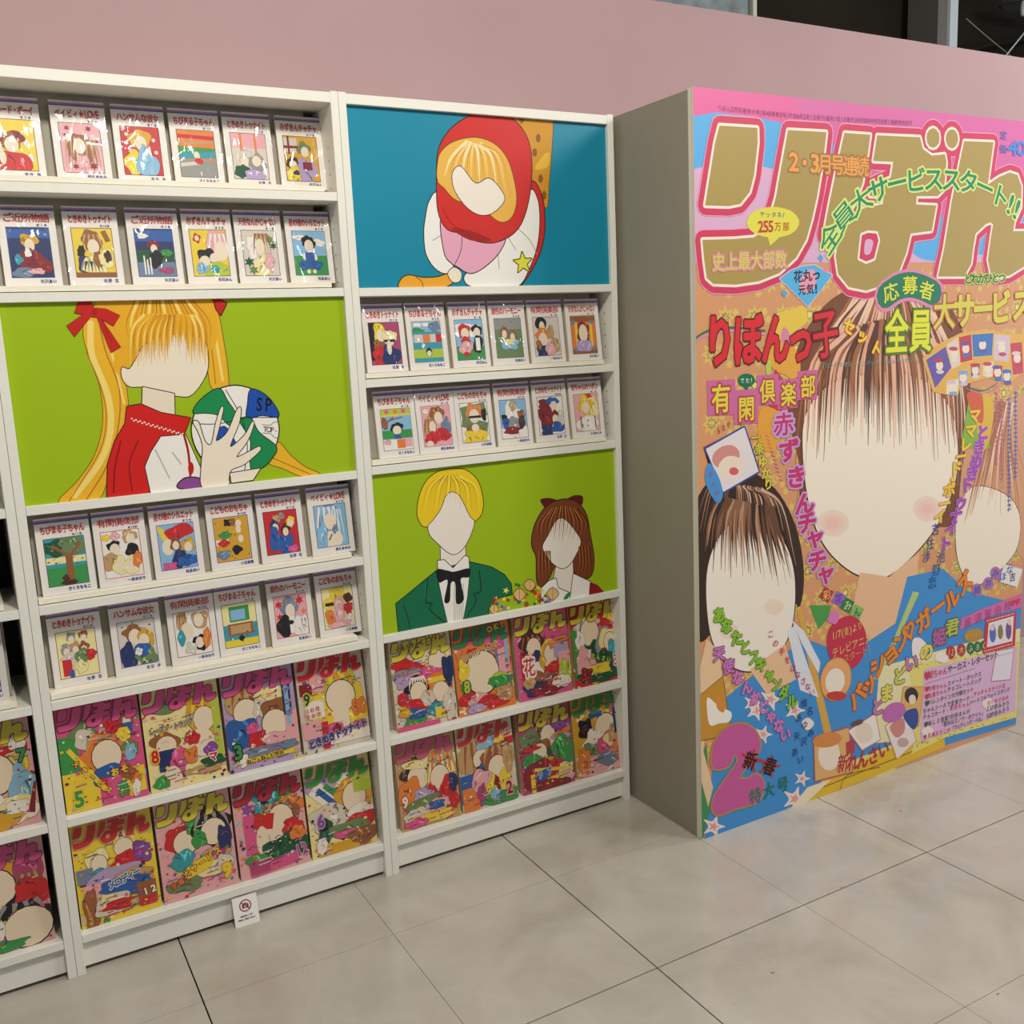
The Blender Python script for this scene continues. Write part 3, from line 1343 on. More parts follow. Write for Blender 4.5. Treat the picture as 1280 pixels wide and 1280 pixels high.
F|e0bd66|1077,1132||14
F|e0bd66|1091,1154||14
F|dcc063|977,1216||34
F|b88a4c|977,1216||19
F|efe08e|977,1216||13
F|e0bd66|1013,1202||14
F|e0bd66|1027,1224||14
F|e0bd66|1041,1246||14
F|dcc063|1027,1308||34
F|b88a4c|1027,1308||19
F|efe08e|1027,1308||13
F|e0bd66|1063,1294||14
F|e0bd66|1077,1316||14
F|e0bd66|1091,1338||14
F|dcc063|977,1400||34
F|b88a4c|977,1400||19
F|efe08e|977,1400||13
F|e0bd66|1013,1386||14
F|e0bd66|1027,1408||14
F|e0bd66|1041,1430||14
F|dcc063|1027,1492||34
F|b88a4c|1027,1492||19
F|efe08e|1027,1492||13
F|e0bd66|1063,1478||14
F|e0bd66|1077,1500||14
F|e0bd66|1091,1522||14
F|dcc063|977,1584||34
F|b88a4c|977,1584||19
F|efe08e|977,1584||13
F|e0bd66|1013,1570||14
F|e0bd66|1027,1592||14
F|e0bd66|1041,1614||14
F|dcc063|1027,1676||34
F|b88a4c|1027,1676||19
F|efe08e|1027,1676||13
F|e0bd66|1063,1662||14
F|e0bd66|1077,1684||14
F|e0bd66|1091,1706||14
F|dcc063|977,1768||34
F|b88a4c|977,1768||19
F|efe08e|977,1768||13
F|e0bd66|1013,1754||14
F|e0bd66|1027,1776||14
F|e0bd66|1041,1798||14
F|dcc063|1027,1860||34
F|b88a4c|1027,1860||19
F|efe08e|1027,1860||13
F|e0bd66|1063,1846||14
F|e0bd66|1077,1868||14
F|e0bd66|1091,1890||14
F|dcc063|977,1952||34
F|b88a4c|977,1952||19
F|efe08e|977,1952||13
F|e0bd66|1013,1938||14
F|e0bd66|1027,1960||14
F|e0bd66|1041,1982||14
F|dcc063|1080,480||34
F|b88a4c|1080,480||19
F|efe08e|1080,480||13
F|e0bd66|1116,466||14
F|e0bd66|1130,488||14
F|e0bd66|1144,510||14
F|dcc063|1130,572||34
F|b88a4c|1130,572||19
F|efe08e|1130,572||13
F|e0bd66|1166,558||14
F|e0bd66|1180,580||14
F|e0bd66|1194,602||14
F|dcc063|1080,664||34
F|b88a4c|1080,664||19
F|efe08e|1080,664||13
F|e0bd66|1116,650||14
F|e0bd66|1130,672||14
F|e0bd66|1144,694||14
F|dcc063|1130,756||34
F|b88a4c|1130,756||19
F|efe08e|1130,756||13
F|e0bd66|1166,742||14
F|e0bd66|1180,764||14
F|e0bd66|1194,786||14
F|dcc063|1080,848||34
F|b88a4c|1080,848||19
F|efe08e|1080,848||13
F|e0bd66|1116,834||14
F|e0bd66|1130,856||14
F|e0bd66|1144,878||14
F|dcc063|1130,940||34
F|b88a4c|1130,940||19
F|efe08e|1130,940||13
F|e0bd66|1166,926||14
F|e0bd66|1180,948||14
F|e0bd66|1194,970||14
F|dcc063|1080,1032||34
F|b88a4c|1080,1032||19
F|efe08e|1080,1032||13
F|e0bd66|1116,1018||14
F|e0bd66|1130,1040||14
F|e0bd66|1144,1062||14
F|dcc063|1130,1124||34
F|b88a4c|1130,1124||19
F|efe08e|1130,1124||13
F|e0bd66|1166,1110||14
F|e0bd66|1180,1132||14
F|e0bd66|1194,1154||14
F|dcc063|1080,1216||34
F|b88a4c|1080,1216||19
F|efe08e|1080,1216||13
F|e0bd66|1116,1202||14
F|e0bd66|1130,1224||14
F|e0bd66|1144,1246||14
F|dcc063|1130,1308||34
F|b88a4c|1130,1308||19
F|efe08e|1130,1308||13
F|e0bd66|1166,1294||14
F|e0bd66|1180,1316||14
F|e0bd66|1194,1338||14
F|dcc063|1080,1400||34
F|b88a4c|1080,1400||19
F|efe08e|1080,1400||13
F|e0bd66|1116,1386||14
F|e0bd66|1130,1408||14
F|e0bd66|1144,1430||14
F|dcc063|1130,1492||34
F|b88a4c|1130,1492||19
F|efe08e|1130,1492||13
F|e0bd66|1166,1478||14
F|e0bd66|1180,1500||14
F|e0bd66|1194,1522||14
F|dcc063|1080,1584||34
F|b88a4c|1080,1584||19
F|efe08e|1080,1584||13
F|e0bd66|1116,1570||14
F|e0bd66|1130,1592||14
F|e0bd66|1144,1614||14
F|dcc063|1130,1676||34
F|b88a4c|1130,1676||19
F|efe08e|1130,1676||13
F|e0bd66|1166,1662||14
F|e0bd66|1180,1684||14
F|e0bd66|1194,1706||14
F|dcc063|1080,1768||34
F|b88a4c|1080,1768||19
F|efe08e|1080,1768||13
F|e0bd66|1116,1754||14
F|e0bd66|1130,1776||14
F|e0bd66|1144,1798||14
F|dcc063|1130,1860||34
F|b88a4c|1130,1860||19
F|efe08e|1130,1860||13
F|e0bd66|1166,1846||14
F|e0bd66|1180,1868||14
F|e0bd66|1194,1890||14
F|dcc063|1080,1952||34
F|b88a4c|1080,1952||19
F|efe08e|1080,1952||13
F|e0bd66|1116,1938||14
F|e0bd66|1130,1960||14
F|e0bd66|1144,1982||14
F|dcc063|1183,480||34
F|b88a4c|1183,480||19
F|efe08e|1183,480||13
F|e0bd66|1219,466||14
F|e0bd66|1233,488||14
F|e0bd66|1247,510||14
F|dcc063|1233,572||34
F|b88a4c|1233,572||19
F|efe08e|1233,572||13
F|e0bd66|1269,558||14
F|e0bd66|1283,580||14
F|e0bd66|1297,602||14
F|dcc063|1183,664||34
F|b88a4c|1183,664||19
F|efe08e|1183,664||13
F|e0bd66|1219,650||14
F|e0bd66|1233,672||14
F|e0bd66|1247,694||14
F|dcc063|1233,756||34
F|b88a4c|1233,756||19
F|efe08e|1233,756||13
F|e0bd66|1269,742||14
F|e0bd66|1283,764||14
F|e0bd66|1297,786||14
F|dcc063|1183,848||34
F|b88a4c|1183,848||19
F|efe08e|1183,848||13
F|e0bd66|1219,834||14
F|e0bd66|1233,856||14
F|e0bd66|1247,878||14
F|dcc063|1233,940||34
F|b88a4c|1233,940||19
F|efe08e|1233,940||13
F|e0bd66|1269,926||14
F|e0bd66|1283,948||14
F|e0bd66|1297,970||14
F|dcc063|1183,1032||34
F|b88a4c|1183,1032||19
F|efe08e|1183,1032||13
F|e0bd66|1219,1018||14
F|e0bd66|1233,1040||14
F|e0bd66|1247,1062||14
F|dcc063|1233,1124||34
F|b88a4c|1233,1124||19
F|efe08e|1233,1124||13
F|e0bd66|1269,1110||14
F|e0bd66|1283,1132||14
F|e0bd66|1297,1154||14
F|dcc063|1183,1216||34
F|b88a4c|1183,1216||19
F|efe08e|1183,1216||13
F|e0bd66|1219,1202||14
F|e0bd66|1233,1224||14
F|e0bd66|1247,1246||14
F|dcc063|1233,1308||34
F|b88a4c|1233,1308||19
F|efe08e|1233,1308||13
F|e0bd66|1269,1294||14
F|e0bd66|1283,1316||14
F|e0bd66|1297,1338||14
F|dcc063|1183,1400||34
F|b88a4c|1183,1400||19
F|efe08e|1183,1400||13
F|e0bd66|1219,1386||14
F|e0bd66|1233,1408||14
F|e0bd66|1247,1430||14
F|dcc063|1233,1492||34
F|b88a4c|1233,1492||19
F|efe08e|1233,1492||13
F|e0bd66|1269,1478||14
F|e0bd66|1283,1500||14
F|e0bd66|1297,1522||14
F|dcc063|1183,1584||34
F|b88a4c|1183,1584||19
F|efe08e|1183,1584||13
F|e0bd66|1219,1570||14
F|e0bd66|1233,1592||14
F|e0bd66|1247,1614||14
F|dcc063|1233,1676||34
F|b88a4c|1233,1676||19
F|efe08e|1233,1676||13
F|e0bd66|1269,1662||14
F|e0bd66|1283,1684||14
F|e0bd66|1297,1706||14
F|dcc063|1183,1768||34
F|b88a4c|1183,1768||19
F|efe08e|1183,1768||13
F|e0bd66|1219,1754||14
F|e0bd66|1233,1776||14
F|e0bd66|1247,1798||14
F|dcc063|1233,1860||34
F|b88a4c|1233,1860||19
F|efe08e|1233,1860||13
F|e0bd66|1269,1846||14
F|e0bd66|1283,1868||14
F|e0bd66|1297,1890||14
F|dcc063|1183,1952||34
F|b88a4c|1183,1952||19
F|efe08e|1183,1952||13
F|e0bd66|1219,1938||14
F|e0bd66|1233,1960||14
F|e0bd66|1247,1982||14
F|dcc063|1286,480||34
F|b88a4c|1286,480||19
F|efe08e|1286,480||13
F|e0bd66|1322,466||14
F|e0bd66|1336,488||14
F|e0bd66|1350,510||14
F|dcc063|1336,572||34
F|b88a4c|1336,572||19
F|efe08e|1336,572||13
F|e0bd66|1372,558||14
F|e0bd66|1386,580||14
F|e0bd66|1400,602||14
F|dcc063|1286,664||34
F|b88a4c|1286,664||19
F|efe08e|1286,664||13
F|e0bd66|1322,650||14
F|e0bd66|1336,672||14
F|e0bd66|1350,694||14
F|dcc063|1336,756||34
F|b88a4c|1336,756||19
F|efe08e|1336,756||13
F|e0bd66|1372,742||14
F|e0bd66|1386,764||14
F|e0bd66|1400,786||14
F|dcc063|1286,848||34
F|b88a4c|1286,848||19
F|efe08e|1286,848||13
F|e0bd66|1322,834||14
F|e0bd66|1336,856||14
F|e0bd66|1350,878||14
F|dcc063|1336,940||34
F|b88a4c|1336,940||19
F|efe08e|1336,940||13
F|e0bd66|1372,926||14
F|e0bd66|1386,948||14
F|e0bd66|1400,970||14
F|dcc063|1286,1032||34
F|b88a4c|1286,1032||19
F|efe08e|1286,1032||13
F|e0bd66|1322,1018||14
F|e0bd66|1336,1040||14
F|e0bd66|1350,1062||14
F|dcc063|1336,1124||34
F|b88a4c|1336,1124||19
F|efe08e|1336,1124||13
F|e0bd66|1372,1110||14
F|e0bd66|1386,1132||14
F|e0bd66|1400,1154||14
F|dcc063|1286,1216||34
F|b88a4c|1286,1216||19
F|efe08e|1286,1216||13
F|e0bd66|1322,1202||14
F|e0bd66|1336,1224||14
F|e0bd66|1350,1246||14
F|dcc063|1336,1308||34
F|b88a4c|1336,1308||19
F|efe08e|1336,1308||13
F|e0bd66|1372,1294||14
F|e0bd66|1386,1316||14
F|e0bd66|1400,1338||14
F|dcc063|1286,1400||34
F|b88a4c|1286,1400||19
F|efe08e|1286,1400||13
F|e0bd66|1322,1386||14
F|e0bd66|1336,1408||14
F|e0bd66|1350,1430||14
F|dcc063|1336,1492||34
F|b88a4c|1336,1492||19
F|efe08e|1336,1492||13
F|e0bd66|1372,1478||14
F|e0bd66|1386,1500||14
F|e0bd66|1400,1522||14
F|dcc063|1286,1584||34
F|b88a4c|1286,1584||19
F|efe08e|1286,1584||13
F|e0bd66|1322,1570||14
F|e0bd66|1336,1592||14
F|e0bd66|1350,1614||14
F|dcc063|1336,1676||34
F|b88a4c|1336,1676||19
F|efe08e|1336,1676||13
F|e0bd66|1372,1662||14
F|e0bd66|1386,1684||14
F|e0bd66|1400,1706||14
F|dcc063|1286,1768||34
F|b88a4c|1286,1768||19
F|efe08e|1286,1768||13
F|e0bd66|1322,1754||14
F|e0bd66|1336,1776||14
F|e0bd66|1350,1798||14
F|dcc063|1336,1860||34
F|b88a4c|1336,1860||19
F|efe08e|1336,1860||13
F|e0bd66|1372,1846||14
F|e0bd66|1386,1868||14
F|e0bd66|1400,1890||14
F|dcc063|1286,1952||34
F|b88a4c|1286,1952||19
F|efe08e|1286,1952||13
F|e0bd66|1322,1938||14
F|e0bd66|1336,1960||14
F|e0bd66|1350,1982||14
F|dcc063|1389,480||34
F|b88a4c|1389,480||19
F|efe08e|1389,480||13
F|dcc063|1389,664||34
F|b88a4c|1389,664||19
F|efe08e|1389,664||13
F|dcc063|1389,848||34
F|b88a4c|1389,848||19
F|efe08e|1389,848||13
F|dcc063|1389,1032||34
F|b88a4c|1389,1032||19
F|efe08e|1389,1032||13
F|dcc063|1389,1216||34
F|b88a4c|1389,1216||19
F|efe08e|1389,1216||13
F|dcc063|1389,1400||34
F|b88a4c|1389,1400||19
F|efe08e|1389,1400||13
F|dcc063|1389,1584||34
F|b88a4c|1389,1584||19
F|efe08e|1389,1584||13
F|dcc063|1389,1768||34
F|b88a4c|1389,1768||19
F|efe08e|1389,1768||13
F|dcc063|1389,1952||34
F|b88a4c|1389,1952||19
F|efe08e|1389,1952||13
P|dcaed0|0,0 1431,0 1431,430 0,430||0
P|e2649f|-8,-5 591,-52 594,72 305,68 207,59 76,57 -10,72||0
P|58aee8|-7,72 76,56 207,59 305,68 269,187 218,180 102,175 -9,200||0
P|d86aa6|305,-51 1356,-139 1386,259 1033,272 949,363 489,366 455,154||0
P|58aee8|472,115 498,115 500,241 454,242||0
S|58aee8|816,342 967,294 956,402 933,425 862,418 818,392||0
S|58aee8|1116,338 1184,327 1175,396 1124,402||0
P|58aee8|1299,218 1352,217 1359,317 1288,318||0
S|7c4a2c|324,802 369,649 492,531 686,478 860,484 1010,566 1103,729 1118,1010 1082,1215 1006,1257 436,1134 371,987||0
H|a8683f|572,530 399,743 347,1062||12.5
H|5a3420|579,529 412,764 362,1105||6.9
H|f0c9ad|586,528 426,740 377,1057||11.5
H|e3a98c|592,527 439,767 393,1114||9.4
H|eeb9a0|599,526 453,768 408,1117||10.8
H|e3a98c|606,525 466,753 423,1089||12.2
H|f0c9ad|613,524 478,645 436,868||13.6
H|f0c9ad|620,523 492,667 452,915||12.5
H|5a3420|627,522 506,631 466,841||11.4
H|e3a98c|634,521 520,636 481,853||14.1
H|f0c9ad|641,520 533,631 497,845||14
H|f0c9ad|648,519 548,643 513,870||9
H|5a3420|655,518 562,691 530,969||13.5
H|f0c9ad|662,516 576,674 545,936||14
H|eeb9a0|669,515 590,680 562,950||9.1
H|f0c9ad|676,514 604,664 577,918||14
H|a8683f|683,513 619,660 593,913||9.1
H|e3a98c|690,512 634,682 610,959||11.4
H|e3a98c|698,511 648,691 627,978||9.2
H|eeb9a0|705,510 663,700 644,998||12.2
H|eeb9a0|712,509 676,665 658,929||12.3
H|e3a98c|719,508 691,660 674,920||14.2
H|eeb9a0|726,506 706,680 692,963||7
H|a8683f|733,507 722,706 710,1017||9.8
H|eeb9a0|741,508 737,708 727,1020||7.3
H|f0c9ad|748,509 750,668 742,936||7.9
H|eeb9a0|755,511 766,671 759,940||9.6
H|5a3420|763,512 781,676 776,950||8.9
H|5a3420|770,513 796,681 794,959||12.8
H|a8683f|777,515 812,700 812,997||7.3
H|e3a98c|785,516 828,708 830,1012||8.7
H|a8683f|792,517 842,681 845,954||14.3
H|5a3420|800,519 857,669 862,929||7.8
H|a8683f|807,520 873,688 881,968||8.5
H|f0c9ad|815,522 887,651 895,889||12.8
H|eeb9a0|822,523 904,663 914,914||8.4
H|5a3420|830,524 918,646 930,878||11.3
H|f0c9ad|837,526 935,667 950,918||13
H|a8683f|845,527 951,662 968,907||10.8
H|e3a98c|852,528 967,665 986,913||15
H|eeb9a0|860,530 989,788 1017,1167||9.8
H|5a3420|868,531 1004,760 1032,1108||14.8
H|eeb9a0|875,533 1022,785 1054,1160||8.1
H|f0c9ad|883,534 1037,772 1071,1131||7.7
H|f0c9ad|890,535 1054,770 1090,1126||10.9
H|f0c9ad|898,537 1072,806 1113,1198||15.2
S|f7ead6|384,942 401,841 496,768 626,752 764,750 928,799 1034,901 1066,1056 1025,1181 930,1286 784,1368 684,1375 572,1327 470,1234 410,1107|4a2c1c|4.6
S|f1dac8|576,1188 557,1214 510,1220 463,1202 443,1170 462,1144 508,1138 555,1156||0
S|f1dac8|995,1196 976,1223 928,1229 879,1210 858,1179 877,1153 924,1146 973,1164||0
S|f2d0c0|556,1185 542,1202 509,1206 476,1193 463,1173 476,1156 508,1152 541,1164||0
S|f2d0c0|976,1194 962,1212 927,1216 892,1203 877,1181 890,1163 925,1159 960,1172||0
S|f2c6b8|535,1182 528,1192 509,1194 490,1187 482,1176 490,1166 508,1164 527,1171||0
S|f2c6b8|952,1191 945,1201 926,1203 908,1196 899,1184 907,1174 925,1172 944,1179||0
H|eeb79c|559,622 419,707 387,889||21.7
H|a4683f|690,596 665,719 666,898||16.9
H|e0a684|829,624 934,733 978,984||15
H|8f5a38|654,603 597,716 588,900||25.9
H|eeb79c|791,614 859,729 891,984||25.6
H|eeb79c|619,610 530,712 512,904||16.4
H|8f5a38|753,605 786,725 804,910||18.2
H|a4683f|584,617 464,709 439,979||21.9
H|a4683f|716,595 714,722 723,938||18
H|a4683f|856,631 988,736 1039,968||25.6
H|5a3420|680,598 645,718 642,896||22.7
H|a4683f|818,621 912,732 954,1040||22.6
H|7c4a2c|644,606 576,715 565,877||19.2
H|a4683f|780,612 837,728 866,993||22.7
H|8f5a38|608,613 510,711 490,938||21.4
H|a4683f|742,602 764,724 779,904||16.9
H|eeb79c|573,620 444,708 416,935||17.2
H|5a3420|705,593 693,721 700,952||19.2
H|a4683f|845,628 965,734 1010,921||20.9
H|e0a684|669,601 624,717 620,928||15.5
H|eeb79c|806,618 889,731 924,963||17.4
H|5a3420|633,608 556,714 541,826||22.6
H|8f5a38|768,609 815,727 838,917||20.4
H|a4683f|598,615 490,710 468,992||21
H|5a3420|731,599 743,723 754,894||16.8
H|e0a684|563,622 425,707 395,1007||14.6
H|5a3420|694,596 672,720 674,911||15.4
H|e0a684|833,625 942,733 985,959||22.5
H|eeb79c|658,603 604,716 595,878||26.2
H|e0a684|795,615 867,730 898,933||14.8
H|eeb79c|622,610 536,713 520,925||15.3
H|eeb79c|757,606 793,726 812,894||18.1
H|7c4a2c|587,617 470,709 446,965||20.5
H|a4683f|720,596 722,722 728,828||13
H|a4683f|860,632 996,736 1050,1005||25.9
H|5a3420|683,598 652,719 652,961||24.3
H|7c4a2c|822,622 919,732 957,907||21.2
H|a4683f|647,605 583,715 573,909||20.2
H|8f5a38|783,612 844,728 872,946||17.4
H|e0a684|612,612 516,712 496,862||18.3
H|5a3420|746,603 772,725 790,974||20.6
H|e0a684|577,619 451,708 424,947||20.5
H|e0a684|709,594 700,721 705,857||26.4
H|a4683f|848,629 972,735 1024,1021||25.3
H|eeb79c|672,600 631,718 628,941||14.3
H|8f5a38|810,619 897,731 931,922||21
H|8f5a38|637,607 563,714 550,915||17.8
H|e0a684|772,610 822,727 847,949||20.2
H|5a3420|601,614 496,711 474,879||17.7
H|e0a684|734,600 750,724 766,984||21.4
H|a4683f|566,621 432,707 402,928||19.1
H|a4683f|698,595 679,720 680,842||25.9
H|a4683f|837,626 950,734 995,978||15.5
H|5a3420|662,602 610,716 603,875||21.3
H|a4683f|799,616 874,730 905,900||13.9
H|eeb79c|626,609 543,713 527,898||12.9
H|a4683f|761,607 800,726 822,953||16.6
H|7c4a2c|591,616 477,710 452,882||15.9
H|e0a684|723,597 729,722 738,898||23.1
H|eeb79c|864,633 1003,736 1058,994||22.3
H|5a3420|687,597 658,719 657,852||24.8
H|7c4a2c|825,623 927,733 971,1037||13.6
H|a4683f|651,604 590,716 580,889||20.1
H|a4683f|787,614 852,729 878,881||23.5
H|a4683f|615,611 523,712 504,889||17.5
H|8f5a38|750,604 779,725 798,969||15
H|8f5a38|580,618 457,709 430,835||18.7
H|5a3420|712,594 707,721 716,964||20.5
H|eeb79c|852,630 980,735 1029,954||22.1
H|5a3420|676,599 638,718 634,879||21.7
H|eeb79c|814,620 904,731 945,1026||20.1
H|5a3420|640,606 570,714 558,952||15.4
H|7c4a2c|776,611 830,728 853,869||17.5
H|eeb79c|605,613 503,711 482,890||20.5
H|eeb79c|738,601 757,724 773,951||25.7
H|eeb79c|570,620 438,708 408,853||21.8
H|a4683f|701,594 686,720 692,958||20.3
H|8f5a38|841,627 957,734 1004,994||25.1
H|e0a684|665,601 617,717 609,815||16.5
H|7c4a2c|802,617 882,730 914,929||22.7
H|5a3420|630,608 550,713 534,885||18.5
H|eeb79c|764,608 808,726 826,837||23
H|7c4a2c|594,615 483,710 460,898||15.5
H|7c4a2c|727,598 736,723 748,943||22.9
P|e9bb92|627,1346 756,1381 894,1320 859,1602 720,1628 576,1523||0
P|3f8fd2|840,1394 1012,1395 1137,1490 1488,1607 1520,2028 1082,2010 414,2025 4,2057 17,1987 68,1638 250,1557 408,1516 578,1599 790,1537||0
P|b5c97a|784,1588 869,1446 899,1456 722,1707 693,1701||0
S|3a261c|-15,1078 47,998 161,983 279,1050 360,1171 393,1318 369,1411 298,1256 160,1145 44,1196 25,1351 42,1422 -10,1435 -24,1253||0
H|8d6248|80,1010 33,1022 -5,1103||8.3
H|b98a6c|85,1011 41,1025 5,1136||7.8
H|b98a6c|89,1012 49,1027 16,1140||4.9
H|2a1a14|93,1013 57,1029 26,1128||5.1
H|6b4630|97,1014 64,1032 37,1149||6.1
H|6b4630|102,1015 72,1034 47,1172||8.5
H|b98a6c|106,1016 80,1036 57,1206||4.6
H|2a1a14|110,1017 88,1039 68,1142||7.2
H|8d6248|115,1018 96,1041 79,1172||9.5
H|8d6248|119,1019 104,1044 90,1159||5.4
H|2a1a14|123,1020 112,1046 100,1210||6.1
H|2a1a14|128,1021 120,1048 111,1245||7.9
H|2a1a14|132,1022 128,1051 122,1190||5.9
H|8d6248|136,1023 137,1053 132,1248||7.4
H|b98a6c|141,1024 145,1056 144,1191||9.3
H|d4ab90|145,1025 153,1058 155,1227||5.6
H|8d6248|150,1026 161,1061 166,1257||5.1
H|6b4630|154,1027 169,1063 177,1258||9.3
H|d4ab90|158,1028 178,1066 188,1248||5.9
H|d4ab90|163,1029 186,1068 199,1287||9.8
H|2a1a14|167,1030 194,1071 210,1220||4.8
H|6b4630|172,1032 202,1073 222,1281||9.3
H|d4ab90|176,1032 211,1076 233,1306||8.4
H|6b4630|180,1034 219,1078 244,1244||5.1
H|d4ab90|185,1035 228,1081 256,1312||9.1
H|2a1a14|189,1036 236,1083 267,1245||6.7
H|8d6248|194,1037 245,1086 279,1314||6.5
H|8d6248|198,1038 253,1088 291,1298||9
H|8d6248|203,1039 262,1091 302,1280||8.3
H|d4ab90|207,1040 270,1093 314,1325||10
H|6b4630|212,1041 279,1096 326,1288||8
H|b98a6c|216,1042 287,1098 338,1313||6.9
H|6b4630|221,1043 296,1101 349,1272||5.8
H|d4ab90|225,1044 305,1104 361,1286||9.7
S|f1e7d8|27,1260 73,1160 160,1122 295,1190 349,1288 356,1408 328,1500 250,1562 164,1564 84,1512 36,1421|3a261c|3.8
S|efd8c4|141,1441 130,1455 105,1457 80,1446 70,1428 81,1413 105,1411 130,1422||0
S|efd8c4|312,1401 300,1416 274,1418 248,1406 237,1388 248,1373 274,1370 300,1382||0
H|8d6248|83,1050 40,1106 22,1194||15.6
H|8d6248|163,1073 151,1140 157,1285||14.1
H|2a1a14|245,1096 266,1175 300,1272||19.1
H|8d6248|129,1063 103,1126 100,1198||10.2
H|b98a6c|210,1086 217,1160 239,1308||10.2
H|8d6248|95,1054 57,1112 43,1191||10.6
H|3a261c|176,1076 169,1145 179,1278||17.7
H|b98a6c|259,1100 285,1180 324,1336||10
H|3a261c|142,1067 121,1131 121,1225||18.5
H|6b4630|223,1090 236,1165 262,1295||16.6
H|8d6248|108,1057 74,1117 64,1188||17.6
H|3a261c|189,1080 187,1151 202,1278||12.4
H|b98a6c|272,1104 304,1186 347,1324||10
H|2a1a14|154,1070 139,1136 143,1203||11.6
H|8d6248|237,1094 254,1171 285,1305||18.9
H|3a261c|120,1061 92,1122 85,1214||11
H|6b4630|202,1084 205,1156 224,1288||16.9
H|b98a6c|87,1051 46,1108 29,1180||16.8
H|b98a6c|167,1074 157,1142 165,1264||18.9
H|8d6248|250,1097 273,1177 308,1269||17.1
H|8d6248|133,1064 109,1127 106,1260||9.8
H|8d6248|215,1087 223,1162 247,1228||11.2
H|2a1a14|99,1055 63,1113 49,1258||14.7
H|6b4630|180,1078 175,1147 187,1286||11.8
H|6b4630|263,1101 292,1182 331,1254||19.4
H|b98a6c|146,1068 127,1133 128,1239||15.8
H|6b4630|228,1091 242,1167 270,1313||10
H|8d6248|112,1058 80,1119 71,1180||12.2
H|6b4630|193,1081 193,1152 209,1233||19.1
H|2a1a14|276,1105 310,1188 355,1274||16.3
H|b98a6c|158,1071 145,1138 150,1228||10.2
H|6b4630|241,1095 260,1173 293,1335||10.5
H|b98a6c|125,1062 98,1124 92,1263||15.2
H|b98a6c|206,1085 211,1158 232,1264||15.9
H|3a261c|91,1052 51,1110 36,1219||13.9
H|8d6248|171,1075 163,1143 172,1217||14.6
H|6b4630|254,1098 279,1178 316,1275||19.1
H|8d6248|137,1065 115,1129 113,1283||18.2
H|2a1a14|219,1088 229,1164 254,1258||10.7
H|6b4630|104,1056 68,1115 57,1196||16.9
H|8d6248|184,1079 181,1149 194,1223||12.6
H|6b4630|268,1102 298,1184 339,1320||14.5
H|8d6248|150,1069 133,1134 135,1257||19
H|3a261c|232,1092 248,1169 277,1302||10.2
H|6b4630|116,1059 86,1120 78,1253||16.2
H|3a261c|197,1082 199,1154 217,1223||18.5
P|e9c096|182,1563 318,1513 364,1630 250,1655||0
S|d79f78|1082,1215 1096,1034 1165,924 1314,869 1478,894 1507,1268 1430,1426 1288,1240 1144,1249||0
S|f4e7d2|1067,1239 1099,1169 1178,1142 1336,1197 1402,1282 1384,1391 1260,1461 1156,1472 1082,1374|4a2c1c|2.7
H|e0a680|1256,873 1174,1002 1068,1260||14
H|f0cdb0|1298,876 1254,1009 1223,1213||19.5
H|b97a50|1340,879 1336,1017 1387,1207||16.3
H|f0cdb0|1280,875 1220,1006 1156,1210||17.6
H|e0a680|1322,878 1301,1013 1319,1243||11.4
H|a86c44|1262,874 1186,1003 1089,1181||11.5
H|b97a50|1304,877 1266,1010 1247,1197||11.7
H|e0a680|1347,880 1349,1018 1410,1164||13.3
H|a86c44|1287,875 1233,1007 1177,1145||10.5
H|b97a50|1329,878 1314,1015 1342,1201||18.9
H|e0a680|1269,874 1199,1004 1117,1248||19.9
H|b97a50|1311,877 1279,1012 1270,1156||15.7
H|b97a50|1354,880 1362,1019 1437,1161||13.8
H|a86c44|1293,876 1245,1008 1202,1153||16.6
H|f0cdb0|1336,879 1327,1016 1370,1225||13.1
H|b97a50|1276,875 1212,1005 1141,1236||14.8
H|c98e66|1318,878 1292,1013 1298,1182||11.5
H|b97a50|1258,873 1178,1002 1074,1222||14.9
H|c98e66|1300,876 1258,1010 1231,1215||10.8
H|b97a50|1343,879 1340,1017 1400,1273||15.9
H|a86c44|1282,875 1224,1006 1160,1144||10.2
H|c98e66|1325,878 1305,1014 1323,1172||17.4
H|f0cdb0|1264,874 1191,1004 1100,1242||10.5
H|c98e66|1307,877 1271,1011 1255,1181||17.5
H|c98e66|1350,880 1353,1018 1421,1191||12.6
H|b97a50|1289,876 1237,1008 1188,1192||13.3
H|b97a50|1331,878 1318,1015 1354,1247||14.1
H|f0cdb0|1271,874 1203,1005 1121,1171||16.5
H|b97a50|1313,877 1284,1012 1280,1170||11.8
H|c98e66|1356,880 1366,1019 1447,1181||10.8
H|f0cdb0|1296,876 1250,1009 1212,1168||18
H|b97a50|1338,879 1331,1016 1380,1244||18.6
H|c98e66|1278,875 1216,1006 1148,1228||17.2
H|a86c44|1320,878 1296,1013 1305,1169||11.2
H|f0cdb0|1260,874 1182,1003 1084,1243||11.2
H|a86c44|1302,876 1262,1010 1238,1183||12.2
H|e0a680|1345,879 1344,1017 1406,1230||17.4
H|a86c44|1284,875 1228,1007 1171,1186||14.1
H|c98e66|1327,878 1310,1014 1336,1243||15
H|a86c44|1267,874 1195,1004 1109,1256||19.6
H|f0cdb0|1309,877 1275,1011 1267,1235||15.8
H|e0a680|1352,880 1357,1018 1428,1161||20.4
H|a86c44|1291,876 1241,1008 1195,1166||12.4
H|f0cdb0|1334,879 1322,1015 1359,1194||11.3
H|a86c44|1273,874 1207,1005 1132,1235||19
H|c98e66|1316,877 1288,1012 1294,1254||13.5
P|3f8c50|-34,1875 -15,1808 20,1746 32,1942 5,2028 -16,2026||0
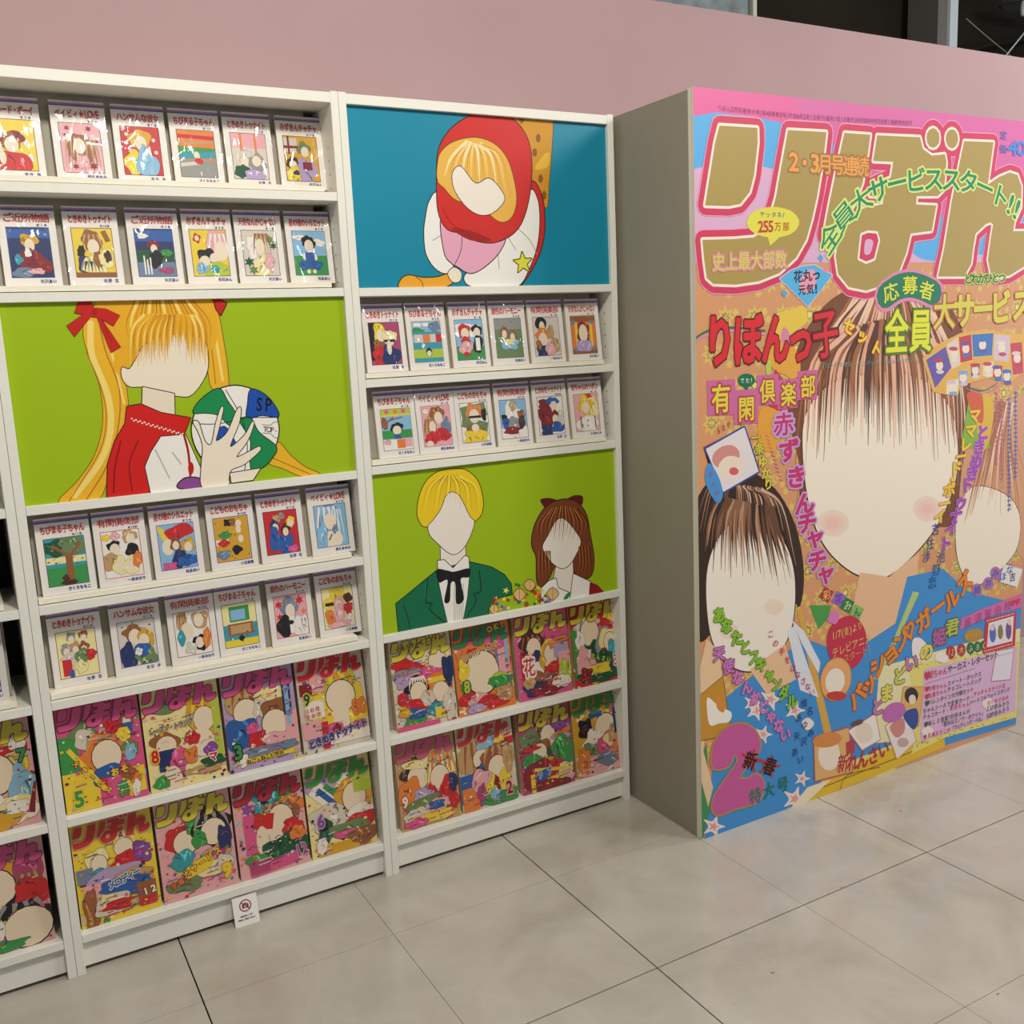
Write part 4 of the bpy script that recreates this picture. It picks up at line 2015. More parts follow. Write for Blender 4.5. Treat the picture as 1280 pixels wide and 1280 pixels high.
P|e8c79b|-23,1589 24,1442 70,1486 83,1594 25,1628 8,1766 42,1884 24,1940 -10,1822||0
P|c98f2e|-2,1600 81,1562 110,1742 -1,1733|4a3412|1.8
S|f2ece0|27,1612 67,1648 111,1675 104,1701 66,1698 33,1695 23,1649||0
S|d98b3c|57,1613 87,1642 84,1669 60,1652||0
P|d8a64a|364,1416 386,1417 514,1834 482,1832||0
P|dfe0e8|327,1476 356,1464 457,1708 380,1668 346,1541||0
P|dfe0e8|345,1446 394,1488 463,1599 456,1632 387,1527||0
P|4a9a4a|415,1413 507,1429 492,1467 454,1494||0
S|f0ddd6|310,1681 280,1684 277,1709 256,1685 225,1683 241,1666 225,1640 256,1653 277,1639 280,1664||0
S|dfa09c|284,1675 270,1677 269,1688 260,1677 245,1676 253,1668 245,1657 260,1662 269,1656 270,1668||0
S|f0ddd6|403,1737 374,1739 372,1762 352,1740 323,1738 339,1722 323,1699 352,1711 372,1698 374,1721||0
S|dfa09c|379,1731 366,1732 365,1743 356,1733 342,1732 349,1724 342,1714 356,1719 364,1713 366,1724||0
S|f0ddd6|247,1701 220,1703 218,1726 199,1704 172,1703 186,1687 172,1664 199,1676 218,1663 220,1686||0
S|dfa09c|224,1696 212,1697 211,1707 202,1697 190,1696 197,1689 190,1679 202,1684 211,1678 212,1689||0
S|f0ddd6|271,1781 247,1783 245,1803 228,1783 204,1782 217,1768 204,1747 228,1758 245,1746 247,1767||0
S|dfa09c|251,1776 240,1777 239,1786 231,1777 220,1776 226,1770 220,1760 231,1765 239,1760 240,1770||0
S|f0ddd6|426,1961 403,1962 402,1981 386,1962 362,1960 375,1948 362,1928 386,1939 401,1929 403,1948||0
S|dfa09c|407,1956 396,1957 396,1965 388,1957 378,1956 383,1950 377,1941 388,1946 395,1941 396,1950||0
S|f0ddd6|416,2025 380,2026 378,2055 353,2025 317,2022 336,2002 316,1972 353,1989 377,1973 380,2003||0
S|dfa09c|386,2016 370,2017 368,2030 357,2017 340,2015 349,2006 340,1992 357,2000 368,1993 370,2006||0
S|f0ddd6|87,2018 59,2020 56,2044 36,2019 7,2016 23,1999 7,1973 37,1987 57,1974 59,2000||0
S|dfa09c|63,2011 50,2012 49,2023 40,2011 26,2010 33,2002 26,1990 40,1997 49,1991 50,2003||0
S|f0ddd6|228,1674 204,1676 202,1696 186,1677 162,1676 175,1662 162,1642 186,1652 202,1640 204,1661||0
S|dfa09c|208,1669 197,1670 196,1680 189,1671 177,1670 184,1664 177,1655 189,1659 196,1654 197,1663||0
P|e6d27e|380,2042 481,1978 620,1948 804,1941 807,2038 551,2023||0
P|e2b92c|423,1991 656,1963 1037,1928 1050,2016 586,2033 414,2033||0
L|8a6412|481,2004 657,1998 843,1992 1020,1980||3.7
L|8a6412|551,2037 586,1993 731,2004||3.7
P|f0dfc0|347,2032 413,1986 515,1987 397,2041||0
P|e9dfb0|699,1915 721,1667 1448,1672 1495,1695 1493,1976 919,1956||0
P|e6d878|852,1690 930,1695 1236,1723 1439,1717 1450,2001 1047,1981 883,1997 905,1868||0
S|5c8a3a|1011,1711 1010,1712 1008,1712 1006,1711 1005,1710 1006,1708 1008,1708 1010,1709||0
S|c48a3c|1296,1997 1295,1999 1293,1999 1291,1998 1290,1996 1290,1995 1293,1994 1295,1996||0
S|c48a3c|1241,1730 1240,1731 1238,1731 1236,1730 1235,1728 1236,1727 1238,1727 1240,1728||0
S|c48a3c|1144,1724 1143,1726 1141,1726 1139,1725 1138,1723 1139,1722 1141,1722 1143,1723||0
S|5c8a3a|1429,2003 1428,2004 1426,2004 1424,2003 1422,2001 1423,2000 1426,2000 1428,2001||0
S|8a9a3a|1231,1718 1230,1720 1228,1720 1226,1719 1225,1717 1226,1716 1228,1716 1230,1717||0
S|8a9a3a|1198,1716 1197,1718 1195,1718 1193,1717 1192,1715 1193,1714 1195,1714 1197,1715||0
S|5c8a3a|1377,2003 1376,2004 1374,2004 1372,2003 1371,2001 1372,2000 1374,2000 1376,2001||0
S|c48a3c|1375,1991 1374,1992 1372,1993 1370,1991 1368,1990 1369,1988 1372,1988 1374,1989||0
S|5c8a3a|1304,1716 1303,1718 1301,1718 1299,1717 1298,1715 1298,1714 1301,1714 1303,1715||0
S|8a9a3a|1210,1726 1209,1727 1207,1727 1205,1726 1204,1725 1204,1723 1207,1723 1209,1724||0
S|c48a3c|910,1971 909,1972 907,1972 905,1971 904,1969 905,1968 907,1968 909,1969||0
S|c48a3c|987,1704 987,1705 985,1705 983,1704 982,1703 982,1702 984,1701 986,1702||0
S|5c8a3a|1102,1972 1102,1973 1100,1973 1097,1972 1096,1970 1097,1969 1099,1969 1101,1970||0
S|8a9a3a|1104,1973 1104,1974 1102,1974 1099,1973 1098,1972 1099,1970 1101,1970 1104,1972||0
S|5c8a3a|1180,1988 1180,1989 1177,1989 1175,1988 1174,1986 1175,1985 1177,1985 1179,1986||0
S|8a9a3a|1051,1969 1050,1970 1048,1970 1046,1969 1045,1967 1046,1966 1048,1966 1050,1967||0
S|8a9a3a|906,1709 906,1710 904,1710 902,1709 901,1708 902,1706 904,1706 905,1707||0
S|8a9a3a|1418,1996 1417,1998 1415,1998 1412,1997 1412,1995 1412,1994 1415,1994 1417,1995||0
S|5c8a3a|1084,1990 1084,1991 1082,1991 1079,1990 1078,1988 1079,1987 1081,1987 1083,1988||0
S|5c8a3a|867,1700 867,1701 865,1701 863,1700 862,1699 863,1698 865,1697 866,1698||0
S|8a9a3a|1044,1705 1043,1706 1041,1707 1039,1706 1038,1704 1039,1703 1041,1703 1043,1704||0
S|8a9a3a|1282,1730 1281,1732 1279,1732 1277,1731 1276,1729 1277,1728 1279,1728 1281,1729||0
S|c48a3c|1362,1731 1361,1733 1359,1733 1356,1732 1355,1730 1356,1729 1358,1729 1361,1730||0
S|c48a3c|919,1690 919,1691 917,1691 915,1690 914,1689 915,1688 917,1688 919,1688||0
S|5c8a3a|1065,1709 1064,1710 1062,1710 1060,1709 1059,1708 1060,1706 1062,1706 1064,1707||0
S|5c8a3a|1094,1982 1094,1983 1092,1983 1090,1982 1089,1980 1089,1979 1092,1979 1094,1980||0
S|5c8a3a|939,1973 938,1974 936,1975 934,1974 933,1972 934,1971 936,1971 938,1972||0
S|8a9a3a|1255,1991 1254,1992 1252,1992 1250,1991 1248,1989 1249,1988 1251,1988 1254,1989||0
S|5c8a3a|915,1976 914,1977 912,1977 910,1976 909,1974 910,1973 912,1973 914,1974||0
S|8a9a3a|938,1971 938,1972 936,1972 934,1971 933,1969 933,1968 935,1968 937,1969||0
S|c48a3c|968,1700 968,1701 966,1701 964,1700 963,1698 964,1697 966,1697 968,1698||0
S|8a9a3a|1369,1734 1368,1735 1366,1736 1364,1734 1363,1733 1363,1732 1366,1731 1368,1732||0
S|8a9a3a|923,1698 923,1699 921,1699 919,1698 918,1697 919,1696 920,1695 922,1696||0
S|c48a3c|1097,1706 1096,1707 1094,1707 1092,1706 1091,1704 1092,1703 1094,1703 1096,1704||0
S|5c8a3a|1244,1980 1243,1981 1241,1981 1239,1980 1238,1978 1238,1977 1241,1977 1243,1978||0
S|8a9a3a|1164,1715 1163,1716 1161,1716 1159,1715 1158,1714 1159,1712 1161,1712 1163,1713||0
S|5c8a3a|1332,1737 1332,1738 1330,1738 1327,1737 1326,1735 1327,1734 1329,1734 1332,1735||0
S|5c8a3a|1108,1704 1107,1705 1105,1706 1103,1705 1102,1703 1102,1702 1104,1702 1107,1703||0
S|5c8a3a|1316,1719 1315,1720 1313,1720 1311,1719 1310,1717 1311,1716 1313,1716 1315,1717||0
S|8a9a3a|1010,1975 1010,1976 1008,1976 1006,1975 1005,1973 1006,1972 1008,1972 1010,1973||0
S|c48a3c|908,1709 907,1710 905,1711 903,1710 902,1708 903,1707 905,1707 907,1708||0
S|8a9a3a|883,1968 882,1969 880,1969 878,1968 878,1967 878,1965 880,1965 882,1966||0
S|5c8a3a|1398,1737 1398,1738 1395,1739 1393,1738 1392,1736 1393,1735 1395,1734 1397,1736||0
S|8a9a3a|962,1979 961,1980 959,1980 957,1979 956,1977 957,1976 959,1976 961,1977||0
S|5c8a3a|1389,1736 1389,1737 1386,1737 1384,1736 1383,1735 1384,1733 1386,1733 1388,1734||0
S|c48a3c|889,1974 889,1975 887,1975 885,1974 884,1973 885,1972 886,1971 888,1972||0
S|c48a3c|1374,1728 1374,1730 1371,1730 1369,1729 1368,1727 1369,1726 1371,1726 1373,1726||0
S|5c8a3a|955,1978 955,1980 953,1980 951,1979 950,1977 950,1976 952,1976 954,1977||0
S|5c8a3a|1440,1995 1440,1997 1437,1997 1435,1996 1434,1994 1435,1992 1437,1992 1439,1994||0
S|5c8a3a|1021,1976 1021,1977 1019,1977 1016,1976 1016,1974 1016,1973 1018,1973 1020,1974||0
S|c48a3c|1228,1712 1227,1714 1225,1714 1223,1713 1222,1711 1223,1710 1225,1710 1227,1711||0
S|c48a3c|906,1703 906,1704 904,1704 902,1703 901,1702 902,1700 904,1700 906,1701||0
S|8a9a3a|1356,1723 1355,1724 1353,1724 1351,1723 1350,1721 1351,1720 1353,1720 1355,1721||0
S|5c8a3a|1341,2007 1340,2008 1338,2009 1336,2008 1335,2006 1335,2004 1338,2004 1340,2006||0
S|8a9a3a|1130,1973 1130,1974 1128,1974 1125,1973 1124,1972 1125,1970 1127,1970 1129,1971||0
S|5c8a3a|893,1961 892,1962 890,1962 888,1961 887,1960 888,1958 890,1958 892,1959||0
S|c48a3c|1019,1982 1019,1983 1017,1983 1014,1982 1014,1980 1014,1979 1016,1979 1018,1980||0
S|c48a3c|1291,1717 1290,1718 1288,1719 1286,1718 1285,1716 1286,1715 1288,1714 1290,1716||0
S|c48a3c|935,1974 935,1975 933,1975 931,1974 930,1973 930,1972 932,1971 934,1972||0
S|5c8a3a|1075,1979 1074,1980 1072,1980 1070,1979 1069,1978 1070,1976 1072,1976 1074,1977||0
S|8a9a3a|1404,1725 1403,1726 1401,1726 1398,1725 1397,1723 1398,1722 1400,1722 1403,1723||0
S|c48a3c|873,1694 872,1695 870,1695 868,1694 867,1693 868,1692 870,1691 872,1692||0
S|5c8a3a|1227,1711 1226,1712 1224,1712 1222,1711 1221,1709 1222,1708 1224,1708 1226,1709||0
S|c48a3c|1089,1712 1089,1713 1087,1713 1084,1712 1084,1710 1084,1709 1086,1709 1088,1710||0
S|8a9a3a|895,1698 895,1699 893,1699 891,1698 890,1697 891,1696 893,1696 894,1696||0
S|8a9a3a|1071,1707 1070,1708 1068,1708 1066,1707 1065,1705 1066,1704 1068,1704 1070,1705||0
S|c48a3c|1023,1706 1023,1707 1021,1707 1018,1706 1018,1704 1018,1703 1020,1703 1022,1704||0
S|c48a3c|1188,1981 1187,1982 1185,1983 1183,1981 1182,1980 1182,1978 1185,1978 1187,1980||0
S|8a9a3a|1025,1699 1024,1701 1022,1701 1020,1700 1020,1698 1020,1697 1022,1697 1024,1698||0
S|5c8a3a|1120,1988 1120,1989 1117,1989 1115,1988 1114,1986 1115,1985 1117,1985 1119,1986||0
S|c48a3c|1398,1995 1397,1996 1395,1996 1393,1995 1392,1993 1392,1992 1395,1992 1397,1993||0
S|5c8a3a|950,1968 949,1970 947,1970 945,1968 944,1967 945,1966 947,1966 949,1967||0
S|5c8a3a|1186,1980 1185,1981 1183,1981 1181,1980 1180,1978 1181,1977 1183,1977 1185,1978||0
S|5c8a3a|908,1960 907,1961 905,1961 903,1960 902,1958 903,1957 905,1957 907,1958||0
S|c48a3c|1078,1976 1077,1977 1075,1977 1073,1976 1072,1975 1073,1973 1075,1973 1077,1974||0
S|c48a3c|1314,2000 1313,2002 1311,2002 1309,2000 1308,1999 1308,1997 1311,1997 1313,1998||0
S|5c8a3a|1341,1999 1340,2000 1338,2000 1336,1999 1335,1998 1335,1996 1338,1996 1340,1997||0
S|8a9a3a|1222,1983 1222,1984 1219,1984 1217,1983 1216,1981 1217,1980 1219,1980 1221,1981||0
S|8a9a3a|1351,1728 1350,1729 1348,1730 1346,1728 1345,1727 1346,1726 1348,1725 1350,1726||0
S|8a9a3a|949,1961 948,1963 946,1963 944,1962 943,1960 944,1959 946,1959 948,1960||0
S|8a9a3a|942,1970 941,1972 939,1972 937,1970 936,1969 937,1968 939,1968 941,1969||0
S|5c8a3a|1365,1986 1364,1988 1362,1988 1360,1987 1359,1985 1360,1984 1362,1984 1364,1985||0
S|8a9a3a|1100,1982 1099,1983 1097,1983 1095,1982 1094,1980 1095,1979 1097,1979 1099,1980||0
S|8a9a3a|1178,1718 1177,1720 1175,1720 1173,1719 1172,1717 1172,1716 1175,1716 1177,1717||0
S|5c8a3a|900,1702 899,1704 897,1704 895,1703 894,1701 895,1700 897,1700 899,1701||0
S|8a9a3a|901,1698 900,1699 898,1699 896,1698 896,1696 896,1695 898,1695 900,1696||0
S|c48a3c|1252,1985 1251,1986 1249,1986 1247,1985 1246,1984 1247,1982 1249,1982 1251,1983||0
S|c48a3c|1002,1701 1001,1702 999,1702 997,1701 996,1700 997,1698 999,1698 1001,1699||0
S|c48a3c|1158,1994 1158,1996 1156,1996 1153,1994 1152,1993 1153,1992 1155,1991 1157,1992||0
S|c48a3c|959,1966 958,1967 956,1967 954,1966 953,1964 954,1963 956,1963 958,1964||0
S|5c8a3a|1393,1725 1392,1727 1390,1727 1388,1726 1386,1724 1387,1723 1390,1723 1392,1724||0
S|c48a3c|1066,1969 1065,1970 1063,1970 1061,1969 1060,1968 1061,1966 1063,1966 1065,1968||0
S|5c8a3a|1203,1723 1202,1724 1200,1724 1198,1723 1197,1722 1198,1720 1200,1720 1202,1721||0
S|8a9a3a|950,1972 949,1973 947,1973 945,1972 944,1970 945,1969 947,1969 949,1970||0
S|c48a3c|1061,1967 1060,1969 1058,1969 1056,1968 1055,1966 1056,1965 1058,1965 1060,1966||0
S|8a9a3a|1170,1717 1169,1718 1167,1718 1165,1717 1164,1716 1165,1714 1167,1714 1169,1715||0
S|c48a3c|1004,1968 1003,1969 1001,1969 999,1968 998,1966 999,1965 1001,1965 1003,1966||0
S|c48a3c|1033,1968 1033,1969 1031,1969 1028,1968 1028,1966 1028,1965 1030,1965 1032,1966||0
S|c48a3c|1070,1988 1069,1990 1067,1990 1065,1988 1064,1987 1064,1986 1066,1986 1069,1987||0
S|8a9a3a|1208,1723 1207,1724 1205,1724 1202,1723 1202,1722 1202,1720 1204,1720 1207,1721||0
S|8a9a3a|1288,1721 1287,1723 1285,1723 1283,1722 1282,1720 1283,1719 1285,1719 1287,1720||0
S|5c8a3a|1016,1712 1016,1713 1014,1714 1012,1712 1011,1711 1012,1710 1014,1710 1016,1710||0
S|8a9a3a|1292,1726 1292,1728 1289,1728 1287,1727 1286,1725 1287,1724 1289,1724 1291,1725||0
S|c48a3c|1044,1714 1043,1715 1041,1716 1039,1715 1038,1713 1039,1712 1041,1712 1043,1713||0
S|5c8a3a|1358,2006 1358,2008 1356,2008 1353,2007 1352,2005 1353,2004 1355,2004 1358,2005||0
S|5c8a3a|1033,1973 1032,1974 1030,1974 1028,1973 1027,1972 1028,1970 1030,1970 1032,1972||0
S|5c8a3a|900,1689 900,1690 898,1690 896,1689 895,1688 896,1686 898,1686 899,1687||0
S|5c8a3a|1318,2004 1318,2006 1315,2006 1313,2004 1312,2003 1313,2002 1315,2001 1317,2002||0
S|5c8a3a|1127,1973 1126,1974 1124,1974 1122,1973 1121,1971 1122,1970 1124,1970 1126,1971||0
S|8a9a3a|1389,1733 1388,1734 1386,1734 1384,1734 1382,1732 1383,1730 1386,1730 1388,1731||0
S|c48a3c|1141,1725 1141,1726 1139,1726 1136,1725 1136,1724 1136,1722 1138,1722 1140,1723||0
S|5c8a3a|1068,1702 1067,1704 1065,1704 1063,1703 1062,1701 1063,1700 1065,1700 1067,1701||0
S|c48a3c|1214,1978 1213,1980 1211,1980 1209,1979 1208,1977 1209,1976 1211,1976 1213,1977||0
S|c48a3c|937,1966 936,1968 934,1968 932,1967 932,1965 932,1964 934,1964 936,1965||0
S|c48a3c|887,1706 886,1707 884,1707 882,1706 882,1705 882,1703 884,1703 886,1704||0
S|c48a3c|1222,1713 1222,1714 1219,1715 1217,1714 1216,1712 1217,1711 1219,1710 1221,1712||0
S|5c8a3a|1355,1735 1354,1736 1352,1736 1349,1735 1348,1734 1349,1732 1351,1732 1354,1733||0
S|c48a3c|1041,1986 1040,1987 1038,1987 1036,1986 1035,1984 1036,1983 1038,1983 1040,1984||0
S|c48a3c|1117,1992 1117,1993 1114,1993 1112,1992 1111,1990 1112,1989 1114,1989 1116,1990||0
S|c48a3c|965,1976 964,1977 962,1977 960,1976 959,1974 960,1973 962,1973 964,1974||0
S|5c8a3a|1082,1716 1081,1717 1079,1717 1077,1716 1076,1714 1076,1713 1078,1713 1080,1714||0
S|c48a3c|1188,1717 1188,1718 1186,1719 1183,1718 1182,1716 1183,1715 1185,1715 1187,1716||0
S|8a9a3a|1423,1726 1422,1727 1420,1727 1418,1726 1417,1724 1418,1723 1420,1723 1422,1724||0
S|8a9a3a|924,1969 923,1970 921,1970 919,1969 918,1968 919,1966 921,1966 923,1967||0
S|c48a3c|952,1706 951,1708 949,1708 947,1707 946,1705 947,1704 949,1704 951,1705||0
S|8a9a3a|1194,1981 1194,1982 1192,1982 1189,1981 1188,1980 1189,1978 1191,1978 1194,1979||0
S|5c8a3a|894,1703 893,1704 891,1704 889,1703 888,1702 889,1700 891,1700 893,1701||0
S|8a9a3a|1302,1990 1301,1991 1299,1991 1296,1990 1296,1988 1296,1987 1298,1987 1301,1988||0
S|8a9a3a|1349,2006 1348,2007 1346,2007 1344,2006 1343,2004 1344,2003 1346,2003 1348,2004||0
S|8a9a3a|1043,1717 1042,1718 1040,1718 1038,1717 1038,1716 1038,1714 1040,1714 1042,1715||0
S|c48a3c|1090,1710 1089,1711 1087,1711 1085,1710 1084,1708 1085,1707 1087,1707 1089,1708||0
S|5c8a3a|1222,1726 1222,1728 1220,1728 1217,1727 1216,1725 1217,1724 1219,1724 1222,1725||0
S|8a9a3a|1141,1976 1141,1977 1138,1977 1136,1976 1135,1974 1136,1973 1138,1973 1140,1974||0
S|c48a3c|1028,1984 1027,1985 1025,1985 1023,1984 1022,1983 1023,1981 1025,1981 1027,1982||0
S|8a9a3a|1392,2000 1392,2001 1389,2001 1387,2000 1386,1998 1387,1997 1389,1997 1391,1998||0
S|5c8a3a|1242,1729 1241,1730 1239,1730 1237,1729 1236,1727 1237,1726 1239,1726 1241,1727||0
S|c48a3c|1193,1990 1192,1992 1190,1992 1188,1991 1187,1989 1188,1988 1190,1988 1192,1989||0
S|c48a3c|1327,1717 1326,1718 1324,1718 1322,1718 1321,1716 1322,1715 1324,1714 1326,1715||0
S|5c8a3a|1408,1739 1408,1740 1406,1740 1403,1740 1402,1738 1403,1736 1405,1736 1408,1737||0
S|8a9a3a|1354,1990 1354,1992 1351,1992 1349,1991 1348,1989 1349,1988 1351,1988 1353,1989||0
S|8a9a3a|919,1698 919,1699 917,1699 915,1698 914,1697 915,1695 916,1695 918,1696||0
S|8a9a3a|1010,1695 1009,1696 1007,1696 1005,1695 1004,1694 1005,1692 1007,1692 1009,1693||0
S|c48a3c|912,1979 912,1980 910,1981 908,1980 907,1978 907,1977 909,1976 911,1978||0
S|c48a3c|1180,1711 1179,1712 1177,1713 1175,1712 1174,1710 1175,1709 1177,1709 1179,1710||0
S|8a9a3a|1182,1987 1181,1989 1179,1989 1177,1988 1176,1986 1176,1985 1179,1985 1181,1986||0
S|5c8a3a|1264,1733 1263,1734 1261,1734 1259,1733 1258,1731 1258,1730 1261,1730 1263,1731||0
S|5c8a3a|1093,1711 1092,1712 1090,1712 1088,1711 1087,1710 1088,1708 1090,1708 1092,1709||0
S|c48a3c|933,1970 932,1971 930,1971 928,1970 927,1968 928,1967 930,1967 932,1968||0
S|8a9a3a|1121,1714 1121,1715 1119,1716 1116,1714 1116,1713 1116,1712 1118,1712 1120,1712||0
P|ddb4d6|931,1718 1068,1724 1228,1730 1418,1733 1423,1973 921,1964||0
L|1d7a58|-16,628 37,604 118,597 240,610||5.4
L|e08ab0|-16,637 37,614 118,606 240,620||5.5
S|e6c64a|278,569 337,556 381,547 397,590 337,624 303,666 278,622||0
S|e8a63c|249,663 308,634 357,668 373,720 348,748 308,731 269,714||0
S|d88aa4|308,602 332,624 328,667 298,637||0
P|c73a48|240,806 278,715 308,745 318,833 279,830||0
P|b9cf5a|240,684 264,692 259,735 245,727||0
S|e6a23a|220,826 279,827 304,876 279,940 220,924||0
P|86b83c|1076,1009 1111,844 1156,852 1227,1023||0
S|e2b83c|1148,847 1217,852 1236,926 1204,1021 1165,998||0
S|d8603c|1096,839 1170,839 1184,931 1145,919||0
P|eaa0c0|84,88 213,86 214,124 201,205 186,248 153,279 113,286 34,286 51,211 69,131|eaa0c0|27
P|eaa0c0|322,85 465,82 456,142 432,250 413,313 392,367 354,416 292,457 218,478 135,486 59,483 37,468 29,421 24,372 130,369 200,364 236,346 260,307 279,258 297,184|eaa0c0|27
P|eaa0c0|534,80 638,79 629,129 610,210 580,268 508,341 474,375 457,356 476,280 505,177|eaa0c0|27
P|eaa0c0|665,79 846,74 860,106 900,123 958,116 966,138 959,218 932,237 838,240 836,264 926,264 909,338 816,347 799,402 771,453 712,492 632,509 560,498 517,461 506,413 516,370 563,316 605,282 694,266 697,246 639,245 646,219 674,208 725,192 734,148 651,149|eaa0c0|27
P|eaa0c0|1044,74 1183,70 1172,139 1163,196 1217,171 1268,156 1308,162 1331,196 1333,260 1304,304 1298,334 1392,332 1398,401 1360,445 1289,472 1228,477 1192,461 1177,423 1189,348 1196,316 1183,309 1162,314 1113,344 1103,391 1097,434 1066,473 943,472 967,392 996,248 1024,145|eaa0c0|27
P|eaa0c0|932,71 929,86 919,96 904,101 889,98 878,88 874,74 877,60 887,50 902,45 916,48 928,58|eaa0c0|27
P|eaa0c0|1016,69 1013,83 1003,94 989,98 974,95 964,86 959,72 962,58 972,48 986,43 1001,46 1012,56|eaa0c0|27
P|d23a5e|84,88 213,86 214,124 201,205 186,248 153,279 113,286 34,286 51,211 69,131|d23a5e|24
P|d23a5e|322,85 465,82 456,142 432,250 413,313 392,367 354,416 292,457 218,478 135,486 59,483 37,468 29,421 24,372 130,369 200,364 236,346 260,307 279,258 297,184|d23a5e|24
P|d23a5e|534,80 638,79 629,129 610,210 580,268 508,341 474,375 457,356 476,280 505,177|d23a5e|24
P|d23a5e|665,79 846,74 860,106 900,123 958,116 966,138 959,218 932,237 838,240 836,264 926,264 909,338 816,347 799,402 771,453 712,492 632,509 560,498 517,461 506,413 516,370 563,316 605,282 694,266 697,246 639,245 646,219 674,208 725,192 734,148 651,149|d23a5e|24
P|d23a5e|1044,74 1183,70 1172,139 1163,196 1217,171 1268,156 1308,162 1331,196 1333,260 1304,304 1298,334 1392,332 1398,401 1360,445 1289,472 1228,477 1192,461 1177,423 1189,348 1196,316 1183,309 1162,314 1113,344 1103,391 1097,434 1066,473 943,472 967,392 996,248 1024,145|d23a5e|24
P|d23a5e|932,71 929,86 919,96 904,101 889,98 878,88 874,74 877,60 887,50 902,45 916,48 928,58|d23a5e|24
P|d23a5e|1016,69 1013,83 1003,94 989,98 974,95 964,86 959,72 962,58 972,48 986,43 1001,46 1012,56|d23a5e|24
P|f4e8d8|84,88 213,86 214,124 201,205 186,248 153,279 113,286 34,286 51,211 69,131|f4e8d8|7
P|f4e8d8|322,85 465,82 456,142 432,250 413,313 392,367 354,416 292,457 218,478 135,486 59,483 37,468 29,421 24,372 130,369 200,364 236,346 260,307 279,258 297,184|f4e8d8|7
P|f4e8d8|534,80 638,79 629,129 610,210 580,268 508,341 474,375 457,356 476,280 505,177|f4e8d8|7
P|f4e8d8|665,79 846,74 860,106 900,123 958,116 966,138 959,218 932,237 838,240 836,264 926,264 909,338 816,347 799,402 771,453 712,492 632,509 560,498 517,461 506,413 516,370 563,316 605,282 694,266 697,246 639,245 646,219 674,208 725,192 734,148 651,149|f4e8d8|7
P|f4e8d8|1044,74 1183,70 1172,139 1163,196 1217,171 1268,156 1308,162 1331,196 1333,260 1304,304 1298,334 1392,332 1398,401 1360,445 1289,472 1228,477 1192,461 1177,423 1189,348 1196,316 1183,309 1162,314 1113,344 1103,391 1097,434 1066,473 943,472 967,392 996,248 1024,145|f4e8d8|7
P|f4e8d8|932,71 929,86 919,96 904,101 889,98 878,88 874,74 877,60 887,50 902,45 916,48 928,58|f4e8d8|7
P|f4e8d8|1016,69 1013,83 1003,94 989,98 974,95 964,86 959,72 962,58 972,48 986,43 1001,46 1012,56|f4e8d8|7
P|ad9550|84,88 213,86 214,124 201,205 186,248 153,279 113,286 34,286 51,211 69,131||0
P|ad9550|322,85 465,82 456,142 432,250 413,313 392,367 354,416 292,457 218,478 135,486 59,483 37,468 29,421 24,372 130,369 200,364 236,346 260,307 279,258 297,184||0
P|ad9550|534,80 638,79 629,129 610,210 580,268 508,341 474,375 457,356 476,280 505,177||0
P|ad9550|665,79 846,74 860,106 900,123 958,116 966,138 959,218 932,237 838,240 836,264 926,264 909,338 816,347 799,402 771,453 712,492 632,509 560,498 517,461 506,413 516,370 563,316 605,282 694,266 697,246 639,245 646,219 674,208 725,192 734,148 651,149||0
P|ad9550|1044,74 1183,70 1172,139 1163,196 1217,171 1268,156 1308,162 1331,196 1333,260 1304,304 1298,334 1392,332 1398,401 1360,445 1289,472 1228,477 1192,461 1177,423 1189,348 1196,316 1183,309 1162,314 1113,344 1103,391 1097,434 1066,473 943,472 967,392 996,248 1024,145||0
P|ad9550|932,71 929,86 919,96 904,101 889,98 878,88 874,74 877,60 887,50 902,45 916,48 928,58||0
P|ad9550|1016,69 1013,83 1003,94 989,98 974,95 964,86 959,72 962,58 972,48 986,43 1001,46 1012,56||0
P|f4e8d8|610,354 635,347 671,349 679,368 662,418 630,427 601,418|f4e8d8|7
P|d23a5e|610,354 635,347 671,349 679,368 662,418 630,427 601,418||0
S|dcaed0|625,369 650,366 657,378 644,405 622,405||0
T|9a4c7c|84.5,44.9 363.6,47.1 804.1,37.2||0|りぼん2月新春特大号(第40巻第2号)平成6年2月1日発行(毎月1回1日発行)昭和30年9月3日第三種郵便物認可|13|14.3|0|h
T|eda34c|343.9,165.1 605.6,166.4|a8743a|0.11|2・3月号連続|58.1|56.2|0.07|h
T|0e8a62|482.4,362.7 541.8,297.8 621.7,250.5 700,216.9 780.8,199.5 860.2,192.8 937.8,187.9 1017.7,188.6 1095.8,193.5 1176.6,211.6 1242.8,235.9 1310.8,266.2|d8e67c|0.11|全員大サービススタート!!|93.2|73.9|0.05|b
S|e2dc4a|365,322 337,352 268,364 202,353 175,326 202,297 268,284 336,294||0
P|e2dc4a|248,355 306,354 258,385||0
T|4a6aa8|230.2,303.7 306.3,304.4||0|ヤッタネ/|18.6|16.7|0|h
T|c8323c|224.2,335.6 260.5,334.2||0|255|31.2|35.3|0.06|h
T|c8502c|286.1,334.7 315.7,334.2||0|万部|24.8|24.8|0.02|h
T|d6cc5a|77.2,427.2 297.5,420.9|d88a9a|0.12|史上最大部数|44.6|49.5|0.07|h
P|58b4e4|293,472 335,450 379,439 424,436 494,464 451,504 400,549 342,507|f0c8d8|2.2
S|e8a0b8|380,462 418,448 431,476 419,503 386,512 367,494||0
T|1c1c1c|361.8,467.1 431.2,461.3||0|花丸っ|35.8|34.5|0.06|h
T|1c1c1c|376.8,502.8 430.4,499.9||0|元気!|29.2|29.9|0.06|h
P|58a8dc|447,407 457,416 450,429 436,417||0
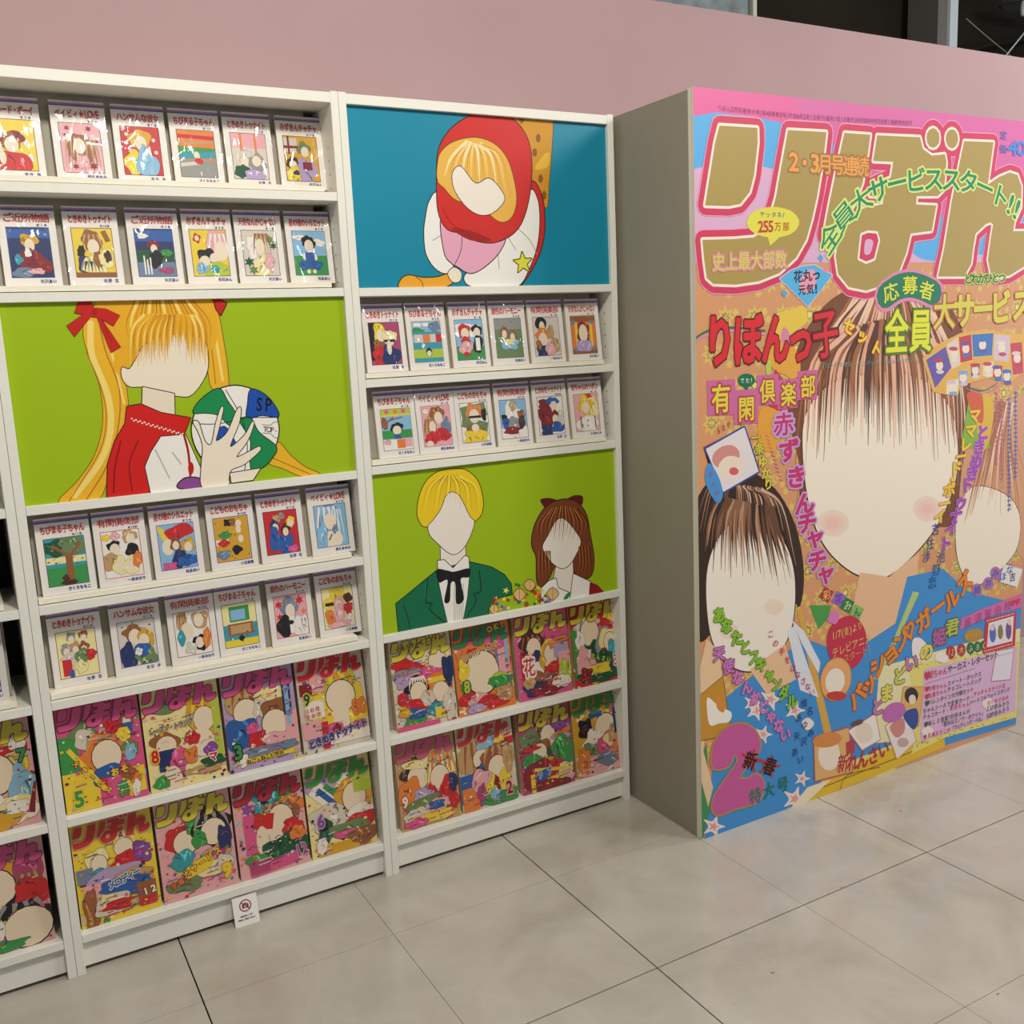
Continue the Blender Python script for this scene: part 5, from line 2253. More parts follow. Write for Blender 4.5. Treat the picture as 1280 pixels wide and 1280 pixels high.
P|58a8dc|310,502 323,511 312,523 299,512||0
P|e884b8|464,443 478,449 470,458 454,452||0
T|4a78c8|1230.3,47.1 1230.3,87||0|定価|34.4|28.6|0.02|h
T|4a86d8|1275.9,81 1361.6,80.9||0|400|75.6|53|0.06|h
L|e08ab0|713,527 765,503 818,496 873,505 929,524||93.8
L|1d7a58|713,525 765,502 818,495 873,504 925,521||75
T|dfe23c|735.2,515.2 818.2,496.2 893,512.6||0|応募者|68.6|56.1|0.09|b
T|1d6a3c|1084.2,480 1250,478.4|c8d86c|0.14|どれかひとつ|40.5|33.5|0.08|h
T|dd2a32|79.3,630 178.2,630.4 278.3,632.5 372.1,636.2 468.9,625.3|6a1620|0.05|りぼんっ子|105.3|144|0.09|h
T|f0d434|563.7,609.2 620.4,638.6 678.5,675.6|d87a3c|0.08|セット|50.2|46|0.08|h
T|e6e62c|765.1,629.9 871.5,630.1|5a7a2a|0.05|全員|102|135|0.12|h
T|d9d24e|977.1,577.5 1071.2,575.3 1162.2,572.9 1250.4,570.4 1359.5,564.3|b8603c|0.05|大サービス|103.6|110.5|0.1|h
T|7cb8b0|462.7,715.8 862.2,717.2||0|(リントタオル・ミニバッグ・りぼんペンダント)|18.2|16.9|0|h
P|e6b04e|882,715 959,673 1057,645 1173,637 1280,653 1382,661 1391,779 1322,814 1258,786 1183,796 1066,808 1053,840 995,832 935,821||0
P|6a5aa8|899,721 988,684 1019,750 945,810|e8c468|2.3
S|f0dfc8|979,742 975,752 963,756 951,751 946,740 950,730 962,726 974,731||0
S|c83c48|979,726 973,730 958,732 943,729 936,724 942,720 957,719 972,721||0
S|e0d0c8|984,761 979,766 966,767 953,764 948,759 953,755 966,754 979,757||0
P|e0d0c8|995,679 1043,658 1062,743 1023,754|e8c468|2.3
S|f0dfc8|1048,709 1043,720 1031,723 1019,718 1014,708 1018,697 1030,694 1042,698||0
S|c84860|1047,694 1041,698 1026,699 1011,696 1004,692 1010,687 1025,686 1041,689||0
S|e8dcc0|1053,729 1048,733 1035,735 1022,732 1016,727 1021,723 1034,722 1048,724||0
P|c83c48|1050,658 1108,651 1120,731 1062,738|e8c468|2.4
S|f0dfc8|1102,695 1098,706 1086,710 1073,705 1068,694 1072,684 1084,680 1097,685||0
S|6a5aa8|1102,680 1095,684 1080,685 1064,683 1058,678 1064,673 1079,672 1095,675||0
S|4878c0|1108,715 1102,720 1089,721 1076,718 1070,714 1075,709 1088,708 1102,710||0
P|4878c0|1112,652 1219,651 1216,722 1123,722|e8c468|2.4
S|f0dfc8|1185,687 1180,698 1168,702 1155,697 1149,686 1154,675 1166,671 1179,676||0
S|4878c0|1184,671 1178,676 1162,677 1146,674 1139,669 1146,665 1161,664 1177,666||0
S|6a5aa8|1191,707 1185,712 1172,713 1158,710 1152,706 1157,701 1171,700 1185,702||0
P|d8c0d0|1227,656 1304,663 1302,745 1225,736|e8c468|2.5
S|f0dfc8|1283,701 1278,712 1265,716 1252,710 1246,699 1250,689 1263,685 1277,690||0
S|e8dcc0|1282,684 1275,689 1259,690 1243,688 1236,683 1242,678 1258,677 1274,680||0
S|c84860|1289,721 1283,726 1269,727 1255,724 1249,720 1254,715 1268,714 1282,716||0
P|c84860|1306,687 1368,685 1384,788 1328,790|e8c468|2.5
S|f0dfc8|1365,738 1361,749 1348,753 1334,748 1328,737 1332,726 1345,722 1359,727||0
S|e0d0c8|1364,722 1358,726 1341,728 1324,725 1317,720 1324,715 1340,714 1357,717||0
S|c83c48|1372,759 1366,764 1352,765 1337,762 1330,757 1336,753 1350,752 1365,754||0
P|e8dcc0|1000,790 1057,789 1052,836 998,830|e8c468|2.4
S|f0dfc8|1044,812 1040,823 1028,826 1015,821 1010,810 1014,800 1026,796 1039,801||0
S|d8c0d0|1043,796 1037,801 1022,802 1007,799 1000,794 1006,790 1022,788 1037,791||0
S|88a8d0|1050,832 1044,837 1031,838 1018,835 1012,830 1017,826 1030,825 1044,827||0
P|88a8d0|1056,766 1100,763 1098,806 1058,806|e8c468|2.4
S|f0dfc8|1096,786 1091,796 1079,800 1066,795 1060,784 1065,774 1077,770 1090,775||0
S|88a8d0|1095,770 1088,774 1073,775 1058,772 1051,768 1057,763 1072,762 1088,765||0
S|d8c0d0|1101,806 1096,810 1082,812 1069,809 1063,804 1068,800 1082,798 1095,801||0
P|6a5aa8|1113,745 1157,743 1156,785 1115,785|e8c468|2.4
S|f0dfc8|1153,766 1149,776 1136,780 1124,775 1118,764 1122,753 1135,750 1148,755||0
S|c83c48|1152,749 1146,754 1130,755 1115,752 1108,747 1114,743 1130,742 1146,744||0
S|e0d0c8|1159,786 1154,790 1140,791 1126,789 1120,784 1126,779 1139,778 1153,781||0
P|e0d0c8|1172,744 1225,741 1224,787 1175,784|e8c468|2.4
S|f0dfc8|1217,765 1212,775 1200,779 1187,774 1181,763 1185,752 1198,749 1211,754||0
S|c84860|1216,748 1210,753 1194,754 1178,751 1171,746 1177,742 1193,741 1209,743||0
S|e8dcc0|1223,785 1217,790 1204,791 1190,788 1184,783 1189,779 1203,778 1217,780||0
P|c83c48|1226,756 1272,756 1271,802 1225,796|e8c468|2.5
S|f0dfc8|1267,778 1262,789 1249,793 1236,788 1230,776 1234,766 1247,762 1260,767||0
S|6a5aa8|1266,762 1259,766 1243,767 1227,765 1220,760 1226,755 1242,754 1258,757||0
S|4878c0|1273,799 1267,804 1253,805 1239,802 1233,797 1238,792 1252,791 1266,794||0
P|4878c0|1277,773 1319,773 1318,817 1275,812|e8c468|2.5
S|f0dfc8|1316,794 1312,805 1298,809 1285,804 1279,792 1284,782 1296,778 1310,783||0
S|4878c0|1315,778 1308,782 1292,783 1276,780 1268,775 1275,771 1291,770 1308,773||0
S|6a5aa8|1322,815 1317,820 1302,821 1288,818 1282,813 1287,808 1302,807 1316,810||0
S|1d7a58|1102,815 1185,830 1252,810 1215,827 1163,834||0
S|d878a0|1080,814 1178,839 1260,820 1216,839 1156,840||0
P|cf6aa0|35,733 133,734 130,830 36,826||0
T|dfd845|82.3,782.5 82.8,782.6|b8443c|0.07|有|67.5|81.4|0.1|h
P|cf6aa0|126,764 217,765 214,860 127,856||0
T|dfd845|171.8,817.1 172.3,817.2|b8443c|0.07|閑|61.1|70.5|0.1|h
P|cf6aa0|210,730 289,729 287,813 211,811||0
T|dfd845|248.5,773.3 249,773.3|b8443c|0.07|倶|57.6|67|0.1|h
P|cf6aa0|284,746 364,745 362,828 287,827||0
T|dfd845|327.2,788.2 327.7,788.2|b8443c|0.07|楽|60|68.8|0.1|h
P|cf6aa0|361,726 440,726 438,809 363,807||0
T|dfd845|402.2,769.9 402.7,769.9|b8443c|0.07|部|59.8|66|0.1|h
S|14704e|203,742 194,754 172,758 150,752 141,738 150,726 172,722 194,728||0
P|14704e|161,754 182,756 172,769||0
T|e8f0d8|156.6,739.8 189.6,741.1||0|でた!|15|15.4|0.03|h
T|b0583c|47.4,850 81.7,840.4||0|カラー|12.9|9.4|0|h
T|b0583c|72.3,867.9 109.3,855||0|50P|17.5|18.7|0.03|h
P|a83250|20,908 164,865 181,897 36,953 88,1037 77,1038||0
P|e6dcdc|28,914 164,867 216,994 88,1037|3c4c9c|4.9
S|d49088|144,930 143,954 114,971 77,971 52,954 54,930 82,913 119,912||0
S|f0dcc8|156,961 156,986 131,1002 97,1000 74,982 74,959 98,942 132,944||0
S|d86070|143,986 138,993 126,995 114,991 109,982 114,975 126,973 138,978||0
S|4a94d4|30,961 47,958 75,1001 86,1046 68,1066 41,1036 24,995||0
T|b05a8a|44.1,982.1 63.1,1038.8||0|まんが|19.7|17.6|0|h
T|dfd245|204.7,898.9 219.4,931.3 231.2,968.2 243.1,1000.9 252.2,1033.5|8a7a2a|0.06|一条ゆかり|35.9|33.6|0.07|h
L|d0607c|240,895 252,901||2.3
L|d0607c|245,907 257,912||2.3
L|d0607c|250,918 262,924||2.4
L|d0607c|254,930 266,936||2.4
L|d0607c|259,942 271,947||2.4
L|d0607c|264,953 276,959||2.4
L|d0607c|269,965 281,971||2.4
L|d0607c|274,977 286,983||2.4
L|d0607c|279,989 291,994||2.4
L|d0607c|284,1001 296,1006||2.4
L|d0607c|288,1012 301,1018||2.4
L|d0607c|293,1024 306,1030||2.4
T|c8326a|309.1,869.8 329.3,946.1 357.7,1024.4 391.4,1104.9 401.4,1162.6 434.1,1209.6 444.7,1280.7 480,1324.9|c8a0dc|0.12|赤ずきんチャチャ|80.3|68.4|0.1|h
P|b83038|453,1395 479,1367 516,1388 493,1419||0
T|e8d070|485.7,1393.1 487.4,1393.4||0|彩|33.5|32.1|0.04|h
P|9a6ac0|503,1416 529,1388 567,1409 544,1440||0
T|5c4aa8|536.3,1414 538,1414.3||0|花|34.1|32.5|0.04|h
P|1c7a4c|540,1442 567,1414 605,1436 582,1467||0
T|c8e080|574.2,1440.5 576,1440.8||0|み|34.6|32.8|0.04|h
P|8ab84c|582,1471 609,1443 648,1465 624,1496||0
T|1c6aa0|616.3,1469.3 618,1469.6||0|ん|35.2|33.2|0.04|h
T|ecd235|1140.6,908.7 1123.4,956.1 1101.2,998 1080.3,1034.7 1056.7,1071 1040.9,1105.5 1027,1137.6 1008.4,1179.4 987.1,1218.3|d87a3c|0.06|ママレード・ボーイ|59.4|49.4|0.08|h
T|a44ab8|1184,966.4 1168.6,1011.9 1157.1,1057.8 1139.2,1095.2 1113.2,1131.6 1088.2,1183.8 1064.6,1225.5 1045,1265 1017.9,1311.3|d8a0d0|0.04|ときめきトゥナイト|64.5|52.8|0.12|h
T|3a4a9c|967,1257.2 944,1300.9 926.7,1340||0|吉住渉|38.7|41.9|0|h
T|2c5c9c|996.5,1353 976.9,1392.3 959.4,1431.8||0|池野恋|43.2|42.6|0|h
L|d07090|1237,843 1254,846||3.4
L|d07090|1245,840 1247,850||3.4
L|d07090|1238,858 1255,861||3.4
L|d07090|1246,854 1248,865||3.4
L|d07090|1239,872 1256,874||3.4
L|d07090|1247,868 1251,879||3.4
L|d07090|1240,886 1257,888||3.4
L|d07090|1248,883 1245,893||3.4
L|d07090|1241,901 1258,904||3.4
L|d07090|1249,897 1254,908||3.4
L|d07090|1242,915 1258,915||3.4
L|d07090|1250,912 1247,922||3.4
L|d07090|1243,930 1259,930||3.4
L|d07090|1251,926 1248,936||3.4
L|d07090|1244,944 1260,945||3.4
L|d07090|1252,940 1249,951||3.4
L|d07090|1245,958 1261,958||3.4
L|d07090|1253,955 1249,965||3.4
L|d07090|1246,973 1262,974||3.4
L|d07090|1254,969 1253,980||3.4
L|d07090|1246,988 1263,990||3.4
L|d07090|1254,984 1254,994||3.4
L|d07090|1247,1002 1264,1002||3.4
L|d07090|1256,998 1260,1010||3.4
L|d07090|1248,1017 1265,1020||3.4
L|d07090|1256,1013 1259,1024||3.4
L|d07090|1249,1031 1266,1031||3.4
L|d07090|1257,1028 1257,1038||3.4
L|d07090|1250,1046 1267,1047||3.4
L|d07090|1258,1042 1258,1053||3.4
L|d07090|1251,1060 1268,1060||3.4
L|d07090|1259,1057 1260,1068||3.4
L|d07090|1252,1075 1269,1078||3.4
L|d07090|1260,1072 1262,1083||3.4
L|d07090|1268,866 1284,869||3.4
L|d07090|1276,863 1278,873||3.4
L|d07090|1268,881 1285,883||3.4
L|d07090|1276,877 1280,888||3.4
L|d07090|1270,895 1286,898||3.4
L|d07090|1278,891 1281,902||3.4
L|d07090|1270,910 1287,910||3.4
L|d07090|1278,906 1280,916||3.4
L|d07090|1271,924 1288,926||3.4
L|d07090|1279,920 1283,931||3.4
L|d07090|1272,938 1289,941||3.4
L|d07090|1280,935 1281,945||3.4
L|d07090|1273,953 1290,953||3.4
L|d07090|1281,949 1280,960||3.4
L|d07090|1274,968 1291,968||3.4
L|d07090|1282,964 1284,975||3.4
L|d07090|1275,982 1292,985||3.4
L|d07090|1283,978 1281,989||3.4
L|d07090|1276,997 1293,998||3.4
L|d07090|1284,993 1288,1004||3.4
L|d07090|1277,1011 1294,1012||3.4
L|d07090|1285,1008 1282,1018||3.4
L|d07090|1278,1026 1295,1028||3.4
L|d07090|1286,1022 1286,1033||3.5
L|d07090|1279,1041 1296,1040||3.4
L|d07090|1287,1037 1286,1048||3.5
L|d07090|1280,1055 1297,1054||3.4
L|d07090|1288,1052 1286,1062||3.5
L|d07090|1281,1070 1298,1071||3.5
L|d07090|1289,1067 1286,1077||3.5
L|d07090|1282,1085 1298,1084||3.5
L|d07090|1290,1081 1291,1092||3.5
L|d07090|1283,1100 1300,1104||3.5
L|d07090|1291,1096 1294,1107||3.5
L|d07090|1284,1114 1301,1115||3.5
L|d07090|1292,1111 1296,1122||3.5
L|d07090|1285,1129 1302,1129||3.5
L|d07090|1293,1126 1291,1136||3.5
L|5a6cc0|1305,869 1322,867||3.4
L|5a6cc0|1313,865 1310,875||3.4
L|5a6cc0|1306,883 1323,885||3.4
L|5a6cc0|1314,880 1317,890||3.4
L|5a6cc0|1307,898 1324,899||3.4
L|5a6cc0|1315,894 1318,905||3.4
L|5a6cc0|1308,912 1325,913||3.4
L|5a6cc0|1316,909 1320,920||3.4
L|5a6cc0|1309,927 1326,929||3.4
L|5a6cc0|1317,923 1318,934||3.4
L|5a6cc0|1310,941 1327,941||3.4
L|5a6cc0|1318,938 1318,948||3.5
L|5a6cc0|1311,956 1328,957||3.5
L|5a6cc0|1319,952 1323,963||3.5
L|5a6cc0|1312,971 1329,971||3.5
L|5a6cc0|1320,967 1319,978||3.5
L|5a6cc0|1313,985 1330,988||3.5
L|5a6cc0|1321,982 1318,992||3.5
L|5a6cc0|1314,1000 1331,1002||3.5
L|5a6cc0|1322,996 1320,1007||3.5
L|5a6cc0|1315,1015 1332,1017||3.5
L|5a6cc0|1323,1011 1325,1022||3.5
L|5a6cc0|1316,1029 1333,1029||3.5
L|5a6cc0|1324,1026 1327,1037||3.5
L|5a6cc0|1317,1044 1334,1045||3.5
L|5a6cc0|1325,1041 1324,1051||3.5
L|5a6cc0|1318,1059 1335,1063||3.5
L|5a6cc0|1326,1056 1329,1066||3.5
L|5a6cc0|1319,1074 1336,1074||3.5
L|5a6cc0|1327,1070 1329,1081||3.5
L|5a6cc0|1320,1089 1337,1088||3.5
L|5a6cc0|1328,1085 1329,1096||3.5
L|5a6cc0|1321,1104 1338,1103||3.5
L|5a6cc0|1329,1100 1331,1111||3.5
L|5a6cc0|1322,1118 1339,1122||3.5
L|5a6cc0|1330,1115 1332,1126||3.5
L|5a6cc0|1323,1133 1340,1133||3.5
L|5a6cc0|1331,1130 1332,1141||3.5
L|5a6cc0|1324,1148 1341,1150||3.5
L|5a6cc0|1332,1145 1332,1156||3.5
L|5a6cc0|1325,1163 1342,1163||3.5
L|5a6cc0|1333,1160 1332,1171||3.5
L|5a6cc0|1326,1178 1343,1180||3.5
L|5a6cc0|1334,1175 1331,1186||3.5
L|5a6cc0|1327,1193 1344,1196||3.5
L|5a6cc0|1335,1190 1334,1201||3.5
L|5a6cc0|1328,1208 1345,1209||3.5
L|5a6cc0|1336,1205 1334,1216||3.5
L|5a6cc0|1329,1224 1346,1225||3.5
L|5a6cc0|1337,1220 1342,1232||3.6
L|5a6cc0|1330,1239 1347,1240||3.5
L|5a6cc0|1338,1235 1336,1246||3.6
L|5a6cc0|1337,850 1354,850||3.4
L|5a6cc0|1345,846 1350,857||3.5
L|5a6cc0|1338,864 1355,863||3.4
L|5a6cc0|1346,861 1346,871||3.5
L|5a6cc0|1339,879 1356,879||3.5
L|5a6cc0|1348,875 1350,886||3.5
L|5a6cc0|1340,894 1357,895||3.5
L|5a6cc0|1348,890 1346,900||3.5
L|5a6cc0|1341,908 1358,911||3.5
L|5a6cc0|1350,904 1349,915||3.5
L|5a6cc0|1342,923 1359,925||3.5
L|5a6cc0|1350,919 1351,930||3.5
L|5a6cc0|1343,937 1361,941||3.5
L|5a6cc0|1352,934 1349,944||3.5
L|5a6cc0|1344,952 1361,952||3.5
L|5a6cc0|1353,948 1352,959||3.5
L|5a6cc0|1345,967 1362,967||3.5
L|5a6cc0|1354,963 1357,974||3.5
L|5a6cc0|1346,982 1364,983||3.5
L|5a6cc0|1355,978 1354,989||3.5
L|5a6cc0|1348,996 1365,998||3.5
L|5a6cc0|1356,993 1359,1004||3.5
L|5a6cc0|1348,1011 1366,1013||3.5
L|5a6cc0|1357,1008 1357,1018||3.5
L|5a6cc0|1350,1026 1367,1028||3.5
L|5a6cc0|1358,1022 1360,1033||3.5
L|5a6cc0|1350,1041 1368,1042||3.5
L|5a6cc0|1359,1037 1359,1048||3.5
L|5a6cc0|1352,1056 1369,1055||3.5
L|5a6cc0|1360,1052 1360,1063||3.5
L|5a6cc0|1353,1070 1370,1074||3.5
L|5a6cc0|1361,1067 1360,1078||3.5
L|5a6cc0|1354,1085 1371,1086||3.5
L|5a6cc0|1362,1082 1364,1093||3.5
L|5a6cc0|1355,1100 1372,1103||3.5
L|5a6cc0|1363,1097 1361,1107||3.5
L|5a6cc0|1356,1115 1373,1117||3.5
L|5a6cc0|1364,1112 1367,1123||3.5
L|5a6cc0|1357,1130 1374,1130||3.5
L|5a6cc0|1365,1127 1362,1137||3.5
T|e88a2c|622.6,1742.9 671.6,1711.9 713.4,1657.8 770.2,1629.9 818,1597.1 862,1571.1 920.2,1551.5 989.3,1519.5 1056.9,1504.2 1118.9,1460.4|a84a20|0.05|パッション♡ガールズ|76.6|72.1|0.1|b
T|c878b8|715.9,1795.7 717.7,1796.1|6a5a4c|0.06|と|62.9|59|0.12|h
T|e0d45c|755.5,1759.3 757.4,1759.7|6a5a4c|0.06|ま|63.4|59.2|0.12|h
T|c8cc50|814.6,1715 816.5,1715.4|6a5a4c|0.06|ど|64.6|59.4|0.12|h
T|c878b8|870,1682 871.9,1682.4|6a5a4c|0.06|い|65.6|59.6|0.12|h
T|e8d84c|940.1,1658.4 942.1,1658.8|6a5a4c|0.06|の|66.8|60.1|0.12|h
T|c05aa8|1002.2,1621.7 1004.2,1622.1|6a5a4c|0.06|姫|68.2|60.5|0.12|h
T|b8c84c|1065.7,1600.1 1067.7,1600.5|6a5a4c|0.06|君|69.4|60.9|0.12|h
S|b474b4|1214,1498 1206,1512 1188,1516 1168,1506 1159,1489 1166,1474 1185,1471 1205,1481||0
T|3c5cb0|1186.3,1493.3 1188.3,1493.6||0|藤|37.9|30.6|0.03|h
S|b474b4|1272,1485 1264,1500 1245,1503 1225,1493 1216,1476 1224,1462 1242,1458 1262,1468||0
T|3c5cb0|1243.9,1480.7 1246,1481||0|井|38.5|30.8|0.03|h
S|b474b4|1308,1455 1301,1469 1282,1473 1261,1463 1252,1446 1259,1432 1279,1428 1299,1438||0
T|3c5cb0|1280,1450.4 1282.2,1450.7||0|み|38.9|30.9|0.03|h
S|b474b4|1348,1474 1341,1488 1321,1492 1301,1482 1292,1465 1299,1450 1318,1447 1339,1456||0
T|3c5cb0|1319.7,1469.2 1321.9,1469.5||0|ほ|39.3|31.1|0.03|h
S|b474b4|1384,1455 1376,1470 1357,1474 1336,1464 1327,1447 1334,1432 1354,1428 1374,1438||0
T|3c5cb0|1355.1,1451 1357.3,1451.3||0|な|39.8|31.2|0.03|h
P|e8e4e0|1321,1426 1428,1460 1402,1520 1304,1485||0
T|1c1c1c|1372.3,1478.9 1376.7,1479.7||0|吉|35.6|31.4|0.06|h
P|d36aa6|1103,1616 1110,1580 1193,1567 1432,1548 1438,1596 1246,1599||0
T|a04890|1144,1597.8 1353.2,1577.1||0|高須賀由枝|37.4|36.6|0.02|h
T|d03050|1375.1,1573.4 1401.8,1572.3||0|♥♥|25.5|23.2|0|h
S|b88a3c|1227,1649 1219,1666 1186,1673 1148,1665 1126,1648 1134,1632 1166,1625 1205,1632||0
T|e8c060|1142.5,1648.2 1205.7,1646||0|オール!|18.9|17.1|0|h
S|b8303c|1085,1690 1079,1706 1063,1710 1046,1699 1039,1681 1045,1666 1061,1662 1077,1672||0
T|e8d890|1053.6,1684.2 1070.1,1687.5||0|12|14.9|26.2|0.03|h
S|b8303c|1138,1692 1132,1707 1117,1711 1101,1701 1093,1684 1099,1669 1114,1666 1130,1675||0
T|e8d890|1115.5,1688.1 1116.3,1688.2||0|大|23.8|26.2|0.03|h
S|1c6a44|1185,1696 1179,1710 1165,1713 1149,1704 1142,1688 1148,1674 1162,1671 1178,1680||0
T|e8d890|1163.4,1691.9 1164.2,1692||0|ふ|24.1|26.7|0.03|h
S|1c6a44|1220,1698 1215,1711 1201,1714 1186,1706 1180,1690 1185,1678 1199,1675 1214,1683||0
T|e8d890|1200,1694.5 1200.8,1694.7||0|ろ|24.1|26.2|0.03|h
S|1c6a44|1252,1700 1247,1712 1234,1715 1220,1707 1214,1693 1218,1680 1232,1678 1245,1686||0
T|e8d890|1232.6,1696.3 1233.4,1696.5||0|く|24.4|26.7|0.03|h
P|c83038|1237,1604 1404,1606 1404,1730 1229,1725||0
P|e6e0e8|1254,1621 1389,1620 1388,1710 1249,1706||0
S|f0e8e0|1247,1612 1247,1614 1245,1614 1243,1613 1242,1611 1243,1610 1244,1609 1246,1610||0
S|f0e8e0|1242,1718 1242,1719 1240,1720 1238,1718 1237,1717 1238,1715 1240,1715 1242,1716||0
S|f0e8e0|1257,1612 1256,1614 1254,1614 1252,1613 1252,1611 1252,1610 1254,1609 1256,1610||0
S|f0e8e0|1252,1718 1251,1719 1250,1720 1248,1719 1247,1717 1247,1715 1249,1715 1251,1716||0
S|f0e8e0|1266,1612 1266,1614 1264,1614 1262,1613 1261,1611 1262,1610 1264,1609 1265,1610||0
S|f0e8e0|1262,1718 1261,1720 1259,1720 1257,1719 1256,1717 1257,1716 1259,1715 1261,1716||0
S|f0e8e0|1276,1612 1275,1614 1273,1614 1271,1613 1270,1611 1271,1610 1273,1609 1275,1610||0
S|f0e8e0|1271,1718 1270,1720 1269,1720 1267,1719 1266,1717 1266,1716 1268,1715 1270,1716||0
S|f0e8e0|1285,1612 1285,1614 1283,1614 1281,1613 1280,1611 1281,1610 1282,1609 1284,1610||0
S|f0e8e0|1281,1718 1280,1720 1278,1720 1276,1719 1275,1717 1276,1716 1278,1716 1280,1717||0
S|f0e8e0|1295,1612 1294,1614 1292,1614 1290,1613 1290,1611 1290,1610 1292,1609 1294,1610||0
S|f0e8e0|1290,1719 1290,1720 1288,1720 1286,1719 1285,1718 1286,1716 1288,1716 1289,1717||0
S|f0e8e0|1304,1612 1304,1614 1302,1614 1300,1613 1299,1611 1300,1610 1302,1609 1304,1610||0
S|f0e8e0|1300,1719 1299,1720 1297,1721 1296,1720 1295,1718 1295,1716 1297,1716 1299,1717||0
S|f0e8e0|1314,1612 1313,1614 1312,1614 1310,1613 1309,1611 1310,1610 1311,1609 1313,1610||0
S|f0e8e0|1310,1719 1309,1720 1307,1721 1305,1720 1304,1718 1305,1716 1307,1716 1309,1717||0
S|f0e8e0|1324,1612 1323,1614 1321,1614 1319,1613 1318,1611 1319,1610 1321,1609 1323,1610||0
S|f0e8e0|1319,1719 1319,1721 1317,1721 1315,1720 1314,1718 1315,1716 1316,1716 1318,1717||0
S|f0e8e0|1333,1612 1333,1614 1331,1614 1329,1613 1328,1611 1329,1610 1331,1609 1333,1610||0
S|f0e8e0|1329,1719 1328,1721 1326,1721 1324,1720 1324,1718 1324,1717 1326,1716 1328,1717||0
S|f0e8e0|1343,1612 1342,1614 1341,1614 1339,1613 1338,1611 1338,1610 1340,1610 1342,1610||0
S|f0e8e0|1339,1719 1338,1721 1336,1721 1334,1720 1333,1718 1334,1717 1336,1716 1338,1718||0
S|f0e8e0|1353,1612 1352,1614 1350,1614 1348,1613 1348,1611 1348,1610 1350,1610 1352,1610||0
S|f0e8e0|1348,1720 1348,1721 1346,1721 1344,1720 1343,1718 1344,1717 1346,1717 1348,1718||0
S|f0e8e0|1363,1612 1362,1614 1360,1614 1358,1613 1357,1611 1358,1610 1360,1610 1362,1610||0
S|f0e8e0|1358,1720 1358,1721 1356,1722 1354,1720 1353,1719 1354,1717 1356,1717 1357,1718||0
S|f0e8e0|1372,1612 1372,1614 1370,1614 1368,1613 1367,1611 1368,1610 1370,1610 1372,1610||0
S|f0e8e0|1368,1720 1368,1721 1366,1722 1364,1721 1363,1719 1363,1717 1365,1717 1367,1718||0
S|f0e8e0|1382,1612 1382,1614 1380,1614 1378,1613 1377,1611 1378,1610 1379,1610 1381,1610||0
S|f0e8e0|1378,1720 1377,1722 1376,1722 1374,1721 1373,1719 1373,1718 1375,1717 1377,1718||0
S|f0e8e0|1392,1612 1391,1614 1390,1614 1388,1613 1387,1611 1387,1610 1389,1610 1391,1610||0
S|f0e8e0|1388,1720 1387,1722 1385,1722 1383,1721 1382,1719 1383,1718 1385,1717 1387,1718||0
S|5a6cb8|1296,1666 1292,1688 1280,1695 1267,1683 1260,1659 1264,1638 1276,1630 1289,1642||0
S|e8c8b8|1286,1644 1283,1651 1275,1652 1266,1647 1262,1639 1265,1633 1274,1631 1282,1636||0
S|8a7a4c|1334,1667 1331,1685 1321,1691 1310,1681 1305,1662 1308,1644 1318,1638 1328,1648||0
S|7a4c8c|1380,1670 1377,1692 1366,1700 1354,1688 1348,1664 1351,1642 1362,1635 1374,1646||0
S|e8c8b8|1377,1640 1374,1647 1367,1649 1359,1644 1355,1636 1358,1630 1366,1628 1373,1632||0
P|e4dce8|1302,1731 1397,1737 1385,1848 1282,1833|c86a78|3
L|a8a0b0|1303,1748 1392,1752||2.2
T|c8385c|943.7,1742.4 1036.1,1744||0|♥姫ちゃん|24.6|29.6|0.02|h
T|283c3c|1060.6,1743.5 1302.2,1741.3||0|サーカス・レターセット|26.7|29.5|0.02|h
T|c8385c|945.7,1788.4 1038.6,1795.2||0|♥光希ちゃん|18|19.4|0.02|h
T|3c5a52|1058.9,1792.8 1215.9,1793.2||0|スイート・ボックス|19.4|19.7|0.02|h
T|c8385c|946.8,1814.4 1039.5,1814.7||0|♥友香ちゃん|18|19.4|0.02|h
T|3c5a52|1059.9,1813.5 1217.3,1816.6||0|チョコレートバッグ|19.1|20.1|0.02|h
T|3c5a52|947.8,1838.1 1178.4,1840||0|♥バレンタイン大作戦セット|19.1|20.1|0.02|h
T|3c5a52|940.8,1861.8 1180,1868.8||0|ちゃんシールで変身カード・|19.1|20.1|0.02|h
T|c8385c|1196.7,1860.9 1350.1,1864||0|チャチャスライド式|18.2|19.5|0.02|h
T|3c5a52|941.7,1882.8 1055.2,1886.5||0|チョコカード・|17.6|18.6|0.02|h
T|c8385c|1075.7,1883.2 1159.8,1887.4||0|愛良ちゃん|18.1|18.9|0.02|h
T|3c5a52|1178.4,1885.8 1378.3,1883.3||0|ハートフルフォトスタンド|19.3|19.2|0.02|h
T|3c5a52|946.9,1911.1 1163,1914.9||0|♥楽しさ満載!別冊まんが|18.1|18.9|0.02|h
T|c8385c|1271.5,1909.3 1371.2,1911.6||0|吉川まさるの|18.4|18|0.02|h
T|3c5a52|1028.6,1930.6 1244.5,1939.6||0|「聖女はスノウ・ホワイト」|18.5|19.2|0.02|h
T|3c5a52|1267.5,1929.6 1377.3,1934.4||0|53P読みきり|18.4|20.7|0.02|h
T|c8385c|947,1952.4 1064.5,1957.6||0|●高橋えりこの|17.6|18.6|0.02|h
T|3c5a52|1083.5,1956.4 1241.2,1957.7||0|「ウェディング・ベル」|17.6|19.2|0.02|h
T|3c5a52|1269.2,1957.2 1378.7,1955.2||0|50P読みきり|18.4|20.7|0.02|h
L|8a90a0|941,1771 946,1768||2
L|8a90a0|950,1771 955,1768||2.1
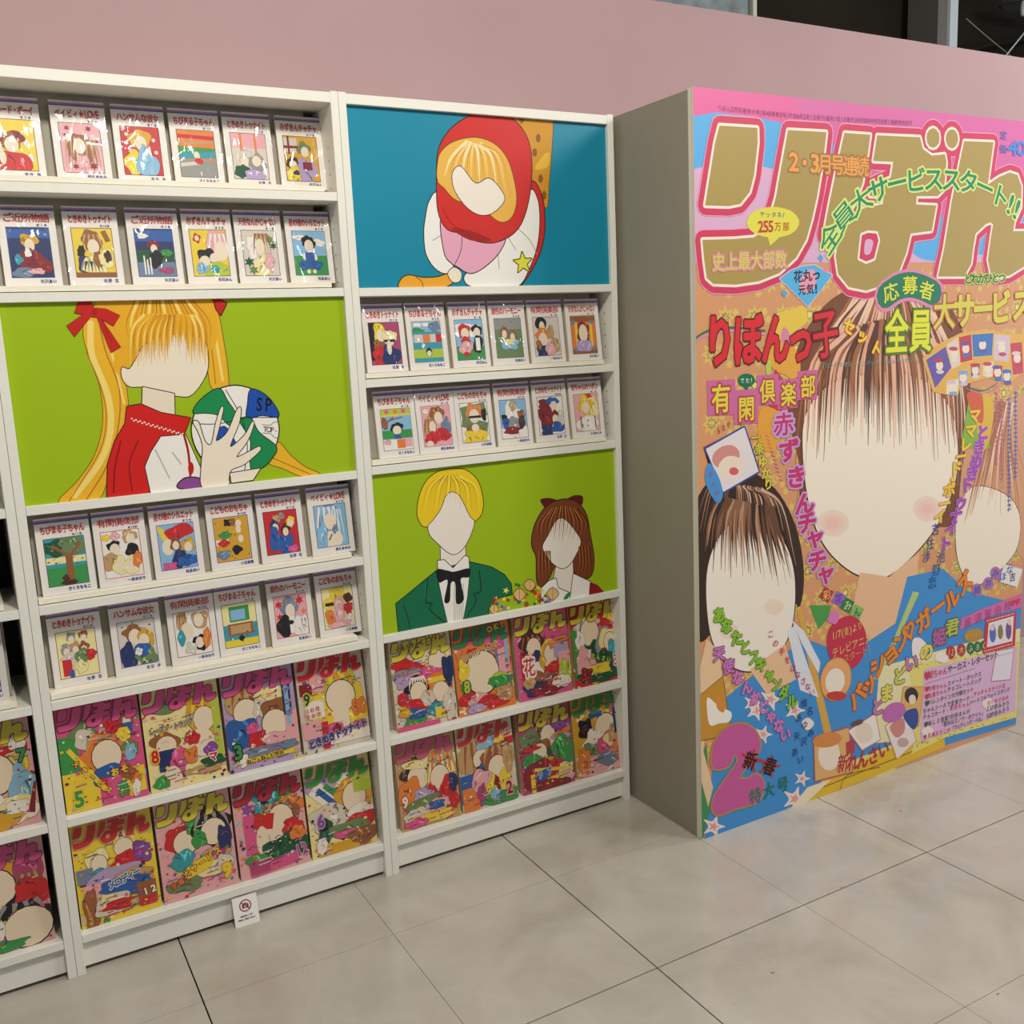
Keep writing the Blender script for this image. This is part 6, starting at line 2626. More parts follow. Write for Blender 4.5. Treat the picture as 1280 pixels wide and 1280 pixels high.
L|8a90a0|958,1771 964,1768||2.1
L|8a90a0|967,1770 973,1768||2.1
L|8a90a0|976,1770 982,1768||2.1
L|8a90a0|985,1770 990,1768||2.1
L|8a90a0|994,1770 999,1768||2.1
L|8a90a0|1002,1770 1008,1768||2.1
L|8a90a0|1011,1770 1017,1768||2.1
L|8a90a0|1020,1770 1026,1768||2.1
L|8a90a0|1029,1770 1035,1768||2.1
L|8a90a0|1038,1770 1044,1768||2.1
L|8a90a0|1047,1770 1053,1768||2.1
L|8a90a0|1056,1770 1062,1768||2.1
L|8a90a0|1065,1770 1071,1768||2.1
L|8a90a0|1074,1770 1080,1768||2.1
L|8a90a0|1083,1770 1089,1768||2.1
L|8a90a0|1092,1770 1098,1767||2.1
L|8a90a0|1102,1770 1107,1767||2.1
L|8a90a0|1111,1770 1116,1767||2.1
L|8a90a0|1120,1770 1126,1767||2.1
L|8a90a0|1129,1769 1135,1767||2.1
L|8a90a0|1138,1769 1144,1767||2.1
L|8a90a0|1147,1769 1153,1767||2.2
L|8a90a0|1157,1769 1162,1767||2.1
L|8a90a0|1166,1769 1172,1767||2.2
L|8a90a0|1175,1769 1181,1767||2.2
L|8a90a0|1185,1769 1190,1767||2.2
T|8abf2c|68.3,1380.4 96,1416.3 133,1458.2 163.8,1491.3 198.5,1528.4 223.1,1555.5 255.2,1592.8 284.1,1627.2 313.5,1661.9 347,1695.2|2c5c1c|0.05|あなたとスキャンダル|44|46.8|0.12|h
T|cf7ac0|67.1,1492.2 101.8,1536 135.7,1575.8 170.2,1611.9 201.7,1651.2 235.1,1686.8 264,1721.9 293.3,1757.4 320,1791.5|8a4a88|0.05|天使なんかじゃない|44|44.8|0.12|h
T|c83a58|260.8,1471.6 280.2,1503 305.6,1533.2 327.7,1562.9 350,1593 368.7,1616.8 391.5,1641.7 410.6,1663.2 427.5,1684.3||0|この手をはなさない|25.2|23.9|0.02|h
S|c42c4c|562,1474 618,1490 656,1544 654,1602 614,1642 558,1636 510,1603 490,1552 500,1497||0
T|d8c060|514.7,1525.5 628.6,1514.8||0|1/7(金)より|21.1|28.3|0.03|h
T|d8c060|523.5,1579.4 664.7,1562.9||0|テレビアニメ|28.2|33.6|0.02|h
T|d8a050|571.3,1606.6 669.7,1596.6||0|スタート!|28.2|30|0|h
S|d87ac0|488,1472 515,1448 539,1466 524,1490||0
S|e8a868|591,1687 562,1726 513,1729 474,1695 466,1644 495,1606 543,1602 583,1635|b8904c|3.5
S|f0e4d4|566,1685 548,1708 516,1709 490,1688 485,1656 503,1633 534,1632 560,1653||0
S|c83a38|575,1729 563,1737 532,1734 501,1723 488,1709 500,1702 531,1704 562,1715||0
T|2c4c8c|395.9,1712 396.6,1712.2||0|椎|28.9|29|0.02|h
T|2c4c8c|420.5,1742.1 421.3,1742.3||0|名|29.3|29.5|0.02|h
T|2c4c8c|373.6,1753.3 374.3,1753.5||0|あ|28.9|29|0.02|h
T|2c4c8c|398.1,1781.3 398.8,1781.5||0|ゆ|29.3|29|0.02|h
T|2c4c8c|424.4,1812.3 425.1,1812.5||0|み|29.6|29.5|0.02|h
T|2c4c8c|368,1809.1 368.8,1809.3||0|矢|28.5|29|0.02|h
T|2c4c8c|395.5,1833.5 396.3,1833.7||0|沢|28.9|29.5|0.02|h
T|2c4c8c|359.3,1857.9 360.1,1858.1||0|あ|28.5|29.5|0.02|h
T|2c4c8c|382.3,1887.3 383,1887.5||0|い|29.3|30|0.02|h
S|c85a9c|37,1801 44,1758 73,1727 114,1714 163,1723 202,1755 221,1797 212,1823 176,1848 141,1879 169,1892 201,1886 230,1912 232,1950 205,1977 119,1973 64,1976 38,1952 44,1915 78,1879 131,1831 124,1806 99,1834 65,1836 43,1825|b09044|5.5
S|c03440|234,1852 202,1854 200,1880 178,1854 146,1852 163,1834 146,1807 178,1821 200,1806 203,1834||0
S|c03440|303,1887 273,1889 270,1915 249,1889 217,1887 234,1869 217,1843 249,1857 270,1843 273,1869||0
T|181414|182,1839.6 258.4,1876.8||0|新春|52.6|58|0.09|h
T|1c7a58|201,1954 255.6,1951.7 311,1948.1||0|特大号|48.2|52.2|0.08|h
P|e0b070|439,1834 586,1836 605,1985 446,1973|c05a60|4.8
S|f0e0cc|551,1916 537,1949 504,1955 470,1931 456,1891 469,1859 502,1852 536,1876||0
S|d88a48|557,1860 543,1876 500,1878 455,1866 433,1846 446,1831 488,1828 534,1840||0
P|b84048|574,1882 615,1877 616,1923 578,1922||0
P|f0e8e0|586,1846 705,1818 730,1909 649,1924|c87a70|3.1
S|e8d8c4|694,1870 692,1896 668,1906 637,1893 617,1867 619,1841 642,1831 673,1843||0
S|6a4a3c|652,1828 647,1835 629,1838 609,1836 598,1830 603,1823 621,1820 642,1822||0
P|ece0dc|755,1871 854,1844 901,1956 813,1996|d8a868|3.3
S|d08880|774,1875 835,1862 844,1909 806,1922||0
S|c8a8a0|866,1953 858,1963 839,1963 819,1954 811,1940 818,1930 838,1930 857,1939||0
P|e0b068|835,1758 933,1779 911,1908 854,1844 826,1810|c88a5c|2.7
S|2c2024|906,1801 897,1818 874,1821 850,1808 840,1786 849,1769 872,1766 895,1779||0
S|e8d8c8|895,1812 891,1823 879,1825 866,1818 861,1804 865,1794 877,1792 890,1799||0
S|2c4c94|835,1851 897,1843 910,1891 884,1913||0
S|c06ab0|840,1819 844,1845 817,1864 776,1864 744,1846 741,1821 767,1802 808,1802||0
S|f0e4e0|872,1607 911,1609 952,1656 906,1679 874,1662||0
S|f0e4e0|1000,1671 1050,1698 1035,1717 986,1696||0
T|b82c40|563.5,1946.9 606,1952.6 652.7,1956.7 699.9,1955.4 747.5,1945.8||0|新れんさい|51.1|65|0.06|h
S|f0e0d8|385,1773 411,1761 438,1786 411,1802||0
S|f0e0d8|926,1930 957,1918 990,1945 959,1963||0
S|f0e0d8|1235,1903 1269,1890 1305,1919 1272,1937||0
'''
ART_BALL = '''
P|9dbb10|0,0 760.761,0 760.761,433.198 0,433.198||0
S|e8b428|168.2,33.8 194.3,9.7 223.9,66.7 232.5,155.8 232.8,239.4 210.1,309 177.7,384.1 141.1,442.2 68,433.4 111.1,389.9 152.7,336.1 177,267.4 180.5,191 165.6,120.8 158.3,70.6|8a5a1c|1.9
L|f4d878|175.6,46.4 171,114.8 194,204.6 191.8,281.4 163.2,350 101.7,421.2||13.2
L|b8781c|192.3,28.3 198.9,103.5 219.4,193.4 206.8,282.7 173.8,364.1 124.1,433.6||3
L|f4d878|187.1,21.9 212.5,116.7 226.3,226||4.8
L|b8781c|160,108 181.2,184.7 185.5,255.2 162.3,330.5 88.6,432.6||2.4
S|e8b428|414.6,1.8 446.7,7.6 458.9,88.2 461.8,200.6 437.8,205.9 421.7,200.8 417.7,152.7 420,80.2|8a5a1c|2.1
L|f4d878|435.5,21.7 443.8,107.5 449.5,187.8||5.9
L|b8781c|425.7,21.5 430.6,106.9 432.3,193.5||2.6
S|e8b428|566.5,344.1 595.8,378.6 629.6,410.5 666.2,433.1 620.4,432.6 575.3,408.6 538,387.1|8a5a1c|2.3
L|b8781c|552.6,381.5 600.6,407.6 642.6,430.6||2.8
S|e6ac24|195.5,-1.4 267.6,-3.7 354.6,-5.8 440.8,-0.3 448.8,54.9 439.2,107.3 406.5,119.1 370,94.6 342.7,113 307,92.1 273.1,119.5 246,143.8 222.8,161.7 213.5,135.7 227.2,92.1 215.6,60.2 195.2,28.4||0
S|eee2cc|259.5,131.7 281.2,100.7 320.8,79.8 371.6,78.4 409.7,86.4 421.2,116.4 417.1,159.3 399.5,191.5 374.2,216.5 351.4,218.3 307.9,206.9 271.8,191.6 241.3,188.4 228.1,168.4 230.5,146.1 245.3,150.1|2c2018|2
H|b8781c|273.4,-1.1 249.9,48.7 252.6,93.1||2.8
H|f4d878|279.8,-0.9 259.2,49 259.7,109||7.4
H|d8961c|286.3,-0.8 268.5,49.3 267,125||5.6
H|8a5a1c|292.7,-0.7 277.8,49.6 278.2,102.8||1.9
H|b8781c|299.2,-0.5 287.2,49.9 285.5,118.9||2.8
H|f4d878|305.7,-0.4 296.6,50.1 296.8,96.6||7.5
H|d8961c|312.2,-0.3 306,50.4 304.2,112.7||5.6
H|8a5a1c|318.7,-0.2 315.5,50.7 311.6,128.8||1.9
H|b8781c|325.3,-0 325,51 323,106.4||2.8
H|f4d878|331.8,0.1 334.6,51.3 330.5,122.6||7.6
H|d8961c|338.4,0.2 344.2,51.6 341.9,99.8||5.7
H|8a5a1c|345,0.4 353.8,51.9 349.6,115.4||1.9
H|b8781c|351.6,0.5 363.5,52.2 357.3,131||2.9
H|f4d878|358.3,0.6 373.2,52.5 368.8,107.7||7.6
H|d8961c|364.9,0.8 382.9,52.8 376.6,123.4||5.7
H|8a5a1c|371.6,0.9 392.7,53.1 388.3,100||1.9
H|b8781c|378.3,1 402.6,53.4 396.1,115.7||2.9
H|f4d878|385,1.2 412.5,53.7 404,131.5||7.7
H|d8961c|391.7,1.3 422.4,54 415.8,108||5.8
H|8a5a1c|398.5,1.4 432.3,54.4 423.7,123.8||1.9
H|e6ac24|288.5,30.9 257.4,64.7 247.5,118.3||8.4
H|b8781c|334.4,32.1 320.3,66.9 312.3,135.8||3.8
H|f4d878|381.3,33.3 384.9,69.1 381.6,129.2||7.7
H|d8961c|306.4,31.3 281.8,65.6 271.5,136||8.4
H|e6ac24|352.7,32.6 345.4,67.8 343.4,91.2||9.5
H|e6ac24|399.9,33.8 410.7,70 408.3,135.8||8.8
H|b8781c|324.4,31.8 306.5,66.4 299.2,120.6||3.8
H|f4d878|371,33.1 370.7,68.6 368,114||7.7
H|d8961c|296.4,31.1 268.2,65.1 258.6,120.9||8.4
H|e6ac24|342.5,32.3 331.4,67.3 323.8,138.5||9.5
H|e6ac24|389.5,33.6 396.4,69.5 395,115.9||8.7
H|b8781c|314.3,31.6 292.7,66 282.8,138.7||3.8
H|f4d878|360.8,32.8 356.6,68.2 355,94.3||7.6
H|d8961c|408.2,34.1 422.3,70.4 420,142.2||8.8
H|e6ac24|332.4,32 317.5,66.8 310.6,123.2||9.5
H|e6ac24|379.2,33.3 382.1,69 378.5,129.9||8.6
H|b8781c|304.4,31.3 279.1,65.5 269.9,123.6||3.8
H|f4d878|350.6,32.5 342.6,67.7 338.3,112.1||7.6
H|d8961c|397.8,33.8 407.9,69.9 406.6,122.1||8.8
H|e6ac24|322.4,31.8 303.7,66.3 294.1,141.4||9.4
H|e6ac24|369,33 367.9,68.5 368.3,81||8.6
H|b8781c|294.4,31 265.5,65 253.6,141.6||3.8
H|f4d878|340.5,32.3 328.6,67.2 322.1,125.9||7.6
H|d8961c|387.5,33.5 393.5,69.4 390,136.2||8.7
H|e6ac24|312.3,31.5 290,65.9 281.2,126.2||9.5
H|e6ac24|358.8,32.7 353.8,68.1 351.9,95.4||8.6
H|b8781c|406.1,34 419.4,70.3 418.2,128.4||3.9
H|f4d878|330.4,32 314.7,66.7 305.6,144.1||7.6
H|d8961c|377.2,33.2 379.2,68.9 376.8,116.3||8.7
H|e6ac24|302.4,31.2 276.3,65.4 264.8,144.3||9.5
H|e6ac24|348.6,32.5 339.8,67.6 335.7,109.2||8.6
H|b8781c|395.8,33.7 405,69.8 401.6,142.5||3.9
H|f4d878|320.3,31.7 300.9,66.2 292.5,128.9||7.6
H|d8961c|366.9,33 365.1,68.4 363.3,101.1||8.6
H|e6ac24|292.4,31 262.8,64.9 252,129.1||9.4
H|e6ac24|338.5,32.2 325.8,67.1 319,127.5||8.5
H|b8781c|385.4,33.5 390.6,69.3 388.3,122.6||3.8
H|f4d878|310.3,31.4 287.2,65.8 276.1,147||7.6
H|d8961c|356.7,32.7 351,68 350.2,82.8||8.6
H|e6ac24|404.1,34 416.5,70.2 413.2,148.9||9.6
H|e6ac24|328.4,31.9 312,66.6 305.9,112.3||8.5
H|b8781c|375.1,33.2 376.4,68.8 371.8,136.6||3.8
H|f4d878|300.4,31.2 273.6,65.3 263.2,131.8||7.5
H|d8961c|346.6,32.4 337,67.5 330.6,130.2||8.6
H|e6ac24|393.7,33.7 402.1,69.7 399.8,128.8||9.6
H|e6ac24|318.3,31.7 298.2,66.1 289.4,130.4||8.5
H|b8781c|364.9,32.9 362.2,68.3 361.6,87.6||3.8
H|f4d878|290.5,30.9 260.1,64.8 247,149.8||7.4
H|d8961c|336.4,32.1 323,67 317.4,114.9||8.6
H|e6ac24|383.4,33.4 387.8,69.2 383.3,142.9||9.7
H|e6ac24|308.3,31.4 284.5,65.7 276.5,115.3||8.4
H|b8781c|354.7,32.6 348.2,67.9 345.1,103.7||3.8
H|f4d878|402,33.9 413.6,70.1 411.5,135.1||7.7
H|d8961c|326.4,31.9 309.2,66.5 300.8,133.1||8.4
H|e6ac24|373.1,33.1 373.6,68.7 373,93.7||9.7
H|e6ac24|298.4,31.1 270.9,65.2 260.2,133.4||8.5
H|b8781c|344.5,32.4 334.2,67.4 328.9,117.5||3.8
H|f4d878|391.6,33.6 399.2,69.6 394.8,149.2||7.7
H|d8961c|316.3,31.6 295.5,66.1 287.8,117.9||8.6
H|e6ac24|362.8,32.9 359.4,68.3 356.6,107.8||9.6
P|eadcc6|269.4,191.4 336.7,210.7 332.1,269.8 302.7,257.7 263.6,235.1|2c2018|2
P|cf1f1c|231.7,232.9 261.6,229.8 303.2,252.4 367.1,269.2 349.3,304.6 297.7,306.8 272.1,340.9 256.2,372.5 259.3,434.2 167.6,432.8 177.5,358 198,307.9 223.4,271.1|2c1010|2
P|f1ede6|297.7,306.8 352.3,306.8 380.1,391.9 380,434.4 262.4,434.6 256.2,372.5 272.1,340.9|2c2018|2.1
S|f0e8d8|240.5,260.7 239.8,262.1 238.4,262.5 237.2,261.9 236.8,260.5 237.5,259.1 238.8,258.7 240.1,259.3||0
S|f0e8d8|244.5,265.7 243.8,267.1 242.5,267.5 241.2,266.9 240.8,265.4 241.5,264.1 242.9,263.7 244.1,264.3||0
S|f0e8d8|249.2,264.3 248.6,265.6 247.2,266.1 245.9,265.4 245.5,264 246.2,262.7 247.6,262.2 248.8,262.9||0
S|f0e8d8|253.3,269.3 252.6,270.6 251.3,271.1 250,270.4 249.6,269 250.3,267.7 251.7,267.2 252.9,267.9||0
S|f0e8d8|258.1,267.9 257.4,269.2 256,269.6 254.8,269 254.4,267.6 255,266.2 256.4,265.8 257.7,266.4||0
S|f0e8d8|262.1,272.9 261.5,274.2 260.1,274.7 258.8,274 258.4,272.6 259.1,271.3 260.5,270.8 261.7,271.5||0
S|f0e8d8|266.9,271.4 266.2,272.8 264.9,273.2 263.6,272.6 263.2,271.1 263.9,269.8 265.3,269.3 266.5,270||0
S|f0e8d8|271,276.5 270.3,277.8 269,278.3 267.7,277.6 267.3,276.2 268,274.8 269.4,274.4 270.6,275.1||0
S|f0e8d8|275.8,275 275.1,276.4 273.7,276.8 272.5,276.2 272.1,274.7 272.8,273.4 274.1,272.9 275.4,273.6||0
S|f0e8d8|279.9,280.1 279.3,281.4 277.9,281.9 276.6,281.2 276.2,279.8 276.9,278.4 278.3,278 279.5,278.7||0
S|f0e8d8|284.8,278.6 284.1,280 282.7,280.4 281.4,279.8 281,278.3 281.7,277 283.1,276.5 284.3,277.2||0
S|f0e8d8|288.9,283.7 288.2,285.1 286.8,285.5 285.6,284.8 285.1,283.4 285.8,282.1 287.2,281.6 288.5,282.3||0
S|f0e8d8|293.7,282.3 293,283.6 291.6,284.1 290.4,283.4 290,282 290.7,280.6 292,280.1 293.3,280.8||0
S|f0e8d8|297.9,287.4 297.2,288.7 295.8,289.2 294.5,288.5 294.1,287 294.8,285.7 296.2,285.2 297.5,285.9||0
S|f0e8d8|302.7,285.9 302,287.3 300.7,287.7 299.4,287 299,285.6 299.7,284.3 301.1,283.8 302.3,284.5||0
S|f0e8d8|306.9,291 306.2,292.4 304.8,292.8 303.6,292.1 303.1,290.7 303.8,289.4 305.2,288.9 306.5,289.6||0
S|f0e8d8|311.8,289.6 311.1,290.9 309.7,291.4 308.4,290.7 308,289.2 308.7,287.9 310.1,287.4 311.4,288.1||0
S|f0e8d8|316,294.7 315.3,296 313.9,296.5 312.6,295.8 312.2,294.4 312.9,293 314.3,292.6 315.6,293.2||0
S|f0e8d8|320.9,293.2 320.2,294.6 318.8,295.1 317.5,294.4 317.1,292.9 317.8,291.6 319.2,291.1 320.5,291.8||0
S|f0e8d8|325.1,298.4 324.4,299.7 323,300.2 321.7,299.5 321.3,298.1 322,296.7 323.4,296.2 324.7,296.9||0
S|f0e8d8|330,296.9 329.3,298.3 327.9,298.7 326.6,298.1 326.2,296.6 326.9,295.3 328.3,294.8 329.6,295.5||0
S|f0e8d8|334.3,302.1 333.6,303.4 332.2,303.9 330.9,303.2 330.4,301.8 331.1,300.4 332.6,299.9 333.9,300.6||0
S|f0e8d8|339.2,300.6 338.5,302 337.1,302.5 335.8,301.8 335.4,300.3 336.1,299 337.5,298.5 338.8,299.2||0
S|f0e8d8|343.5,305.8 342.8,307.2 341.3,307.6 340,306.9 339.6,305.5 340.3,304.1 341.7,303.7 343,304.4||0
S|f0e8d8|348.4,304.4 347.7,305.7 346.3,306.2 345,305.5 344.6,304 345.3,302.7 346.7,302.2 348,302.9||0
S|f0e8d8|352.7,309.5 352,310.9 350.6,311.4 349.3,310.7 348.8,309.2 349.5,307.9 351,307.4 352.3,308.1||0
L|b0b0b4|282.1,335.2 307,404.6||2.6
L|b0b0b4|319.4,345.4 335.9,373.9||2.6
L|a01818|349.1,306.6 354.7,348.7 354,402.8||5.2
S|c01a1a|363.4,386.8 360.5,397.1 355.5,401 351.3,396.1 350.5,385.5 353.4,375.3 358.4,371.4 362.6,376.2||0
L|8a1010|210.1,309 191.8,365.9 182.6,424||3.1
L|8a1010|246.8,312.2 222.9,362.5 222.6,425.3||2.5
S|8a4a94|324.1,428.1 338.9,409.4 365.2,409.5 381.5,419.4 380,434.4|2c2018|2.8
S|efece6|572.1,313 534.5,385 458.1,408.3 389.6,370.7 367.7,296.1 403.5,226.8 477.2,201.6 547.6,236.5|20201c|3
S|168a50|374.9,256.5 396,227.9 437.8,205.9 455.2,235.3 472.2,270.5 456.5,293.2 432,267.5 402.8,259.9|20201c|2.1
S|1c4fae|513,213.3 541.8,224.1 564.1,249.7 574.1,281.1 533.8,275.2 498.8,279.4 503.2,245.5|20201c|2.2
S|168a50|481.1,284.9 505.6,279.9 523.2,315.9 562.1,354.3 549.1,381.2 526.2,400 498,402.7 499.6,362.4 501.3,327.9|20201c|2.2
S|1c4fae|419.6,314 442.8,295.5 463.2,331.4 463.9,345.3 438.7,339.5|20201c|2.1
L|20201c|454.2,209.6 485.1,278.4 492.6,347.9 480.4,405.8||2
L|20201c|371,282.9 430.1,287.7 498.8,279.4 573.9,283.8||2
T|101418|530.6,248.8 552.7,251.7||0|SP|23.8|38|0.05|h
T|101418|539.2,309.6 565.6,313.9||0|TOP-|12.8|15.4|0.03|h
L|101418|533.2,298 552.6,301 561.6,294.7 571.5,295.5||1.4
L|101418|531.4,318 550.8,321.7 560.5,331.7 568.2,333||1.4
S|efe3cf|388.6,338.4 382,304 372.6,279.7 384.3,280.6 394.5,325.3 409,333.4 423.4,287.1 438.9,251.1 443.9,254.8 428.8,301.1 420.9,327.7 448.2,309.6 476.8,257.2 485.6,257.9 477.1,291.4 451.8,344.2 488.2,319.9 508.8,290.5 512.4,296.3 493.8,334.2 464.4,369.5 491.3,361.7 520.1,350.4 520.6,360.9 482,388.5 450.1,399.2 441.4,419 436.6,433.8 380,434.4 380.8,385.2|2c2018|2.1
P|efe3cf|445.9,407.1 519,402.8 499.1,428.8 447.2,430.1|2c2018|2.2
P|c4201c|156.3,-0.5 180.6,0 186.2,14.1 210.5,16.9 237.1,31.7 221.1,54.1 198.9,38.2 231.8,100.5 210.7,111.7 190.1,34.7 177,32.2 139.9,74 127,51.1 162.3,27.5 145.5,23.8|4a0c0c|0.8
L|7a1010|196.3,33.8 205.6,62.3 213.4,86.6||1.1
P|a81a16|181.8,16.2 192.1,16.4 189.5,30.4 179.5,27.9||0
P|c4201c|444.5,-4.2 474.9,9.5 459.1,36.7 449.9,22.1|4a0c0c|2.1
'''
ART_BLUE = '''
P|0b86a4|0,0 760.761,0 760.761,432.71 0,432.71||0
S|cf9220|459.7,-14.4 526.8,-21.9 586.1,-19.8 583.7,68.7 570.6,161.6 561.7,223.9 538.4,205.9 511.2,151.4 500.3,72.9|5a3c10|2.1
S|8a5a1c|549.5,46.1 547,54 541.6,57.5 536.5,54.5 534.6,46.9 537.2,39.1 542.6,35.6 547.7,38.5||0
S|8a5a1c|552.3,149.9 549.7,157.9 544.2,161.3 539.1,158.2 537.3,150.5 539.8,142.6 545.3,139.1 550.4,142.2||0
S|8a5a1c|536.7,83.2 534.1,91.1 528.7,94.6 523.6,91.6 521.8,84 524.3,76.1 529.7,72.6 534.8,75.6||0
S|8a5a1c|561.6,192.9 559,200.8 553.6,204.3 548.4,201.1 546.5,193.3 549.1,185.4 554.6,181.9 559.8,185||0
S|8a5a1c|500.1,0.8 497.6,8.6 492.3,12.1 487.3,9.2 485.5,1.8 488,-6 493.3,-9.5 498.3,-6.7||0
S|e2b43c|551,94.8 574.1,81.4 568.7,118.5 527.2,126.4||0
S|cb2622|516.7,160.4 546.4,196.4 552.5,261.6 544.9,311.8 523.7,362.2 466.4,432.2 416.3,431.6 464.6,349.7 498.5,262.5|2c1010|2.9
S|f0ede8|509.7,182.1 532.4,206.1 535.9,261.8 525.4,324.5 500.2,381 460.5,432.2 387.3,432.5 316.1,430.3 300.1,404.5 347.5,374.3 407.1,331.3 468.9,263|2c2018|2.9
S|f0ede8|232.7,196.7 243.9,255.1 245.5,338.1 269.9,386.1 241.8,396.8 212.3,379.9 192.5,344.2 191.3,291.3 198.2,256 209.2,220.7|2c2018|2.7
L|90908c|468,281.5 503.5,312.1 524.3,349.6||2
L|90908c|434.1,300.4 457.8,337.3||2
L|90908c|402.8,343.6 404.2,386.8||2
L|90908c|213.2,314.6 237.5,302.5||1.9
S|e6a6c0|242.3,258.1 296.8,283.9 350.9,313.4 424.5,303.6 406.5,343.6 361.4,380.4 318,397.3 280.6,380.1 264,371 245.1,344.1|2c2018|2.7
L|2c2018|299.9,289.8 293.6,337.9 270.3,380.1||1.9
S|cf2a24|241.3,103.5 259.1,65.1 291.4,31.5 340.8,2.3 383.2,-12.2 425.4,-13.3 474.3,8.4 507.3,48.4 518,102.4 511.5,175.9 487.9,250.3 452.7,294 393.4,317.9 336.8,313.5 296.1,295.9 255.6,284.5 234.5,243.5 234.2,173.3|2c1010|2.6
S|e8b44c|238.1,132.5 250.4,97.3 289.1,69.2 351.6,55.9 406.9,68.8 444.2,105.8 462.8,165.4 465.5,214 447.4,254.2 410.7,264 355.7,228.9 287.3,212.8 255,184.3 237.3,167.4|5a3c10|2
H|f6e2ac|330.2,67 280,107.4 256.8,155||13.4
H|b8781c|332.9,67.3 289.6,107 269.3,158.1||2.9
H|f2d080|335.7,67.5 299.1,106.5 281.7,161.1||9.6
H|d89a34|338.4,67.7 308.7,106.1 294.3,164.2||4.8
H|f6e2ac|341.2,68 318.3,105.6 306.9,167.3||13.4
H|b8781c|343.9,68.2 328,105.2 319.6,170.4||2.9
H|f2d080|346.7,68.5 337.7,104.7 332.3,173.5||9.6
H|d89a34|349.4,68.7 347.4,104.3 345.1,176.6||4.8
H|f6e2ac|352.2,69 357.2,103.8 358,179.7||13.4
H|b8781c|355,69.2 367,103.4 370.9,182.9||2.9
H|f2d080|357.7,69.4 376.8,102.9 384,186.1||9.7
H|d89a34|360.5,69.7 386.7,102.4 397,189.3||4.8
H|f6e2ac|363.3,69.9 396.6,102 410.2,192.5||13.5
H|b8781c|366,70.2 406.5,101.5 423.4,195.7||2.9
H|f2d080|368.8,70.4 416.5,101.1 436.7,199||9.7
H|d89a34|371.6,70.7 426.5,100.6 450,202.2||4.8
S|efe6da|282.7,142.3 305.9,129.7 345.1,169.5 388,156 425.3,190.8 426.2,215 390.3,243.2 354.6,248.1 320.6,232.7 291.4,200.8 279.5,171.8|2c2018|2
S|a01c1a|269.2,284.3 324.2,289.5 386.5,313.1 322.8,313.6||0
L|8a1414|245.3,231.5 270,272.4 323.5,301.6||1.9
P|dede3c|477.1,342.9 485.3,361 506.3,360.3 490.5,374.3 496.8,393.4 478.8,383.7 461.8,396.1 466.5,376.2 449.8,365 470.5,362.3|4a4a10|2.9
S|e8a42c|114,432.4 119.3,411.8 137.7,402 160.6,404.5 180.3,408.3 220.8,406.8 262.4,396.9 268.5,410.3 257.2,425.3 218.9,436.8 164.9,439|2c2018|2.6
L|5a3c10|159.3,404.5 176.3,418.3 178.5,436.3||1.9
S|efe3cf|252,398.1 270.1,383.1 290.1,395.3 285.4,416.5 264.5,419.3|2c2018|2.1
'''
